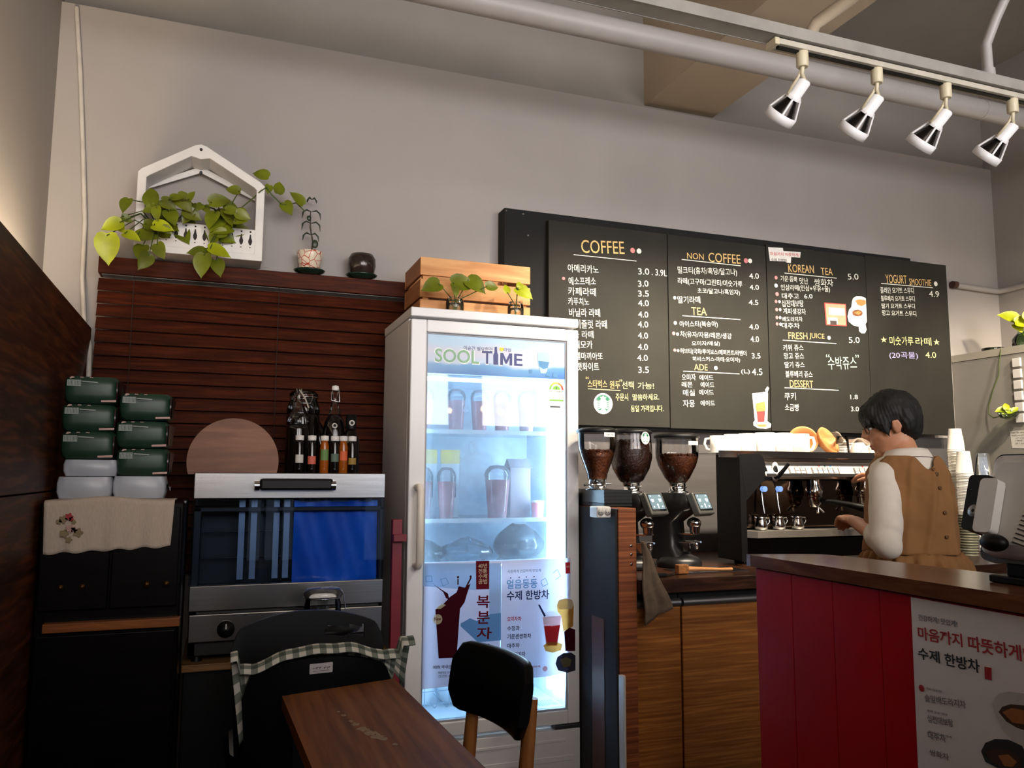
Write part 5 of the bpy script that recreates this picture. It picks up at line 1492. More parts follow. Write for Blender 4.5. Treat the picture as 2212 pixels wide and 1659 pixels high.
# ============================================================ CHALKBOARDS
chalkboard = P('chalkboard', C(40, 39, 34), 0.7, var=0.25, scale=2.6, Specular_IOR_Level=0.2)
chalk = dict(w=P('white_chalk', C(226, 226, 216), 0.9, var=0.15, scale=220), o=P('orange_chalk', C(224, 186, 122), 0.9, var=0.25, scale=220), y=P('yellow_chalk', C(226, 218, 150), 0.9, var=0.15, scale=220), p=P('pink_chalk', C(206, 130, 130), 0.9), b=P('blue_chalk', C(176, 200, 206), 0.9), g=P('green_chalk', C(182, 214, 190), 0.9), l=P('lilac_chalk', C(178, 172, 220), 0.9))
kc = list(chalk)
bk = thing('board_backing', 'black backing panel behind the chalkboards, showing left of the first one', 'panel', (2.4, 3.47, 1.43))
MB().box(1.208, 3.651, 3.412, 3.498, 1.435, 2.45).build('panel', P('matt_black_board', C(8, 8, 8), 0.85), bk, 0.002)
mb = MB()
for x, z in ((1.216, 2.436), (1.30, 2.43), (1.325, 2.33), (1.9, 2.436), (2.6, 2.438)):
    mb.tube([(x, 3.4125, z), (x, 3.4095, z)], 0.004, 8)
mb.build('screws', chrome, bk)


def board(x0, x1, z0, z1, lb, rows, wname):
    t = thing('chalkboard', lb, 'chalkboard', ((x0 + x1) / 2, 3.39, z0), 0, 'menu chalkboards')
    MB().box(x0, x1, 3.38, 3.408, z0, z1).build('board', chalkboard, t, 0.002)
    printed('chalk_writing', rows, (0, 3.3792, 0), UX, UZ, t, [chalk[k] for k in kc], kc, 0, 0.0)
    return t


B1 = board(1.416, 2.049, 1.449, 2.408, 'coffee menu chalkboard, leftmost of the four', BOARD_COFFEE + BOARD_NOTE, 'w')
B2 = board(2.053, 2.636, 1.446, 2.407, 'non-coffee, tea and ade chalkboard, second from the left', BOARD_TEA, 'w')
B3 = board(2.640, 3.290, 1.447, 2.417, 'korean tea and juice chalkboard with stickers, third from the left', BOARD_KOREAN, 'w')
B4 = board(3.292, 3.880, 1.450, 2.424, 'yogurt smoothie chalkboard, rightmost of the four', BOARD_YOGURT, 'w')
SPAL = dict(white=P('sticker_white', C(236, 234, 228), 0.5), amber=P('sticker_amber', C(206, 136, 72), 0.5), red=P('sticker_red', C(206, 62, 58), 0.5), salmon=P('sticker_salmon', C(236, 150, 120), 0.5), dark=P('sticker_dark', C(60, 46, 44), 0.5), brown=P('sticker_brown', C(126, 74, 36), 0.5), green=P('sticker_green', C(0, 104, 74), 0.5), cream=P('sticker_cream', C(236, 234, 214), 0.5))
ksx = list(SPAL)
for nm, rows, lb, par, ly in (('drink_sticker', GLASS_STICKER, 'cut-out sticker of a tall iced red drink at the bottom corner of the tea board', 'g', 3.3788), ('paper_sticker', PAPER_STICKER, 'white paper strips with red and black lettering topping the korean tea board', 'p', 3.3788),
                              ('promo_sticker', RED_STICKER, 'square red promotion sticker on the korean tea board', 'r', 3.3788), ('bowl_sticker', BOWL_STICKER, 'white cut-out sticker of two tea bowls on the korean tea board', 'b', 3.3788)):
    t = thing(nm, lb, 'sticker', (rows[0][1][0][0], 3.379, rows[0][1][0][1]))
    MB().plate(rows[0][1], (0, ly, 0), UX, UZ, 0.0006, 0).build('cutout', SPAL[rows[0][2]], t)
    printed('print', rows[1:], (0, ly - 0.0004, 0), UX, UZ, t, [SPAL[k] for k in ksx], ksx, 0.00008, 0.01)


def roundel(t, O, u, v, R):
    """round green and white coffee-house emblem: long-haired crowned figure in a ring"""
    O, u, v = Vector(O), Vector(u), Vector(v)
    n = u.cross(v).normalized()
    MB().plate(arc((0, 0), R, 0, 352, 44), O, u, v, 0.0006, 0).build('disc', SPAL['white'], t)
    m = MB()
    e = n * 0.0003
    m.plate(arc((0, 0.0), R * 0.84, 25, 155, 20) + arc((0, 0.18 * R), R * 0.34, 160, 20, 12), O + e, u, v, 0, 0)
    m.plate([(-0.2 * R, 0.42 * R), (-0.34 * R, 0.66 * R), (-0.14 * R, 0.6 * R), (0, 0.8 * R), (0.14 * R, 0.6 * R), (0.34 * R, 0.66 * R), (0.2 * R, 0.42 * R)], O + e * 2, u, v, 0, 1)
    m.plate([(0, 0.70 * R), (0.04 * R, 0.62 * R), (0.0, 0.54 * R), (-0.04 * R, 0.62 * R)], O + e * 3, u, v, 0, 0)
    for s_ in (-1, 1):
        for k in range(6):
            z = 0.30 - 0.17 * k
            m.plate([(s_ * 0.36 * R, (z + 0.05) * R), (s_ * 0.62 * R, (z + 0.00) * R), (s_ * (0.80 - 0.05 * k) * R, (z - 0.03) * R), (s_ * 0.62 * R, (z - 0.07) * R), (s_ * 0.36 * R, (z - 0.04) * R)], O + e, u, v, 0, 0)
        m.plate([(s_ * 0.08 * R, 0.16 * R), (s_ * 0.20 * R, 0.18 * R), (s_ * 0.14 * R, 0.13 * R)], O + e * 3, u, v, 0, 0)
        m.plate([(s_ * 0.22 * R, -0.40 * R), (s_ * 0.46 * R, -0.62 * R), (s_ * 0.40 * R, -0.72 * R), (s_ * 0.18 * R, -0.55 * R)], O + e, u, v, 0, 0)
    m.plate([(0.3 * R * math.cos(a), 0.08 * R + 0.36 * R * math.sin(a)) for a in [2 * math.pi * k / 24 for k in range(24)]], O + e * 2, u, v, 0, 1)
    for s_ in (-1, 1):
        m.plate([(s_ * 0.07 * R, 0.15 * R), (s_ * 0.19 * R, 0.15 * R), (s_ * 0.13 * R, 0.19 * R)], O + e * 3, u, v, 0, 0)
    m.plate([(-0.08 * R, -0.12 * R), (0.08 * R, -0.12 * R), (0, -0.15 * R)], O + e * 3, u, v, 0, 0)
    m.build('emblem_print', [SPAL['green'], SPAL['white']], t)


t = thing('round_sticker', 'round green and white coffee emblem sticker on the coffee chalkboard', 'sticker', (1.70, 3.379, 1.55))
roundel(t, (1.6915, 3.3788, 1.553), UX, UZ, 0.049)

# ============================================================ WORKTOP, CABINETS, END PANEL
bamboo = wood('bamboo_ply', C(132, 78, 32), C(184, 120, 58), (0.8, 0.8, 26.0), 0.45, 4.0)
stripe = wood('striped_ply_edge', C(112, 60, 34), C(178, 106, 64), (0.6, 0.6, 34.0), 0.5, 3.0)
felt = P('grey_felt', C(42, 39, 41), 0.95, var=0.08, scale=60)
wt = thing('worktop', 'dark wooden worktop under the grinders and espresso machine', 'worktop', (2.7, 3.0, 0.80))
MB().box(1.432, 4.015, 2.585, 3.46, 0.80, 0.85).build('slab', wood('dark_worktop', C(44, 26, 18), C(78, 48, 32), (1, 10, 10), 0.3), wt, 0.003)
for i, (x0, x1, lb) in enumerate(((1.432, 1.618, 'bamboo base cabinet with a narrow door beside the end panel'), (1.622, 2.25, 'bamboo base cabinet right of the narrow one, half hidden by the red bar'), (2.254, 3.1, 'bamboo base cabinet hidden behind the red bar'))):
    t = thing('base_cabinet', lb, 'cabinet', ((x0 + x1) / 2, 3.0, 0), 0, 'bamboo base cabinets')
    MB().box(x0, x1, 2.64, 3.44, 0.0, 0.797).build('carcass', black_metal, t)
    d = MB().box(x0 + 0.002, x1 - 0.002, 2.618, 2.639, 0.05, 0.745).build('door', bamboo, t, 0.002)
    hb = MB().tube([(x0 + 0.003, 2.622, 0.760), (x1 - 0.003, 2.622, 0.760)], 0.016, 14)
    hb.build('handle_rail', P('aluminium', C(150, 150, 150), 0.35, 0.9, var=0.05), d)
ep = thing('end_panel', 'tall striped plywood end panel with grey side closing the coffee counter', 'panel', (1.39, 3.0, 0))
MB().box(1.358, 1.430, 2.60, 3.44, 0.0, 1.103).build('panel_core', stripe, ep, 0.003)
MB().box(1.349, 1.357, 2.606, 3.44, 0.0, 1.10).build('grey_side', felt, ep, 0.001)
mb = MB()
for z in (0.905, 0.94, 0.97):
    mb.lathe([(0.004, 0), (0.006, 0.0012), (0.003, 0.002), (0.001, 0.002)], 10, M=Matrix.Translation((1.408, 2.60, z)) @ Matrix.Rotation(math.radians(90), 4, 'X'))
mb.build('screws', chrome, ep)
t = thing('double_socket', 'white double power socket on top of the grey end panel side', 'socket', (1.32, 2.65, 1.07))
MB().box(1.292, 1.348, 2.635, 2.70, 1.068, 1.108).build('casing', white_plastic, t, 0.005)
mb = MB()
for x in (1.306, 1.333):
    mb.lathe([(0.0115, 0.0), (0.0125, 0.0015), (0.001, 0.0015)], 20, 0, M=Matrix.Translation((x, 2.6352, 1.088)) @ Matrix.Rotation(math.radians(90), 4, 'X'))
    for dx in (-0.004, 0.004):
        mb.tube([(x + dx, 2.6338, 1.088), (x + dx, 2.633, 1.088)], 0.0017, 8, 1)
mb.build('sockets', [P('socket_grey', C(176, 174, 170), 0.4), black_plastic], t)
t = thing('drip_grate', 'black slotted tray lying on the end panel beside the grinders', 'tray', (1.42, 2.75, 1.104))
MB().box(1.352, 1.468, 2.70, 3.05, 1.1045, 1.118).build('base', black_plastic, t, 0.002)
mb = MB()
for k in range(5):
    mb.box(1.352, 1.468, 2.698, 2.700, 1.106 + 0.0125 * k, 1.111 + 0.0125 * k)
mb.box(1.352, 1.468, 2.70, 3.05, 1.1185, 1.166)
mb.build('slats', black_metal, t)
tag(MB().box(1.347, 1.3485, 2.70, 2.80, 0, 0.70).build('brown_strip', P('brown_edge', C(84, 46, 36), 0.6)), 'brown wooden strip beside the right edge of the fridge', 'strip')
tag(MB().box(1.352, 1.357, 2.56, 2.60, 0.0, 0.53).box(1.357, 1.368, 2.575, 2.598, 0.0, 0.53).build('folded_board', white_plastic, None, 0.002), 'white thin board standing against the foot of the end panel', 'board')
# towel
tw = MB()


def towel_fn(u, v):
    z = 0.985 - 0.285 * v + 0.05 * u * v
    w = 0.012 + 0.105 * v ** 0.8
    x = 1.434 + w * u + 0.004 * math.sin(v * 9)
    return (x, 2.575 - 0.012 * math.sin(u * 5 + v * 2) - 0.010 * v + 0.004 * math.sin(u * 14), z)


tw.grid(20, 24, towel_fn)
tag(tw.build('hanging_towel', P('brown_towel', C(104, 88, 72), 0.95, var=0.2, scale=40, bump=0.6), solid=0.008), 'grey-brown towel hanging from the end panel corner by the worktop', 'towel')

# ============================================================ GRINDERS
bean_m = P('coffee_beans', C(118, 66, 38), 0.35, var=0.5, scale=120, bump=1.0)
bean_dk = P('dark_coffee_beans', C(70, 44, 32), 0.3, var=0.5, scale=120, bump=1.0)
hop = pane('hopper_plastic', (0.95, 0.94, 0.93, 1), 1.3)
gbody = P('grinder_body', C(24, 24, 25), 0.35, var=0.1)
scr = P('screen_glass', C(10, 16, 22), 0.1)
scr_on = glow('screen_icons', (0.75, 0.88, 1.0, 1), 2.2)
scr_bg = glow('screen_back', (0.10, 0.16, 0.2, 1), 0.35)


def beans_on(mb, c, r, z, n, seed, mi=0):
    rnd = random.Random(seed)
    for k in range(n):
        a, q = rnd.uniform(0, 6.283), math.sqrt(rnd.random()) * r
        M = Matrix.Translation((c[0] + q * math.cos(a), c[1] + q * math.sin(a), c[2] + z + rnd.uniform(-0.001, 0.004))) @ Euler((rnd.uniform(0, 3), rnd.uniform(0, 3), rnd.uniform(0, 3))).to_matrix().to_4x4()
        mb.ell((0, 0, 0), (0.0062, 0.0045, 0.0035), 7, 5, mi, M)


def hopper_on(t, zc, rt_, ztop, beans, prof_mid, mat_b, seed):
    """collar, clear cone, beans and lid above height zc (local coordinates)"""
    MB().lathe([(0.045, zc - 0.012), (0.045, zc - 0.008), (0.034, zc - 0.006), (0.034, zc + 0.026), (0.038, zc + 0.028)], 24).tube([(0.034, 0, zc + 0.01), (0.055, -0.01, zc + 0.012)], 0.005, 8).tube([(-0.03, -0.02, zc + 0.008), (-0.075, -0.045, zc + 0.006)], 0.004, 8).build('collar', chrome, t, world=False)
    prof = [(0.036, zc + 0.029)] + prof_mid + [(rt_, ztop - 0.006)]
    MB().lathe(prof, 32, caps=False).build('hopper', hop, t, world=False)
    bp = [(r - 0.002, z) for r, z in prof if z < beans]
    r_at = bp[-1][0] + (rt_ - bp[-1][0]) * 0.25
    for (ra, za), (rb, zb) in zip(prof, prof[1:]):
        if za <= beans <= zb:
            r_at = ra + (rb - ra) * (beans - za) / max(zb - za, 1e-6)
    mb = MB().lathe(bp + [(r_at - 0.002, beans - 0.004), (0.001, beans)], 32)
    beans_on(mb, (0, 0, 0), r_at - 0.009, beans, 170, seed)
    for k in range(120):
        a = random.Random(seed + k).uniform(0, 6.283)
        f = random.Random(seed * 3 + k).random()
        i = min(int(f * (len(bp) - 1)), max(len(bp) - 2, 0))
        if len(bp) > 1:
            g = f * (len(bp) - 1) - i
            r_, z_ = bp[i][0] + (bp[i + 1][0] - bp[i][0]) * g, bp[i][1] + (bp[i + 1][1] - bp[i][1]) * g
            M = Matrix.Translation(((r_ - 0.003) * math.cos(a), (r_ - 0.003) * math.sin(a), z_)) @ Euler((f * 9, a, f * 5)).to_matrix().to_4x4()
            mb.ell((0, 0, 0), (0.0055, 0.0045, 0.0035), 7, 5, 0, M)
    mb.build('beans', mat_b, t, world=False)['kind'] = 'stuff'
    MB().lathe([(rt_ + 0.004, ztop - 0.012), (rt_ + 0.006, ztop - 0.006), (rt_ + 0.004, ztop), (rt_ * 0.8, ztop + 0.008), (0.001, ztop + 0.012)], 32).build('lid', black_plastic, t, world=False)


def grinder(loc, rz, lb, rt_, ztop, beans, mid, mat_b, seed):
    t = thing('coffee_grinder', lb, 'coffee grinder', loc, rz, 'coffee grinders on the worktop')
    mb = MB().lathe([(0.088, 0), (0.094, 0.006), (0.094, 0.022), (0.080, 0.038), (0.05, 0.05), (0.001, 0.052)], 32, sx=0.95, sy=1.0)
    mb.build('base', gbody, t, world=False)
    mb = MB().loft([[(wx * x, yo + wy * y, z) for x, y in rrect(-1, 1, -1, 1, 0.35)] for z, wx, wy, yo in ((0.03, 0.066, 0.075, 0.03), (0.08, 0.056, 0.055, 0.045), (0.18, 0.056, 0.05, 0.05), (0.225, 0.062, 0.085, 0.02), (0.235, 0.064, 0.098, 0.01), (0.292, 0.064, 0.098, 0.01), (0.298, 0.06, 0.094, 0.01))])
    mb.build('body', gbody, t, world=False)
    M = Matrix.Translation((0, -0.098, 0.262)) @ Matrix.Rotation(math.radians(-24), 4, 'X')
    sb = MB().box(-0.060, 0.060, -0.022, 0.01, -0.058, 0.036, 0, M).build('touch_screen', P('screen_bezel', C(92, 92, 88), 0.4, 0.5), t, 0.006, world=False)
    mb = MB().plate(rrect(-0.049, 0.049, -0.044, 0.028, 0.004), (0, -0.0225, 0), UX, UZ, 0, 0, M)
    mb.plate(rrect(-0.045, 0.045, -0.036, 0.025, 0.003), (0, -0.0229, 0), UX, UZ, 0, 1, M)
    for x in (-0.026, 0.026):
        mb.plate([(x - 0.010, 0.006), (x + 0.010, 0.006), (x + 0.006, -0.006), (x - 0.006, -0.006)], (0, -0.0233, 0), UX, UZ, 0, 2, M)
        mb.plate(arc((x * 1.2, 0.019), 0.003, 0, 315, 7), (0, -0.0233, 0), UX, UZ, 0, 2, M)
        mb.plate(arc((x * 1.1, -0.026), 0.0035, 0, 315, 7), (0, -0.0233, 0), UX, UZ, 0, 2, M)
    mb.plate(arc((0, -0.018), 0.0045, 0, 315, 7), (0, -0.0233, 0), UX, UZ, 0, 2, M).plate([(-0.002, -0.033), (0.002, -0.033), (0.002, -0.022), (-0.002, -0.022)], (0, -0.0233, 0), UX, UZ, 0, 2, M)
    mb.build('display', [scr, scr_bg, scr_on], sb, world=False)
    MB().ell((0, -0.075, 0.178), (0.026, 0.03, 0.024), 20, 12).lathe([(0.018, 0.135), (0.022, 0.165)], 20, c=(0, -0.078, 0)).build('spout', chrome, t, world=False)
    mb = MB().box(-0.03, 0.03, -0.085, -0.02, 0.132, 0.138)
    mb.tube([(-0.028, -0.02, 0.10), (-0.028, -0.085, 0.102), (-0.024, -0.09, 0.102)], 0.004, 8).tube([(0.028, -0.02, 0.10), (0.028, -0.085, 0.102), (0.024, -0.09, 0.102)], 0.004, 8)
    mb.box(-0.012, 0.012, -0.05, -0.03, 0.062, 0.098).ell((0.038, -0.06, 0.088), (0.012, 0.012, 0.02), 14, 9)
    mb.build('portafilter_fork', chrome, t, world=False)
    hopper_on(t, 0.312, rt_, ztop, beans, mid, mat_b, seed)
    return t


G2 = grinder((1.80, 2.92, 0.851), math.radians(26), 'coffee grinder with a half-full clear hopper and white label, rightmost of the three', 0.089, 0.535, 0.452, [(0.052, 0.36), (0.078, 0.41), (0.088, 0.445), (0.089, 0.47)], bean_m, 11)
G1 = grinder((1.585, 2.92, 0.851), math.radians(26), 'coffee grinder with a nearly full dark-bean hopper and round emblem, middle of the three', 0.081, 0.548, 0.505, [(0.05, 0.35), (0.075, 0.395), (0.086, 0.44), (0.086, 0.475)], bean_dk, 23)
G0 = thing('coffee_grinder', 'coffee grinder partly hidden by the fridge, leftmost of the three', 'coffee grinder', (1.374, 2.80, 1.167), 0, 'coffee grinders on the worktop')
hopper_on(G0, 0.010, 0.074, 0.226, 0.143, [(0.04, 0.06), (0.062, 0.12), (0.073, 0.16)], bean_m, 31)
MB().lathe([(0.06, 0.0), (0.05, 0.0018), (0.001, 0.0019)], 24).build('base_plate', black_metal, G0, world=False)
for t_, loc, txt in ((G2, (1.82, 2.826, 1.352), 5), (G0, (1.388, 2.7215, 1.372), 9)):
    n_ = Vector((0.15, -1, 0)).normalized()
    u_ = Vector((1, 0.15, 0)).normalized()
    lb_ = MB().plate([(-0.024, -0.008), (0.024, -0.008), (0.024, 0.008), (-0.024, 0.008)], loc, u_, UZ, 0.0008, 0)
    scribble(lb_, Vector(loc) + n_ * 0.0006 - u_ * 0.018 - UZ * 0.004, u_, UZ, 0.034, 0.007, 1, txt)
    lb_.build('name_label', [SPAL['white'], SPAL['dark']], t_)
t = thing('round_sticker', 'round green and white coffee emblem sticker on the middle grinder hopper', 'sticker', (1.60, 2.83, 1.37))
roundel(t, (1.605, 2.8345, 1.368), Vector((0.94, 0.34, 0)).normalized(), UZ, 0.025)
# tools on the worktop
t = thing('knife', 'knife with a black handle lying on the worktop edge', 'knife', (1.60, 2.66, 0.851))
MB().box(1.515, 1.57, 2.628, 2.645, 0.851, 0.864).build('handle', black_plastic, t, 0.003)
MB().plate([(1.571, 2.632), (1.67, 2.70), (1.655, 2.712), (1.571, 2.645)], (0, 0, 0.8545), (1, 0, 0), (0, 1, 0), 0.0015).build('blade', chrome, t)
t = thing('wooden_brush', 'grinder brush with a light wooden handle lying on the worktop', 'brush', (1.80, 2.72, 0.851))
MB().tube([(1.70, 2.70, 0.868), (1.76, 2.70, 0.866), (1.84, 2.70, 0.862), (1.90, 2.70, 0.861)], [0.014, 0.011, 0.008, 0.009], 12, flat=0.7).build('handle', pine, t)
MB().box(1.655, 1.70, 2.685, 2.715, 0.852, 0.885).build('bristles', P('tan_bristle', C(150, 96, 48), 0.9, var=0.4, scale=120), t, 0.003)
tag(MB().box(1.68, 1.98, 2.70, 2.84, 0.8505, 0.8535).build('steel_plate', steel), 'shiny steel tray plate under the brush on the worktop', 'tray')

# ============================================================ ESPRESSO MACHINE
em = thing('espresso_machine', 'wide black and silver two-group espresso machine with blue lit buttons', 'espresso machine', (2.5, 3.05, 0.851))
ML, MR_ = 2.05, 3.05
side_poly = [(2.05, 1.312), (2.15, 1.312), (2.168, 1.30), (2.18, 1.262), (2.204, 1.205), (2.165, 1.198), (2.078, 1.118), (2.078, 0.99), (2.072, 0.87), (2.05, 0.87)]
MB().plate([(2.05, 1.312), (2.15, 1.312), (2.168, 1.30), (2.18, 1.262), (2.204, 1.205), (2.165, 1.198), (2.078, 1.118)], (0, 2.838, 0), UX, UZ, 0.06).plate([(2.05, 1.312), (2.078, 1.312), (2.078, 0.87), (2.05, 0.87)], (0, 2.8385, 0), UX, UZ, 0.17).build('side_panel', black_plastic, em, 0.006)
MB().plate([(2 * 2.55 - x, z) for x, z in [(2.05, 1.312), (2.078, 1.312), (2.078, 0.87), (2.05, 0.87)]], (0, 2.8385, 0), UX, UZ, 0.17).build('side_panel', black_plastic, em, 0.006)
MB().box(2.08, 3.02, 3.0, 3.03, 0.87, 1.28).box(2.08, 3.02, 2.90, 3.0, 0.87, 0.955).build('body', black_gloss, em, 0.004)
MB().box(2.10, 3.0, 2.985, 2.999, 0.995, 1.20).build('mirror_back', P('dark_mirror', C(120, 104, 92), 0.08, 1.0, var=0.05), em)
MB().box(2.17, 3.02, 2.855, 2.999, 1.207, 1.28).build('front_housing', P('housing', C(150, 140, 130), 0.2, 0.9, var=0.05), em, 0.002)
TLT = Matrix.Translation((0, 2.848, 1.212)) @ Matrix.Rotation(math.radians(-24), 4, 'X') @ Matrix.Translation((0, -2.848, -1.212)) @ Matrix.Translation((0, -0.018, 0))


def tilted(m):
    m.v = [TLT @ p for p in m.v]
    return m


fp = tilted(MB().box(2.175, 3.02, 2.846, 2.855, 1.212, 1.272)).build('front_panel', P('satin_silver', C(206, 202, 196), 0.4, 0.35, var=0.04), em, 0.003)
mb = MB().box(2.178, 3.02, 2.842, 2.846, 1.262, 1.270).box(2.178, 3.02, 2.842, 2.846, 1.212, 1.222)
tilted(mb).build('panel_ribs', chrome, fp)
blue_on = glow('blue_button_light', (0.16, 0.30, 1.0, 1), 7.0)
bt = MB()
for x0, n, lit in ((2.305, 3, (0,)), (2.425, 5, (0, 1, 2, 3, 4)), (2.655, 5, (1,))):
    bt.box(x0 - 0.006, x0 + 0.028 * n + 0.002, 2.8445, 2.846, 1.223, 1.252, 0)
    for k in range(n):
        x = x0 + 0.028 * k
        bt.box(x, x + 0.022, 2.843, 2.8444, 1.238, 1.250, 1)
        bt.box(x, x + 0.022, 2.843, 2.8444, 1.225, 1.236, 1)
        bt.text('1C 2C S T'.split()[k % 4], (x + 0.006, 2.8426, 1.2415), UX, UZ, 0.010, 0.006, 3)
        if k in lit:
            bt.box(x + 0.002, x + 0.020, 2.8424, 2.843, 1.232, 1.236, 2)
tilted(bt).build('buttons', [P('button_frame', C(120, 116, 110), 0.4, 0.5), P('button_cap', C(196, 194, 190), 0.4), blue_on, SPAL['dark']], fp)
mb = MB().text('SIMONELLI', (2.30, 2.8455, 1.254), UX, UZ, 0.075, 0.007, 0)
for x, c in ((2.46, 1), (2.492, 2), (2.522, 3), (2.70, 1)):
    mb.plate([(x, 1.263), (x + 0.012, 1.263), (x + 0.006, 1.253)], (0, 2.8455, 0), UX, UZ, 0, c)
tilted(mb).build('maker_lettering', [SPAL['dark'], SPAL['red'], SPAL['green'], P('tag_blue', C(60, 150, 210), 0.5)], fp)
lev = MB().ell((2.232, 2.842, 1.236), (0.013, 0.006, 0.03), 16, 10).tube([(2.236, 2.838, 1.215), (2.246, 2.82, 1.235), (2.268, 2.80, 1.272)], [0.010, 0.009, 0.007], 10)
lev.build('steam_lever', black_plastic, em)
MB().lathe([(0.02, 0), (0.03, 0.002), (0.001, 0.0025)], 20, sx=0.7, sy=1.4, M=Matrix.Translation((2.232, 2.8455, 1.238)) @ Matrix.Rotation(math.radians(90), 4, 'X')).build('lever_plate', white_plastic, em)
MB().box(1.955, 3.06, 2.85, 3.16, 1.3125, 1.3165).box(1.955, 3.06, 2.847, 2.850, 1.296, 1.325).build('cup_tray', chrome, em, 0.001)
MB().box(2.18, 3.02, 2.86, 3.03, 1.281, 1.312).build('top_fascia', MATS['housing'], em)
for gx, lb in ((2.50, 1), (2.78, 2)):
    MB().lathe([(0.036, 1.13), (0.038, 1.135), (0.038, 1.165), (0.03, 1.18), (0.03, 1.206)], 24, c=(gx, 2.925, 0)).build('group_head', chrome, em)
    pf = MB().lathe([(0.018, 1.085), (0.030, 1.10), (0.033, 1.129)], 24, c=(gx, 2.925, 0)).tube([(gx, 2.90, 1.085), (gx - 0.012, 2.89, 1.07), (gx - 0.016, 2.885, 1.062)], 0.006, 8).tube([(gx, 2.90, 1.085), (gx + 0.012, 2.89, 1.07), (gx + 0.016, 2.885, 1.062)], 0.006, 8).build('portafilter', chrome, em)
    MB().tube([(gx + 0.02, 2.90, 1.112), (gx + 0.05, 2.86, 1.108), (gx + 0.09, 2.80, 1.096), (gx + 0.12, 2.765, 1.085), (gx + 0.128, 2.755, 1.083)], [0.010, 0.012, 0.014, 0.018, 0.014], 14).build('handle', black_plastic, pf)
for x in (2.21, 2.29):
    MB().tube([(x, 2.93, 1.206), (x, 2.915, 1.17), (x, 2.905, 1.10), (x + 0.003, 2.90, 1.06)], 0.0055, 10).build('steam_wand', chrome, em)
    MB().lathe([(0.012, 0), (0.012, 0.02)], 14, M=Matrix.Translation((x, 2.905, 1.165)) @ Matrix.Rotation(math.radians(90), 4, 'X')).build('wand_cap', glow('wand_light', (0.25, 0.45, 0.95, 1), 0.8), em)
MB().plate([(2.08, 2.85 + 0.06), (2.14, 2.85), (3.02, 2.85), (3.02, 2.984), (2.08, 2.984)], (0, 0, 0.99), (1, 0, 0), (0, 1, 0), 0.028).build('drip_tray', P('tray_steel', C(150, 144, 136), 0.4, 0.6, var=0.05), em, 0.003)
mb = MB()
for x in (2.15, 2.95):
    for y in (2.92, 3.0):
        mb.lathe([(0.022, 0.8515), (0.018, 0.869)], 14, c=(x, y, 0))
mb.build('feet', black_plastic, em)
# little jugs on the drip tray
jl = ['small steel milk jug left on the espresso drip tray', 'small steel milk jug in the middle of the drip tray', 'small steel milk jug with spout and handle, right on the drip tray']
j0 = None
for i, x in enumerate((2.195, 2.287, 2.385)):
    if j0 is None:
        j0 = thing('milk_jug', jl[0], 'jug', (0, 0, 0), 0, 'small steel jugs on the drip tray')
        MB().lathe([(0.018, 0), (0.026, 0.006), (0.028, 0.02), (0.022, 0.042), (0.021, 0.05), (0.023, 0.056), (0.021, 0.056), (0.019, 0.046), (0.025, 0.02), (0.001, 0.008)], 24).plate([(-0.021, 0.05), (-0.034, 0.060), (-0.022, 0.058)], (0, 0.003, 0), UX, UZ, 0.006).build('body', chrome, j0)
        MB().tube([(0.022, 0, 0.05), (0.040, 0, 0.054), (0.044, 0, 0.035), (0.026, 0, 0.014)], 0.003, 8).build('handle', chrome, j0)
        o = j0
    else:
        o = dup(j0, (0, 0, 0), 0, jl[i])
    o.location = (x, 2.90, 0.9905)

# cups, bowls, glass and cloth on top of the machine
TZ = 1.317
mug_lb = ['dim beige mug farthest left on the cup tray, in shadow', 'white mug second from the left on the cup tray', 'white mug third from the left on the cup tray', 'large white mug with a printed emblem, fourth from the left', 'large white mug in the middle of the cup tray', 'large white mug beside the wooden bowls, handle to the right']
mug0 = thing('mug', mug_lb[0], 'mug', (0, 0, 0), 0, 'white mugs on the cup tray')
MB().lathe([(0.033, 0), (0.036, 0.003), (0.036, 0.086), (0.0335, 0.086), (0.0325, 0.006), (0.001, 0.005)], 28).build('cup', ceramic, mug0)
MB().tube([(0.034, 0, 0.072), (0.054, 0, 0.07), (0.060, 0, 0.045), (0.050, 0, 0.02), (0.034, 0, 0.016)], 0.005, 10, flat=1.3).build('handle', ceramic, mug0)
for i, (x, y, rz, sc) in enumerate(((2.01, 2.93, 2.6, (0.95, 0.95, 0.85)), (2.075, 2.92, 2.6, (0.95, 0.95, 0.93)), (2.148, 2.915, 2.5, (1, 1, 0.98)), (2.235, 2.91, 1.4, (1.15, 1.15, 1.04)), (2.325, 2.905, 1.4, (1.15, 1.15, 1.04)), (2.415, 2.905, -0.25, (1.15, 1.15, 1.02)))):
    o = mug0 if i == 0 else dup(mug0, (0, 0, 0), 0, mug_lb[i])
    o.location, o.rotation_euler, o.scale = (x, y, TZ), (0, 0, rz), sc
bowl_m = wood('turned_beech', C(176, 112, 60), C(212, 152, 94), (1, 1, 7), 0.45, 4)
for i, (x, y, tilt, yaw, lb) in enumerate(((2.53, 3.02, 72, -30, 'round wooden bowl standing on edge on the cup tray, left of the pair'), (2.64, 2.985, 62, 20, 'round wooden bowl leaning on the other bowl, right of the pair'))):
    M = Matrix.Translation((x, y, TZ + 0.066)) @ Matrix.Rotation(math.radians(yaw), 4, 'Z') @ Matrix.Rotation(math.radians(tilt), 4, 'X')
    tag(MB().lathe([(0.035, -0.03), (0.055, -0.022), (0.066, 0.0), (0.067, 0.008), (0.060, 0.008), (0.05, -0.012), (0.03, -0.02), (0.001, -0.021)], 36, M=M).build('wooden_bowl', bowl_m), lb, 'bowl', 'wooden bowls on the cup tray')
t = thing('drinking_glass', 'clear ribbed glass tumbler upside down beside the wooden bowls', 'glass', (2.70, 2.96, TZ))
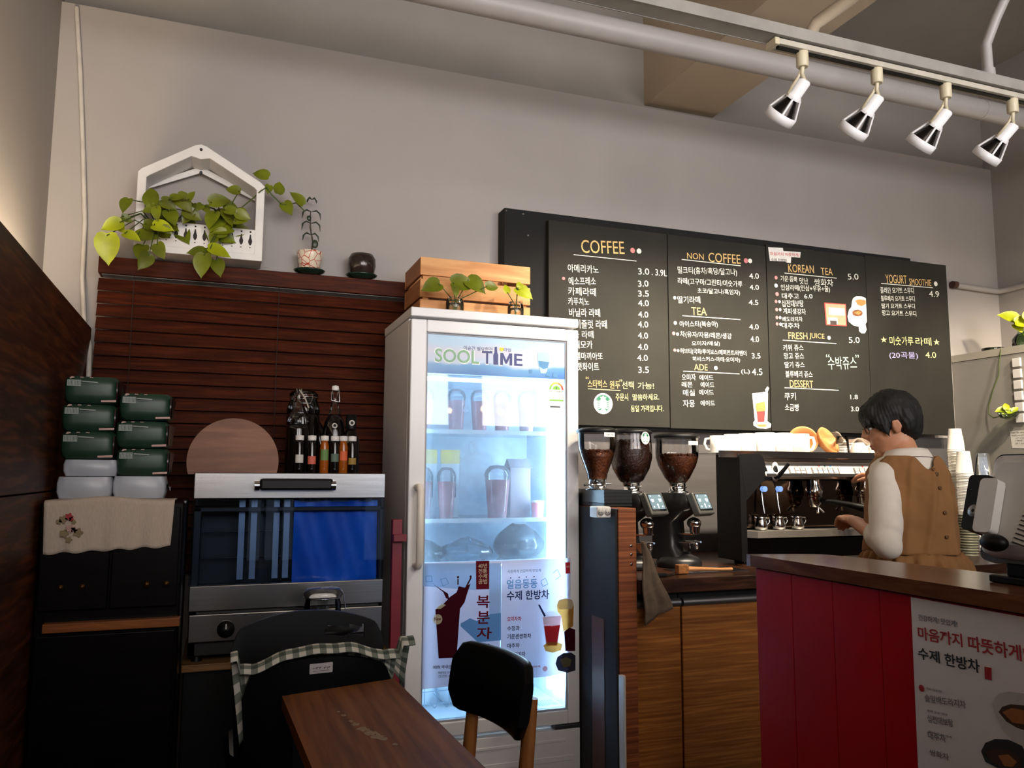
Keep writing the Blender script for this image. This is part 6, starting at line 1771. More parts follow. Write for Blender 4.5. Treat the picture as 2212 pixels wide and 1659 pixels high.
mb = MB().lathe([(0.032, 0), (0.031, 0.02), (0.027, 0.085), (0.001, 0.087)], 24, c=(2.70, 2.96, TZ), caps=False)
mb.build('tumbler', clear, t)
cup_lb = ['white espresso cup upside down next to the glass tumbler', 'white espresso cup upside down in the middle of the three', 'white espresso cup upside down nearest the barista, handle to the right']
ec0 = thing('espresso_cup', cup_lb[0], 'cup', (0, 0, 0), 0, 'white espresso cups on the cup tray')
MB().lathe([(0.041, 0), (0.0405, 0.012), (0.034, 0.036), (0.022, 0.05), (0.020, 0.056), (0.001, 0.056)], 28).build('cup', ceramic, ec0)
MB().tube([(0.040, 0, 0.012), (0.058, 0, 0.012), (0.060, 0, 0.03), (0.036, 0, 0.036)], 0.004, 8).build('handle', ceramic, ec0)
for i, (x, rz) in enumerate(((2.755, 0.3), (2.86, 2.2), (2.945, 0.2))):
    o = ec0 if i == 0 else dup(ec0, (0, 0, 0), 0, cup_lb[i])
    o.location, o.rotation_euler = (x, 2.915, TZ), (0, 0, rz)
o = dup(ec0, (0, 0, 0), 0, 'white cup upside down on the cup tray right of the barista head')
o.location, o.scale = (3.02, 3.12, TZ), (1, 1, 1.0)
mb = MB().grid(26, 10, lambda u, v: (2.74 + 0.24 * u, 3.04 + 0.10 * v, TZ + 0.075 + 0.02 * math.cos(u * 9) * (1 - u) - 0.02 * u + 0.012 * math.sin(u * 13 + 1) + 0.02 * (v - 0.5) ** 2 + (0.02 if u > 0.85 else 0) * (u - 0.85) * 6))
tag(mb.build('crumpled_cloth', P('taupe_cloth', C(150, 132, 116), 0.95, var=0.15, scale=40, bump=0.4), solid=0.006), 'crumpled taupe cloth lying behind the espresso cups', 'cloth')
prof = [(0.03, 0.0)]
for k in range(5):
    prof += [(0.045, 0.002 + 0.012 * k), (0.068, 0.009 + 0.012 * k), (0.069, 0.011 + 0.012 * k), (0.05, 0.0125 + 0.012 * k)]
tag(MB().lathe(prof + [(0.001, 0.056)], 28, c=(2.84, 3.10, TZ)).build('saucer_stack', ceramic), 'stack of white saucers under the taupe cloth', 'saucers')

# ============================================================ PAPER CUPS AND LIDS BESIDE THE MACHINE
paper_w = P('paper_cup_white', C(232, 228, 218), 0.6, var=0.02)
pc0 = thing('paper_cup', '', 'paper cup', (0, 0, 0), 0, 'white paper cups in upside-down stacks')
MB().lathe([(0.0385, 0.0), (0.0395, 0.0018), (0.0385, 0.0036), (0.0372, 0.004), (0.0285, 0.104), (0.0275, 0.106), (0.0265, 0.102), (0.001, 0.1015)], 22, caps=False).build('cup', paper_w, pc0)
lid0 = thing('cup_lid', '', 'lid', (0, 0, 0), 0, 'cup lids stacked under the paper cups')
MB().lathe([(0.040, 0.0), (0.041, 0.002), (0.040, 0.004), (0.036, 0.006), (0.035, 0.011), (0.001, 0.0112)], 22).build('lid', P('lid_plastic', C(150, 146, 120), 0.4, var=0.06), lid0)
first_c = first_l = True
for (x, y, n, lb, top) in ((3.44, 3.0, 42, 'middle tall stack', 'white paper cup on top of the middle tallest stack'), (3.53, 3.07, 38, 'right-hand stack', 'white paper cup on top of the right-hand stack'), (3.385, 2.91, 27, 'front stack', 'white paper cup on top of the lower front stack')):
    for k in range(15):
        o = lid0 if first_l else dup(lid0, (0, 0, 0))
        first_l = False
        o.location = (x + random.uniform(-0.0015, 0.0015), y, 0.8505 + 0.0125 * k)
        o['label'] = 'pale cup lid in the pile under the %s of paper cups' % lb
        o['group'] = 'cup lids under the %s of paper cups' % lb
    for k in range(n):
        o = pc0 if first_c else dup(pc0, (0, 0, 0))
        first_c = False
        o.location = (x + random.uniform(-0.0012, 0.0012), y + random.uniform(-0.0012, 0.0012), 1.0395 + 0.0076 * k)
        o['label'] = top if k == n - 1 else 'white paper cup showing only its rim in the %s beside the barista' % lb
        o['group'] = 'paper cups in the %s' % lb
cc0 = thing('clear_cup', 'clear plastic cup in the stack right of the paper cups', 'plastic cup', (0, 0, 0), 0, 'clear plastic cups in a stack')
MB().lathe([(0.028, 0.11), (0.043, 0.003), (0.046, 0.0015), (0.043, 0.0)], 20, caps=False).build('cup', cupw, cc0)
for k in range(22):
    o = cc0 if k == 0 else dup(cc0, (0, 0, 0))
    o.location = (3.64, 3.02, 0.8505 + 0.018 * k)

# ============================================================ RIGHT WALL
tl_lab = 'topmost second third fourth fifth lowest'.split()
for k in range(6):
    z = 1.808 - 0.0598 * k
    tag(MB().box(4.006, 4.0192, 3.066, 3.112, z, z + 0.0465).build('wall_tile', white_plastic, None, 0.002), 'white square tile on the grey wall panel, %s of the column of six' % (tl_lab[k] if k in (0, 5) else tl_lab[k] + ' from the top'), 'tile', 'white square tiles on the grey wall panel')
t = thing('paper_note', 'white paper note with handwriting taped on the grey wall panel', 'note', (4.019, 3.105, 1.368))
MB().plate([(-3.16, 1.467), (-3.046, 1.469), (-3.041, 1.370), (-3.153, 1.376)], (4.0188, 0, 0), (0, -1, 0), UZ, 0.0006).build('sheet', P('note_paper', C(222, 220, 212), 0.8), t)
mb = MB()
for i in range(5):
    scribble(mb, (4.0178, 3.150 - 0.02 * (i > 1), 1.452 - 0.014 * i), (0, -1, 0), UZ, 0.08 - 0.015 * (i % 2), 0.008, 0, i)
mb.build('handwriting', SPAL['dark'], t)
gg = pane('green_glass', (0.72, 0.84, 0.62, 1), 1.5)
t = thing('glass_bowl', 'small glass bowl of young plants fixed on the grey wall panel', 'bowl', (4.0, 3.14, 1.53))
MB().lathe([(0.012, 0.0), (0.04, 0.008), (0.052, 0.03), (0.05, 0.045)], 24, c=(3.96, 3.115, 1.527), caps=False).build('glass', gg, t)
MB().lathe([(0.03, 0.006), (0.046, 0.024), (0.001, 0.025)], 24, c=(3.96, 3.115, 1.527)).build('water', water, t)
g = thing('bowl_cutting', 'yellow-green seedling growing in the glass bowl on the right wall', 'plant', (4.0, 3.15, 1.56))
mb = MB()
for (dx, dz, ln, a) in ((-0.03, 0.035, 0.05, 170), (0.0, 0.055, 0.045, 90), (0.025, 0.03, 0.05, 0), (0.045, 0.038, 0.04, 20), (-0.01, 0.025, 0.04, -120)):
    leaf_into(mb, (3.945 + dx * 0.5, 3.115 - dx * 0.8, 1.541 + dz), ln, a, (random.uniform(-0.3, 0.3), 0.7), 0, Vector((-0.6, -0.8, 0)))
mb.tube([(3.955, 3.115, 1.536), (3.95, 3.115, 1.586)], 0.002, 5)
mb.build('leaves', leaf_bright, g)
t = thing('ledge_jar', 'green glass jar with bright pothos leaves on the ledge at the right edge', 'jar', (4.2, 3.17, 1.936))
MB().lathe([(0.04, 0.0), (0.068, 0.012), (0.07, 0.05), (0.05, 0.075), (0.04, 0.085), (0.042, 0.092)], 24, c=(4.15, 3.13, 1.924), caps=False).build('glass', pane('dark_green_glass', (0.30, 0.42, 0.26, 1), 1.6), t)
g = thing('ledge_pothos', 'bright yellow-green pothos leaves rising from the green jar on the ledge', 'plant', (4.17, 3.14, 2.0))
mb = MB()
for (dy, dz, ln, a) in ((0.045, 0.16, 0.11, 150), (-0.03, 0.12, 0.10, -10), (0.0, 0.09, 0.07, -60), (-0.06, 0.16, 0.09, 40)):
    leaf_into(mb, (4.10 - dy * 0.3, 3.13 + dy, 1.94 + dz), ln, a, (random.uniform(-0.3, 0.3), 0.4), 0, Vector((-0.6, -0.8, 0)))
mb.tube([(4.15, 3.13, 1.95), (4.13, 3.14, 2.04), (4.10, 3.16, 2.09)], 0.003, 5)
mb.build('leaves', leaf_bright, g)
tag(MB().lathe([(0.03, 0.001), (0.055, 0.006), (0.06, 0.022), (0.057, 0.022), (0.05, 0.008), (0.001, 0.004)], 24, c=(4.12, 3.31, 1.924)).build('glass_dish', gg), 'shallow glass dish on the ledge beside the green jar', 'dish')
tag(MB().tube([(4.02, 3.18, 1.928), (4.008, 3.187, 1.843), (4.006, 3.195, 1.774), (4.006, 3.235, 1.695), (4.006, 3.265, 1.616), (4.006, 3.27, 1.566), (3.985, 3.225, 1.542), (3.96, 3.16, 1.546)], 0.003, 6).build('trailing_vine', stem_green), 'thin trailing vine hanging from the ledge towards the glass bowl', 'vine')

# ============================================================ RED BAR
bar = thing('bar_counter', 'red panelled bar counter with a glossy dark brown top', 'bar', (1.55, 1.2, 0))
red_paint = P('red_lacquer', C(172, 0, 8), 0.4, var=0.1, scale=3, Specular_IOR_Level=0.15)
mb = MB()
for k in range(10):
    y1 = 1.925 - 0.15 * k
    mb.box(1.434, 1.46, y1 - 0.1485, y1, 0.02, 0.964)
mb.box(1.458, 1.66, 0.40, 1.92, 0.02, 0.964)
mb.build('panelled_front', red_paint, bar, 0.0015)
MB().plate([(1.424, 1.955), (1.42, 1.93), (1.42, 0.35), (1.695, 0.35), (1.695, 1.35), (1.66, 1.80), (1.63, 1.88), (1.60, 1.90)][::-1], (0, 0, 1.0), (1, 0, 0), (0, 1, 0), 0.032).build('top', wood('bar_top', C(84, 48, 32), C(132, 84, 58), (12, 1.2, 8), 0.22, 4.0, spec=0.22), bar, 0.004)
t = thing('warm_tea_poster', 'large white poster of hot herbal teas on the red bar front', 'poster', (1.433, 1.1, 0.3))
MB().plate([(-1.385, 0.96), (-0.74, 0.96), (-0.74, 0.08), (-1.392, 0.08)], (1.4328, 0, 0), (0, -1, 0), UZ, 0.0008).build('sheet', P('poster_white', C(232, 226, 224), 0.5, var=0.02), t)
PP = dict(grey=P('ink_grey', C(128, 124, 124), 0.6), red=P('ink_red', C(170, 34, 34), 0.6), dark=P('ink_dark', C(36, 34, 38), 0.6), bowl=P('ink_bowl', C(196, 190, 184), 0.6), brown=P('ink_brown', C(66, 36, 18), 0.6), amber=P('ink_amber', C(160, 98, 44), 0.6), black=P('ink_black', C(40, 34, 36), 0.6))
kpp = list(PP)
printed('print', POSTER_WARM, (1.4318, 0, 0), (0, -1, 0), UZ, t, [PP[k] for k in kpp], kpp, 0.00004, 0.02)

# till: monitor seen from the back, card reader, base
ps = thing('till_terminal', 'tilted till monitor with vented white back and black base on the bar', 'till', (1.60, 1.2, 1.001))
MB().box(1.545, 1.69, 0.98, 1.285, 1.0005, 1.016).box(1.56, 1.685, 1.0, 1.255, 1.016, 1.076).build('base', black_plastic, ps, 0.003)
mb = MB().text('SAMSUNG POS', (1.5595, 1.225, 1.058), (0, -1, 0), UZ, 0.075, 0.007, 0)
scribble(mb, (1.5595, 1.20, 1.028), (0, -1, 0), UZ, 0.028, 0.007, 0, 3)
mb.build('base_lettering', P('grey_print', C(120, 120, 120), 0.6), ps)
a_ = Vector((0.292, 0, 0.956)).normalized()
b_ = Vector((0, -1, 0))
y_ = a_.cross(b_)
PM = Matrix(((b_.x, y_.x, a_.x, 1.535), (b_.y, y_.y, a_.y, 1.30), (b_.z, y_.z, a_.z, 1.052), (0, 0, 0, 1)))
MB().tube([(1.62, 1.12, 1.07), (1.615, 1.12, 1.12), (1.63, 1.12, 1.16)], 0.03, 14, flat=0.7).build('neck', P('till_neck', C(60, 60, 64), 0.5), ps)
sh = MB()
sh.loft([[PM @ Vector((x, y, z)) for x, z in rrect(0.012 + i_, 0.35 - i_, 0.004 + i_, 0.222 - i_, 0.02)] for y, i_ in ((0.014, 0.0), (-0.012, 0.002), (-0.026, 0.022))])
sh.build('back_shell', P('till_shell', C(206, 204, 200), 0.45, var=0.03), ps)
mb = MB().loft([[PM @ Vector((x, y, z)) for x, z in rrect(-0.008, 0.36, -0.004, 0.232, 0.02)] for y in (0.034, 0.0145)])
mb.build('screen_frame', P('navy_frame', C(22, 34, 62), 0.3), ps)
mb = MB()
for k in range(9):
    mb.box(0.10, 0.165, -0.0275, -0.0262, 0.03 + 0.0095 * k, 0.0325 + 0.0095 * k, 0, PM @ Matrix.Translation((0.1, 0, 0.05)) @ Matrix.Rotation(math.radians(14), 4, 'Y') @ Matrix.Translation((-0.1, 0, -0.05)))
mb.build('vent_slots', P('vent_dark', C(40, 34, 30), 0.8), ps)
MB().loft([[PM @ Vector((x, y, z)) for x, z in rrect(-0.028, 0.026, 0.05, 0.172, 0.01)] for y in (0.02, -0.028)]).build('card_reader', black_plastic, ps, 0.002)
MB().loft([[PM @ Vector((x, y, z)) for x, z in rrect(0.02, 0.062, 0.042, 0.158, 0.010)] for y in (-0.027, -0.05)]).build('reader_cover', white_plastic, ps, 0.003)
M = PM @ Matrix.Translation((-0.004, -0.0285, 0.092)) @ Matrix.Rotation(math.radians(90), 4, 'X')
MB().lathe([(0.0135, 0.0), (0.0125, 0.0008), (0.001, 0.001)], 24, M=M).lathe([(0.004, 0.0011), (0.001, 0.0016)], 14, 1, M=M).build('reader_emblem', [P('emblem_silver', C(150, 148, 146), 0.35, 0.7), black_plastic], ps)
MB().ell((0.075, -0.05, 0.022), (0.03, 0.02, 0.018), 16, 10, 0, PM).build('cable_plug', black_plastic, ps)
tag(MB().loft([[(1.60 + dx, 1.09 + dy, z) for dx, dy in rrect(-0.05, 0.05, -0.06, 0.06, 0.02)] for z in (1.284, 1.29)]).tube([(1.60, 1.09, 1.29), (1.62, 1.08, 1.33)], 0.012, 10).loft([[(1.62 + dx, 1.05 + dy, z) for dx, dy in rrect(-0.03, 0.03, -0.07, 0.045, 0.012)] for z in (1.325, 1.345)]).build('customer_display', black_plastic), 'black device on top of the till monitor at the right edge', 'display')

# ============================================================ TABLE AND CHAIRS
tb = thing('narrow_table', 'narrow brown wooden table with a worn streak in the foreground', 'table', (0.31, 1.4, 0))
table_m = bpy.data.materials.new('worn_table_top')
nt, b = nodes_of(table_m)
tc = nt.nodes.new('ShaderNodeTexCoord')
mp = nt.nodes.new('ShaderNodeMapping')
mp.inputs['Scale'].default_value = (14, 0.8, 1)
nz = nt.nodes.new('ShaderNodeTexNoise')
nz.inputs['Scale'].default_value = 3
nz.inputs['Detail'].default_value = 6
rp = nt.nodes.new('ShaderNodeValToRGB')
rp.color_ramp.elements[0].position, rp.color_ramp.elements[1].position = 0.3, 0.7
rp.color_ramp.elements[0].color, rp.color_ramp.elements[1].color = C(96, 50, 18), C(150, 92, 42)
nt.links.new(tc.outputs['Object'], mp.inputs[0])
nt.links.new(mp.outputs[0], nz.inputs['Vector'])
nt.links.new(nz.outputs[0], rp.inputs[0])
nt.links.new(rp.outputs[0], b.inputs['Base Color'])
b.inputs['Roughness'].default_value = 0.5
b.inputs['Specular IOR Level'].default_value = 0.06
MB().plate([(0.165, 1.955), (0.437, 2.028), (0.475, 0.85), (0.195, 0.85)][::-1], (0, 0, 0.72), (1, 0, 0), (0, 1, 0), 0.028).build('top', table_m, tb, 0.003)
wear = MB()
rnd = random.Random(4)
for i, (x, y, r) in enumerate(((0.268, 1.79, 0.004), (0.274, 1.76, 0.006), (0.282, 1.715, 0.006), (0.288, 1.69, 0.010), (0.296, 1.655, 0.013), (0.306, 1.625, 0.012), (0.315, 1.60, 0.013), (0.322, 1.585, 0.009), (0.337, 1.545, 0.005))):
    wear.plate([(x + r * rnd.uniform(0.5, 1.2) * math.cos(q), y + 1.5 * r * rnd.uniform(0.5, 1.2) * math.sin(q)) for q in [2 * math.pi * k / 14 for k in range(14)]], (0, 0, 0.7203 + 0.00003 * i), (1, 0, 0), (0, 1, 0))
wear.build('worn_patch', P('bare_wood_patch', C(150, 116, 70), 0.6, var=0.25, scale=60), tb)
for x, y in ((0.20, 1.90), (0.42, 1.93), (0.225, 0.95), (0.445, 0.95)):
    MB().box(x - 0.016, x + 0.016, y - 0.016, y + 0.016, 0.0, 0.691).build('leg', black_metal, tb, 0.002)

# right chair: black curved back on pale wooden uprights, seat under the table
beech = wood('beech_leg', C(150, 92, 44), C(196, 132, 74), (9, 9, 1.2), 0.45, 3.0)
pad = P('black_leatherette', C(7, 7, 8), 0.38, var=0.15, scale=40, Specular_IOR_Level=0.2)
ch = thing('side_chair', 'chair with curved black backrest and pale wooden legs right of the narrow table', 'chair', (0.5, 1.87, 0))
A0, A1 = Vector((0.60, 2.055, 0)), Vector((0.665, 1.715, 0))      # far and near side of the back
dv = (A1 - A0)
nv_ = Vector((-dv.y, dv.x, 0)).normalized()
if nv_.x < 0:
    nv_ = -nv_
rings = []
for i in range(19):
    u = i / 18
    bow = 0.035 * (1 - (2 * u - 1) ** 2)
    p = A0 + dv * u + nv_ * bow
    edge = min(u, 1 - u)
    q = min(1.0, math.sqrt(max(0.0, 1 - (1 - min(edge / 0.12, 1)) ** 2)) + 0.02)
    hz = 0.083 * (0.55 + 0.45 * q) if edge < 0.12 else 0.083
    ring = []
    for k in range(20):
        a = 2 * math.pi * k / 20
        cx_ = 0.014 * (abs(math.cos(a)) ** 0.5) * (1 if math.cos(a) > 0 else -1)
        cz_ = hz * (abs(math.sin(a)) ** 0.35) * (1 if math.sin(a) > 0 else -1)
        ring.append(p + nv_ * (cx_ + cz_ * 0.16) + Vector((0, 0, 0.716 + cz_)))
    rings.append(ring)
MB().loft(rings).build('backrest', pad, ch)
for i, p in enumerate((A0 + dv * 0.14, A0 + dv * 0.90)):
    q0 = p + nv_ * 0.035 + Vector((0, 0, 0.72))
    q1 = p + nv_ * 0.01 + Vector((0, 0, 0.45))
    q2 = p + nv_ * 0.05 + Vector((0, 0, 0))
    MB().tube([q0, q1, q2], [0.019, 0.023, 0.016], 12, flat=0.75).build('leg', beech, ch)
    f0 = p - nv_ * 0.33 + Vector((0, 0, 0.44))
    MB().tube([f0, f0 + Vector((0, 0, -0.44)) - nv_ * 0.02], [0.02, 0.014], 12).build('leg', beech, ch)
sm = (A0 + A1) / 2 - nv_ * 0.16
MB().loft([[sm + dv.normalized() * x + nv_ * y + Vector((0, 0, z)) for x, y in rrect(-0.19 * s_, 0.19 * s_, -0.18 * s_, 0.18 * s_, 0.05)] for z, s_ in ((0.445, 0.97), (0.455, 1), (0.475, 1), (0.488, 0.95))]).build('seat', pad, ch)


def shell_chair(name, lb, xc, y, w, ztop, arch, lean, hole, depth, sgn):
    """black moulded chair: arched back in the plane y, seat behind or in front of it"""
    t = thing(name, lb, 'chair', (xc, y, 0))
    mb = MB()
    nu, nv = 48, 40
    z0 = 0.46

    def top(u):
        e = 2 * u - 1
        return ztop - arch * abs(e) ** 2.2 - (0.05 * max(0, (abs(e) - 0.86) / 0.14) ** 2)

    def pt(u, v, off):
        e = 2 * u - 1
        zz = z0 + (top(u) - z0) * v
        return Vector((xc + w / 2 * e * (0.9 + 0.1 * v), y + lean * v + 0.03 * e * e * -sgn + off, zz))
    for off, flip in ((0, False), (0.02, True)):
        vs = [pt(i / nu, j / nv, off) for j in range(nv + 1) for i in range(nu + 1)]
        fs = []
        for j in range(nv):
            for i in range(nu):
                um, vm = (i + 0.5) / nu, (j + 0.5) / nv
                zc = z0 + (top(um) - z0) * vm
                xx = xc + w / 2 * (2 * um - 1) * (0.9 + 0.1 * vm)
                if hole and hole[0] < xx < hole[1] and hole[2] < zc < hole[3]:
                    continue
                f = (j * (nu + 1) + i, j * (nu + 1) + i + 1, (j + 1) * (nu + 1) + i + 1, (j + 1) * (nu + 1) + i)
                fs.append(f[::-1] if flip else f)
        mb.add(vs, fs, 0, True)
    for i in range(nu):
        a, b2 = pt(i / nu, 1, 0), pt((i + 1) / nu, 1, 0)
        mb.add([a, b2, b2 + Vector((0, 0.02, 0)), a + Vector((0, 0.02, 0))], [(0, 1, 2, 3)], 0, True)
    for u in (0, 1):
        for j in range(nv):
            a, b2 = pt(u, j / nv, 0), pt(u, (j + 1) / nv, 0)
            mb.add([a, b2, b2 + Vector((0, 0.02, 0)), a + Vector((0, 0.02, 0))], [(0, 1, 2, 3)], 0, True)
    mb.build('backrest', pad, t)
    MB().loft([[(xc + x, y + sgn * (depth / 2 + 0.02) + yy, z) for x, yy in rrect(-w / 2 * s_, w / 2 * s_, -depth / 2 * s_, depth / 2 * s_, 0.05)] for z, s_ in ((0.435, 0.96), (0.445, 1), (0.46, 1), (0.475, 0.95))]).build('seat', pad, t)
    for sx_ in (-1, 1):
        for k in (0.04, depth):
            MB().tube([(xc + sx_ * (w / 2 - 0.04), y + sgn * k, 0.436), (xc + sx_ * (w / 2 - 0.02), y + sgn * k * 1.03, 0)], [0.014, 0.011], 10).build('leg', black_metal, t)
    return t


shell_chair('moulded_chair', 'black moulded chair with a grip hole in its back, in front of the oven', 0.262, 2.30, 0.405, 0.845, 0.045, 0.03, (0.305, 0.41, 0.772, 0.80), 0.30, 1)
nb = shell_chair('leather_chair', 'black chair behind the narrow table with a gingham cloth and white tag', 0.27, 2.10, 0.37, 0.768, 0.045, 0.0, None, 0.33, -1)
tgm = MB().plate(rrect(-0.028, 0.028, -0.012, 0.012, 0.002), (0.268, 2.094, 0.743), Vector((1, 0, 0.03)).normalized(), UZ, 0.0015, 0)
scribble(tgm, (0.247, 2.0937, 0.740), UX, UZ, 0.04, 0.008, 1, 2)
tgm.plate([(-0.02, -0.007), (0.02, -0.006), (0.02, -0.005), (-0.02, -0.006)], (0.268, 2.0936, 0.743), UX, UZ, 0, 1)
tgm.build('white_tag', [P('tag_white', C(196, 190, 192), 0.6), SPAL['dark']], nb)
ging = bpy.data.materials.new('gingham_check')
nt, b = nodes_of(ging)
tc = nt.nodes.new('ShaderNodeTexCoord')
sx = nt.nodes.new('ShaderNodeSeparateXYZ')
nt.links.new(tc.outputs['UV'], sx.inputs[0])
cs = []
for ax in ('X', 'Y'):
    w_ = nt.nodes.new('ShaderNodeMath')
    w_.operation = 'MULTIPLY'
    w_.inputs[1].default_value = 1.0
    nt.links.new(sx.outputs[ax], w_.inputs[0])
    f_ = nt.nodes.new('ShaderNodeMath')
    f_.operation = 'FRACT'
    nt.links.new(w_.outputs[0], f_.inputs[0])
    g_ = nt.nodes.new('ShaderNodeMath')
    g_.operation = 'GREATER_THAN'
    g_.inputs[1].default_value = 0.5
    nt.links.new(f_.outputs[0], g_.inputs[0])
    cs.append(g_)
ad = nt.nodes.new('ShaderNodeMath')
ad.operation = 'ADD'
nt.links.new(cs[0].outputs[0], ad.inputs[0])
nt.links.new(cs[1].outputs[0], ad.inputs[1])
dv2 = nt.nodes.new('ShaderNodeMath')
dv2.operation = 'MULTIPLY'
dv2.inputs[1].default_value = 0.5
nt.links.new(ad.outputs[0], dv2.inputs[0])
rp = nt.nodes.new('ShaderNodeValToRGB')
rp.color_ramp.interpolation = 'CONSTANT'
e = rp.color_ramp.elements
e[0].color, e[1].color = C(214, 210, 196), C(74, 84, 74)
e[1].position = 0.9
q = e.new(0.4)
q.color = C(126, 132, 120)
nt.links.new(dv2.outputs[0], rp.inputs[0])
nt.links.new(rp.outputs[0], b.inputs['Base Color'])
b.inputs['Roughness'].default_value = 0.9


def ging_fn(u, v):
    """cloth hung over the chair back: short roll over the top edge, ends drooping behind at both sides"""
    x = 0.055 + 0.45 * u
    e = 2 * u - 1
    zt = 0.768 - 0.045 * abs((x - 0.27) / 0.185) ** 2.2 * (1 if abs(x - 0.27) < 0.2 else 0) + 0.003
    zt = max(zt, 0.738) + 0.014 * u
    dl = 0.17 * max(0, (0.30 - u) / 0.30) ** 0.7 + 0.07 * max(0, (u - 0.85) / 0.15)
    a = min(v / 0.35, 1.0)
    y = 2.096 + 0.055 * a + 0.006 * math.sin(u * 23)
    z = zt + 0.012 * math.sin(a * math.pi) + 0.008 * a + 0.002 * math.sin(u * 31)
    if v > 0.35:
        k = (v - 0.35) / 0.65
        z -= (0.05 + dl) * k
        y += 0.012 * k
        x += 0.03 * k * (1 if u < 0.3 else (-1 if u > 0.85 else 0)) * (0.3 - u if u < 0.3 else u - 0.85) / 0.3
    return (x, y, z)


gm = MB().grid(60, 30, ging_fn)
go = gm.build('gingham_cloth', ging, solid=0.003)
tag(go, 'green and white gingham cloth draped over the black chair behind the table', 'cloth')
uvl = go.data.uv_layers.new(name='UVMap')
for p_ in go.data.polygons:
    for li in p_.loop_indices:
        vi = go.data.loops[li].vertex_index
        i_, j_ = vi % 61, vi // 61
        uvl.data[li].uv = (i_ / 60 * 14, j_ / 30 * 7)

# ============================================================ BARISTA
from mathutils import noise


def remeshed(mb, name, mat, parent, voxel, smooth=6, disp=None):
    tmp = mb.build('tmp_union', mat)
    r = tmp.modifiers.new('r', 'REMESH')
    r.mode = 'VOXEL'
    r.voxel_size = voxel
    s_ = tmp.modifiers.new('s', 'SMOOTH')
    s_.factor, s_.iterations = 0.5, smooth
    bpy.context.view_layer.update()
    me = bpy.data.meshes.new_from_object(tmp.evaluated_get(bpy.context.evaluated_depsgraph_get()))
    bpy.data.objects.remove(tmp)
    if disp:
        ns = [v.normal.copy() for v in me.vertices]
        for v, n in zip(me.vertices, ns):
            v.co += n * disp(v.co, n)
    inv = WM[parent].inverted()
    me.transform(inv)
    me.polygons.foreach_set('use_smooth', [True] * len(me.polygons))
    me.materials.clear()
    me.materials.append(mat)
    me.name = name
    o = bpy.data.objects.new(name, me)
    COL.objects.link(o)
    o.parent = parent
    WM[o] = WM[parent]
    return o


ba = thing('person', 'barista in white shirt and brown pinafore working at the espresso machine, seen from behind', 'person', (2.43, 2.33, 0))
skin_m = P('skin', C(196, 138, 104), 0.5, var=0.06, scale=20, Subsurface_Weight=0.08, Subsurface_Radius=(0.02, 0.008, 0.004))
shirt_m = P('white_shirt', C(222, 212, 198), 0.9, var=0.04, scale=30)
pina_m = P('brown_pinafore', C(140, 98, 56), 0.9, var=0.12, scale=7)
hair_m = P('dark_hair', C(12, 10, 9), 0.7, var=0.5, scale=40, stretch=(1, 1, 0.2))
fd = Vector((0.26, 0.966, 0)).normalized()
ld = Vector((-fd.y, fd.x, 0))
C0 = Vector((2.43, 2.33, 0))


def ring(z, a, b, off=0.0, lat=0.0, n=32, ruf=0.0, k=18, ph=0.0):
    out = []
    for i in range(n):
        w = 2 * math.pi * i / n
        r = 1 + ruf * math.sin(k * w + ph)
        out.append(C0 + fd * (off + b * math.sin(w) * r) + ld * (lat + a * math.cos(w) * r) + Vector((0, 0, z)))
    return out


# head frame
hf = Vector((-0.80, 0.60, 0)).normalized()
hl_ = Vector((-hf.y, hf.x, 0))
pit = math.radians(-16)
hF = hf * math.cos(pit) + Vector((0, 0, math.sin(pit)))
hU = -hf * math.sin(pit) + Vector((0, 0, math.cos(pit)))
HC = Vector((2.412, 2.385, 1.416))
HM = Matrix(((hF.x, hl_.x, hU.x, HC.x), (hF.y, hl_.y, hU.y, HC.y), (hF.z, hl_.z, hU.z, HC.z), (0, 0, 0, 1)))
S_l, E_l, W_l = Vector((2.318, 2.335, 1.224)), Vector((2.245, 2.265, 0.995)), Vector((2.345, 2.52, 1.045))
S_r, E_r, W_r = Vector((2.585, 2.375, 1.25)), Vector((2.735, 2.53, 1.08)), Vector((2.69, 2.715, 1.22))

bd = MB()
bd.loft([ring(z, a, b, o_) for z, a, b, o_ in ((0.78, 0.14, 0.10, 0), (0.86, 0.15, 0.105, 0), (0.97, 0.12, 0.09, 0), (1.08, 0.128, 0.092, 0), (1.18, 0.145, 0.092, 0.005), (1.25, 0.14, 0.078, 0.01), (1.285, 0.095, 0.062, 0.012), (1.305, 0.06, 0.055, 0.012))])
nb0 = C0 + fd * 0.005 + Vector((0, 0, 1.27))
bd.tube([nb0, nb0.lerp(HC, 0.5) + Vector((0.012, 0, 0)), HC + hF * -0.02], [0.056, 0.047, 0.05], 18)
bd.ell((-0.012, 0, 0.03), (0.092, 0.076, 0.092), 24, 16, 0, HM).ell((0.02, 0, -0.02), (0.072, 0.064, 0.095), 24, 16, 0, HM).ell((0.035, 0, -0.078), (0.048, 0.046, 0.040), 20, 14, 0, HM)
bd.ell((0.062, 0, -0.035), (0.03, 0.046, 0.05), 18, 12, 0, HM)
bd.tube([HM @ Vector((0.088, 0, 0.02)), HM @ Vector((0.104, 0, -0.016)), HM @ Vector((0.088, 0, -0.03))], [0.008, 0.013, 0.010], 10)
bd.ell((0.086, 0, -0.056), (0.011, 0.020, 0.008), 14, 8, 0, HM).ell((0.083, 0, -0.068), (0.011, 0.018, 0.008), 14, 8, 0, HM).ell((0.076, 0, -0.095), (0.018, 0.02, 0.016), 14, 8, 0, HM)
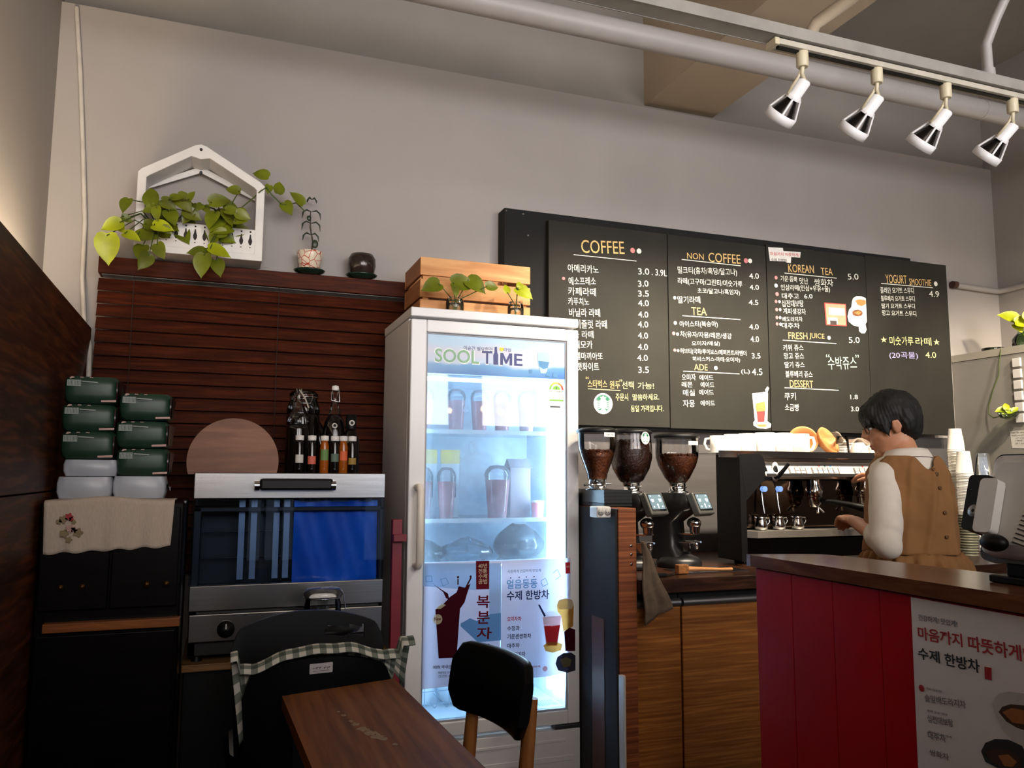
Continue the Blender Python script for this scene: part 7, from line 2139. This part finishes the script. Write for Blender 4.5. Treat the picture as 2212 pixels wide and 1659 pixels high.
for s_ in (-1, 1):
    bd.ell((-0.006, s_ * 0.075, -0.012), (0.016, 0.009, 0.028), 16, 12, 0, HM @ Matrix.Rotation(math.radians(-8), 4, 'Y'))
    bd.tube([HM @ Vector((0.009, s_ * 0.080, -0.012)), HM @ Vector((0.003, s_ * 0.084, 0.010)), HM @ Vector((-0.014, s_ * 0.085, 0.009)), HM @ Vector((-0.019, s_ * 0.083, -0.014)), HM @ Vector((-0.007, s_ * 0.079, -0.034))], 0.0045, 8)
    bd.ell((0.045, s_ * 0.04, -0.032), (0.028, 0.02, 0.024), 14, 10, 0, HM)
for S, E_, W_ in ((S_l, E_l, W_l), (S_r, E_r, W_r)):
    bd.tube([S + Vector((0, 0, 0.0)), S.lerp(E_, 0.5), E_, E_.lerp(W_, 0.3), W_], [0.045, 0.042, 0.036, 0.036, 0.024], 16)
    bd.ell(E_, (0.037, 0.037, 0.037), 16, 10)


def hand(mb, W_, d, side, curl):
    """palm, four bent fingers of unequal length and a thumb from the side of the palm"""
    d = d.normalized()
    pn = (Vector((0, 0, -1)) - d * d.z * -1)
    pn = (Vector((0, 0, -1)) - d * Vector((0, 0, -1)).dot(d)).normalized()      # palm faces down
    ac = d.cross(pn) * side
    M = Matrix(((d.x, ac.x, pn.x, 0), (d.y, ac.y, pn.y, 0), (d.z, ac.z, pn.z, 0), (0, 0, 0, 1)))
    T = Matrix.Translation(W_ + d * 0.045) @ M
    mb.ell((0, 0, 0), (0.052, 0.038, 0.016), 18, 12, 0, T)
    mb.tube([W_ - d * 0.03, W_ + d * 0.02], [0.025, 0.026], 14, flat=0.8)
    for k, (off, ln) in enumerate(((-0.027, 0.064), (-0.009, 0.074), (0.009, 0.070), (0.026, 0.054))):
        p = W_ + d * 0.082 + ac * off
        pts = [p - d * 0.015, p]
        a = 0.25
        for seg in (0.45, 0.32, 0.23):
            a += curl
            p = p + (d * math.cos(a) + pn * math.sin(a)) * ln * seg
            pts.append(p)
        mb.tube(pts, [0.010, 0.0095, 0.009, 0.0082, 0.0068], 10)
        mb.ell(pts[-1], (0.0068, 0.0068, 0.0068), 10, 8)
    p = W_ + d * 0.025 - ac * 0.03 + pn * 0.006
    q = p + d * 0.028 - ac * 0.020 + pn * 0.01
    r = q + d * 0.030 - ac * 0.002 + pn * 0.012
    mb.tube([p, q, r], [0.013, 0.0105, 0.0078], 10).ell(r, (0.0078, 0.0078, 0.0078), 10, 8)


hand(bd, W_l, (W_l - E_l) + Vector((0.0, 0.05, 0)), 1, 0.42)
hand(bd, W_r, Vector((-0.18, 1, 0.12)), -1, 0.22)
for s_ in (-1, 1):
    hip = C0 + ld * s_ * 0.075 + Vector((0, 0, 0.80))
    an = C0 + ld * s_ * 0.09 + Vector((0, 0, 0.07))
    bd.tube([hip, hip.lerp(an, 0.45), hip.lerp(an, 0.5) + fd * 0.012, hip.lerp(an, 0.72) - fd * 0.012, an], [0.082, 0.056, 0.053, 0.05, 0.033], 18)
    bd.ell(an + fd * 0.06 - Vector((0, 0, 0.04)), (0.04, 0.10, 0.032), 16, 10)
remeshed(bd, 'body', skin_m, ba, 0.0055, 4)

# shoes
for s_ in (-1, 1):
    an = C0 + ld * s_ * 0.09
    MB().loft([[an + fd * (0.055 + 0.135 * w_ * math.sin(a) * (1 if math.sin(a) > 0 else 0.85)) + ld * (0.048 * w_ * math.cos(a)) + Vector((0, 0, z)) for a in [2 * math.pi * i / 28 for i in range(28)]] for z, w_ in ((0.001, 0.97), (0.02, 1.0), (0.05, 0.92), (0.085, 0.5))]).build('shoe', black_plastic, ba)


def sleeve_disp(co, n):
    a = noise.noise(Vector((co.x * 9, co.y * 9, co.z * 9)))
    d = (co.x * 0.6 + co.z * 1.0) * 95 + 3.0 * noise.noise(co * 12)
    return 0.005 * a + 0.0034 * math.sin(d * 0.55) * max(0, noise.noise(co * 11 + Vector((5, 5, 5))) + 0.25)


sm_ = MB()
sm_.loft([ring(z, a, b, o_) for z, a, b, o_ in ((0.93, 0.135, 0.105, 0), (1.05, 0.14, 0.106, 0), (1.15, 0.148, 0.104, 0.003), (1.22, 0.152, 0.094, 0.008), (1.262, 0.135, 0.078, 0.01), (1.288, 0.10, 0.070, 0.01), (1.302, 0.078, 0.066, 0.01))])
for S, E_, W_, q in ((S_l, E_l, W_l, 0.36), (S_r, E_r, W_r, 0.5)):
    cu_ = E_.lerp(W_, q)
    sm_.tube([S + (S - E_).normalized() * 0.02 + (C0 + Vector((0, 0, S.z)) - S) * 0.25, S, S.lerp(E_, 0.45), S.lerp(E_, 0.85), E_, E_.lerp(W_, q * 0.5), cu_], [0.046, 0.053, 0.056, 0.058, 0.057, 0.054, 0.042], 22)
    sm_.ell(E_ - Vector((0, 0, 0.008)), (0.055, 0.055, 0.06), 18, 12).ell(S, (0.050, 0.050, 0.050), 18, 12)
remeshed(sm_, 'shirt', shirt_m, ba, 0.006, 3, sleeve_disp)
# shirt collar standing around the neck
cb = []
for z, a, b, o_ in ((1.285, 0.094, 0.078, 0.008), (1.303, 0.084, 0.071, 0.008), (1.318, 0.074, 0.066, 0.008), (1.316, 0.068, 0.060, 0.008), (1.298, 0.068, 0.058, 0.008)):
    cb.append([p + Vector((0, 0, -0.010 * ((p - C0).dot(fd) / 0.07))) for p in ring(z, a, b, o_, ruf=0.02, k=7)])
MB().loft(cb, caps=False).build('collar', shirt_m, ba)


# pinafore: fitted top with low V at the back, gathered skirt
def pina_pt(t, w):
    secs = ((0.945, 0.172, 0.138, 0.0), (1.02, 0.166, 0.132, 0.0), (1.10, 0.161, 0.128, 0.0), (1.18, 0.158, 0.120, 0.003), (1.235, 0.152, 0.108, 0.008), (1.272, 0.134, 0.094, 0.01), (1.296, 0.108, 0.086, 0.01))
    f = t * (len(secs) - 1)
    i = min(int(f), len(secs) - 2)
    g = f - i
    z, a, b, o_ = [secs[i][k] + (secs[i + 1][k] - secs[i][k]) * g for k in range(4)]
    back = max(0.0, -math.sin(w))                 # 1 at the centre of the back
    cw = math.cos(w)
    v = math.exp(-((w - 1.5 * math.pi + 0.24) / 0.30) ** 2) * max(0, (t - 0.62) / 0.38) * 0.050
    v += math.exp(-((w - 0.5 * math.pi) / 0.45) ** 2) * max(0, (t - 0.62) / 0.38) * 0.08
    arm = max(0.0, abs(cw) - 0.90) / 0.10 * max(0, (t - 0.55) / 0.45)
    p = C0 + fd * (o_ + b * math.sin(w)) + ld * (a * cw) + Vector((0, 0, z - v))
    p -= ld * (0.030 * arm * (1 if cw > 0 else -1))
    nrm = (fd * math.sin(w) + ld * cw).normalized()
    q = (w - 1.5 * math.pi)
    fold = 0.008 * math.sin((q * 5.0 + (1 - t) * 4.0)) * (0.3 + 0.7 * (1 - t)) * (1 - t * 0.6)
    fold += 0.010 * math.exp(-((q + 0.10 + 0.55 * (t - 0.45)) / 0.07) ** 2) + 0.008 * math.exp(-((q - 0.42 + 0.35 * (t - 0.4)) / 0.08) ** 2) + 0.007 * math.exp(-((q + 0.6 + 0.5 * (t - 0.3)) / 0.1) ** 2)
    fold += 0.007 * noise.noise(p * 13) + 0.003 * noise.noise(p * 34)
    if abs(q + 0.28) < 0.035:
        fold += 0.0035                            # button placket
    return p + nrm * fold


NW, NT = 180, 52
mb = MB()
mb.loft([[pina_pt(j / NT, 2 * math.pi * i / NW) for i in range(NW)] for j in range(NT + 1)], caps=False)
rings = []
for j in range(24):
    t = j / 23
    z = 0.950 - 0.46 * t
    a, b_2 = 0.170 + 0.016 * min(1, t * 9) + 0.085 * t, 0.136 + 0.016 * min(1, t * 9) + 0.085 * t
    rr = []
    for i in range(NW):
        w = 2 * math.pi * i / NW
        ru = (0.06 + 0.02 * t) * min(1, t * 12) * (math.sin(19 * w + 1.5 * math.sin(3 * w)) + 0.5 * math.sin(31 * w + 2))
        rr.append(C0 + fd * (b_2 * math.sin(w) * (1 + ru)) + ld * (a * math.cos(w) * (1 + ru)) + Vector((0, 0, z)))
    rings.append(rr)
mb.loft(rings, caps=False)
pin = mb.build('pinafore', pina_m, ba, solid=0.003)
for k in range(5):
    t = 0.86 - 0.18 * k
    p = pina_pt(t, 1.5 * math.pi - 0.28)
    nrm = (p - C0 - Vector((0, 0, p.z))).normalized()
    q = nrm.to_track_quat('Z', 'Y').to_matrix().to_4x4()
    MB().lathe([(0.0075, 0), (0.0075, 0.002), (0.005, 0.003), (0.001, 0.002)], 16, M=Matrix.Translation(p + nrm * 0.002) @ q).build('button', P('brown_button', C(104, 72, 44), 0.35), pin)


def hair_disp(co, n):
    l = HM.inverted() @ co
    strand = math.sin(math.atan2(l.y, l.x) * 46 + 5 * noise.noise(co * 18)) * 0.0016
    return 0.005 * noise.noise(co * 22) + strand + 0.002 * noise.noise(co * 60)


hm = MB()
hm.ell((-0.014, 0, 0.040), (0.104, 0.089, 0.094), 28, 18, 0, HM)
hm.ell((-0.052, 0, 0.006), (0.060, 0.080, 0.084), 24, 16, 0, HM)
hm.ell((-0.060, 0, -0.042), (0.036, 0.056, 0.038), 20, 14, 0, HM)
hm.ell((0.056, 0, 0.056), (0.044, 0.074, 0.048), 20, 14, 0, HM)
hm.ell((0.084, 0.006, 0.034), (0.016, 0.060, 0.030), 18, 12, 0, HM)
for s_ in (-1, 1):
    hm.ell((0.034, s_ * 0.066, 0.024), (0.034, 0.016, 0.044), 16, 12, 0, HM)
    hm.tube([HM @ Vector((0.036, s_ * 0.072, 0.01)), HM @ Vector((0.032, s_ * 0.074, -0.02)), HM @ Vector((0.028, s_ * 0.072, -0.042))], [0.016, 0.011, 0.004], 10)
    hm.ell((-0.048, s_ * 0.07, 0.01), (0.03, 0.022, 0.055), 16, 12, 0, HM)
remeshed(hm, 'hair', hair_m, ba, 0.0055, 3, hair_disp)
gl = MB()
for s_ in (-1, 1):
    gl.tube([HM @ Vector((0.096 - 0.10 * abs(0.033 + 0.024 * math.cos(a)) * 1.5, s_ * (0.033 + 0.024 * math.cos(a)), 0.008 + 0.02 * math.sin(a))) for a in [2 * math.pi * k / 20 for k in range(21)]], 0.0013, 6)
    gl.tube([HM @ Vector((0.088, s_ * 0.057, 0.014)), HM @ Vector((0.04, s_ * 0.076, 0.014)), HM @ Vector((-0.01, s_ * 0.08, 0.012))], 0.0013, 6)
gl.tube([HM @ Vector((0.098, -0.009, 0.012)), HM @ Vector((0.104, 0, 0.013)), HM @ Vector((0.098, 0.009, 0.012))], 0.0013, 6)
gl.build('glasses', black_metal, ba)
ey = MB()
for s_ in (-1, 1):
    ey.ell((0.079, s_ * 0.032, 0.006), (0.008, 0.013, 0.007), 14, 8, 0, HM)
    ey.ell((0.086, s_ * 0.032, 0.006), (0.003, 0.006, 0.006), 12, 8, 1, HM)
ey.build('eyes', [P('eye_white', C(214, 206, 198), 0.3), P('iris_dark', C(30, 20, 16), 0.2)], ba)
eb = MB()
for s_ in (-1, 1):
    eb.tube([HM @ Vector((0.088, s_ * 0.015, 0.026)), HM @ Vector((0.085, s_ * 0.033, 0.032)), HM @ Vector((0.072, s_ * 0.05, 0.026))], [0.003, 0.004, 0.002], 8)
eb.build('eyebrows', hair_m, ba)
MB().ell((0.092, 0, -0.0575), (0.006, 0.018, 0.0055), 14, 8, 0, HM).ell((0.089, 0, -0.067), (0.007, 0.016, 0.0065), 14, 8, 0, HM).build('lips', P('lip_skin', C(160, 84, 74), 0.45), ba)
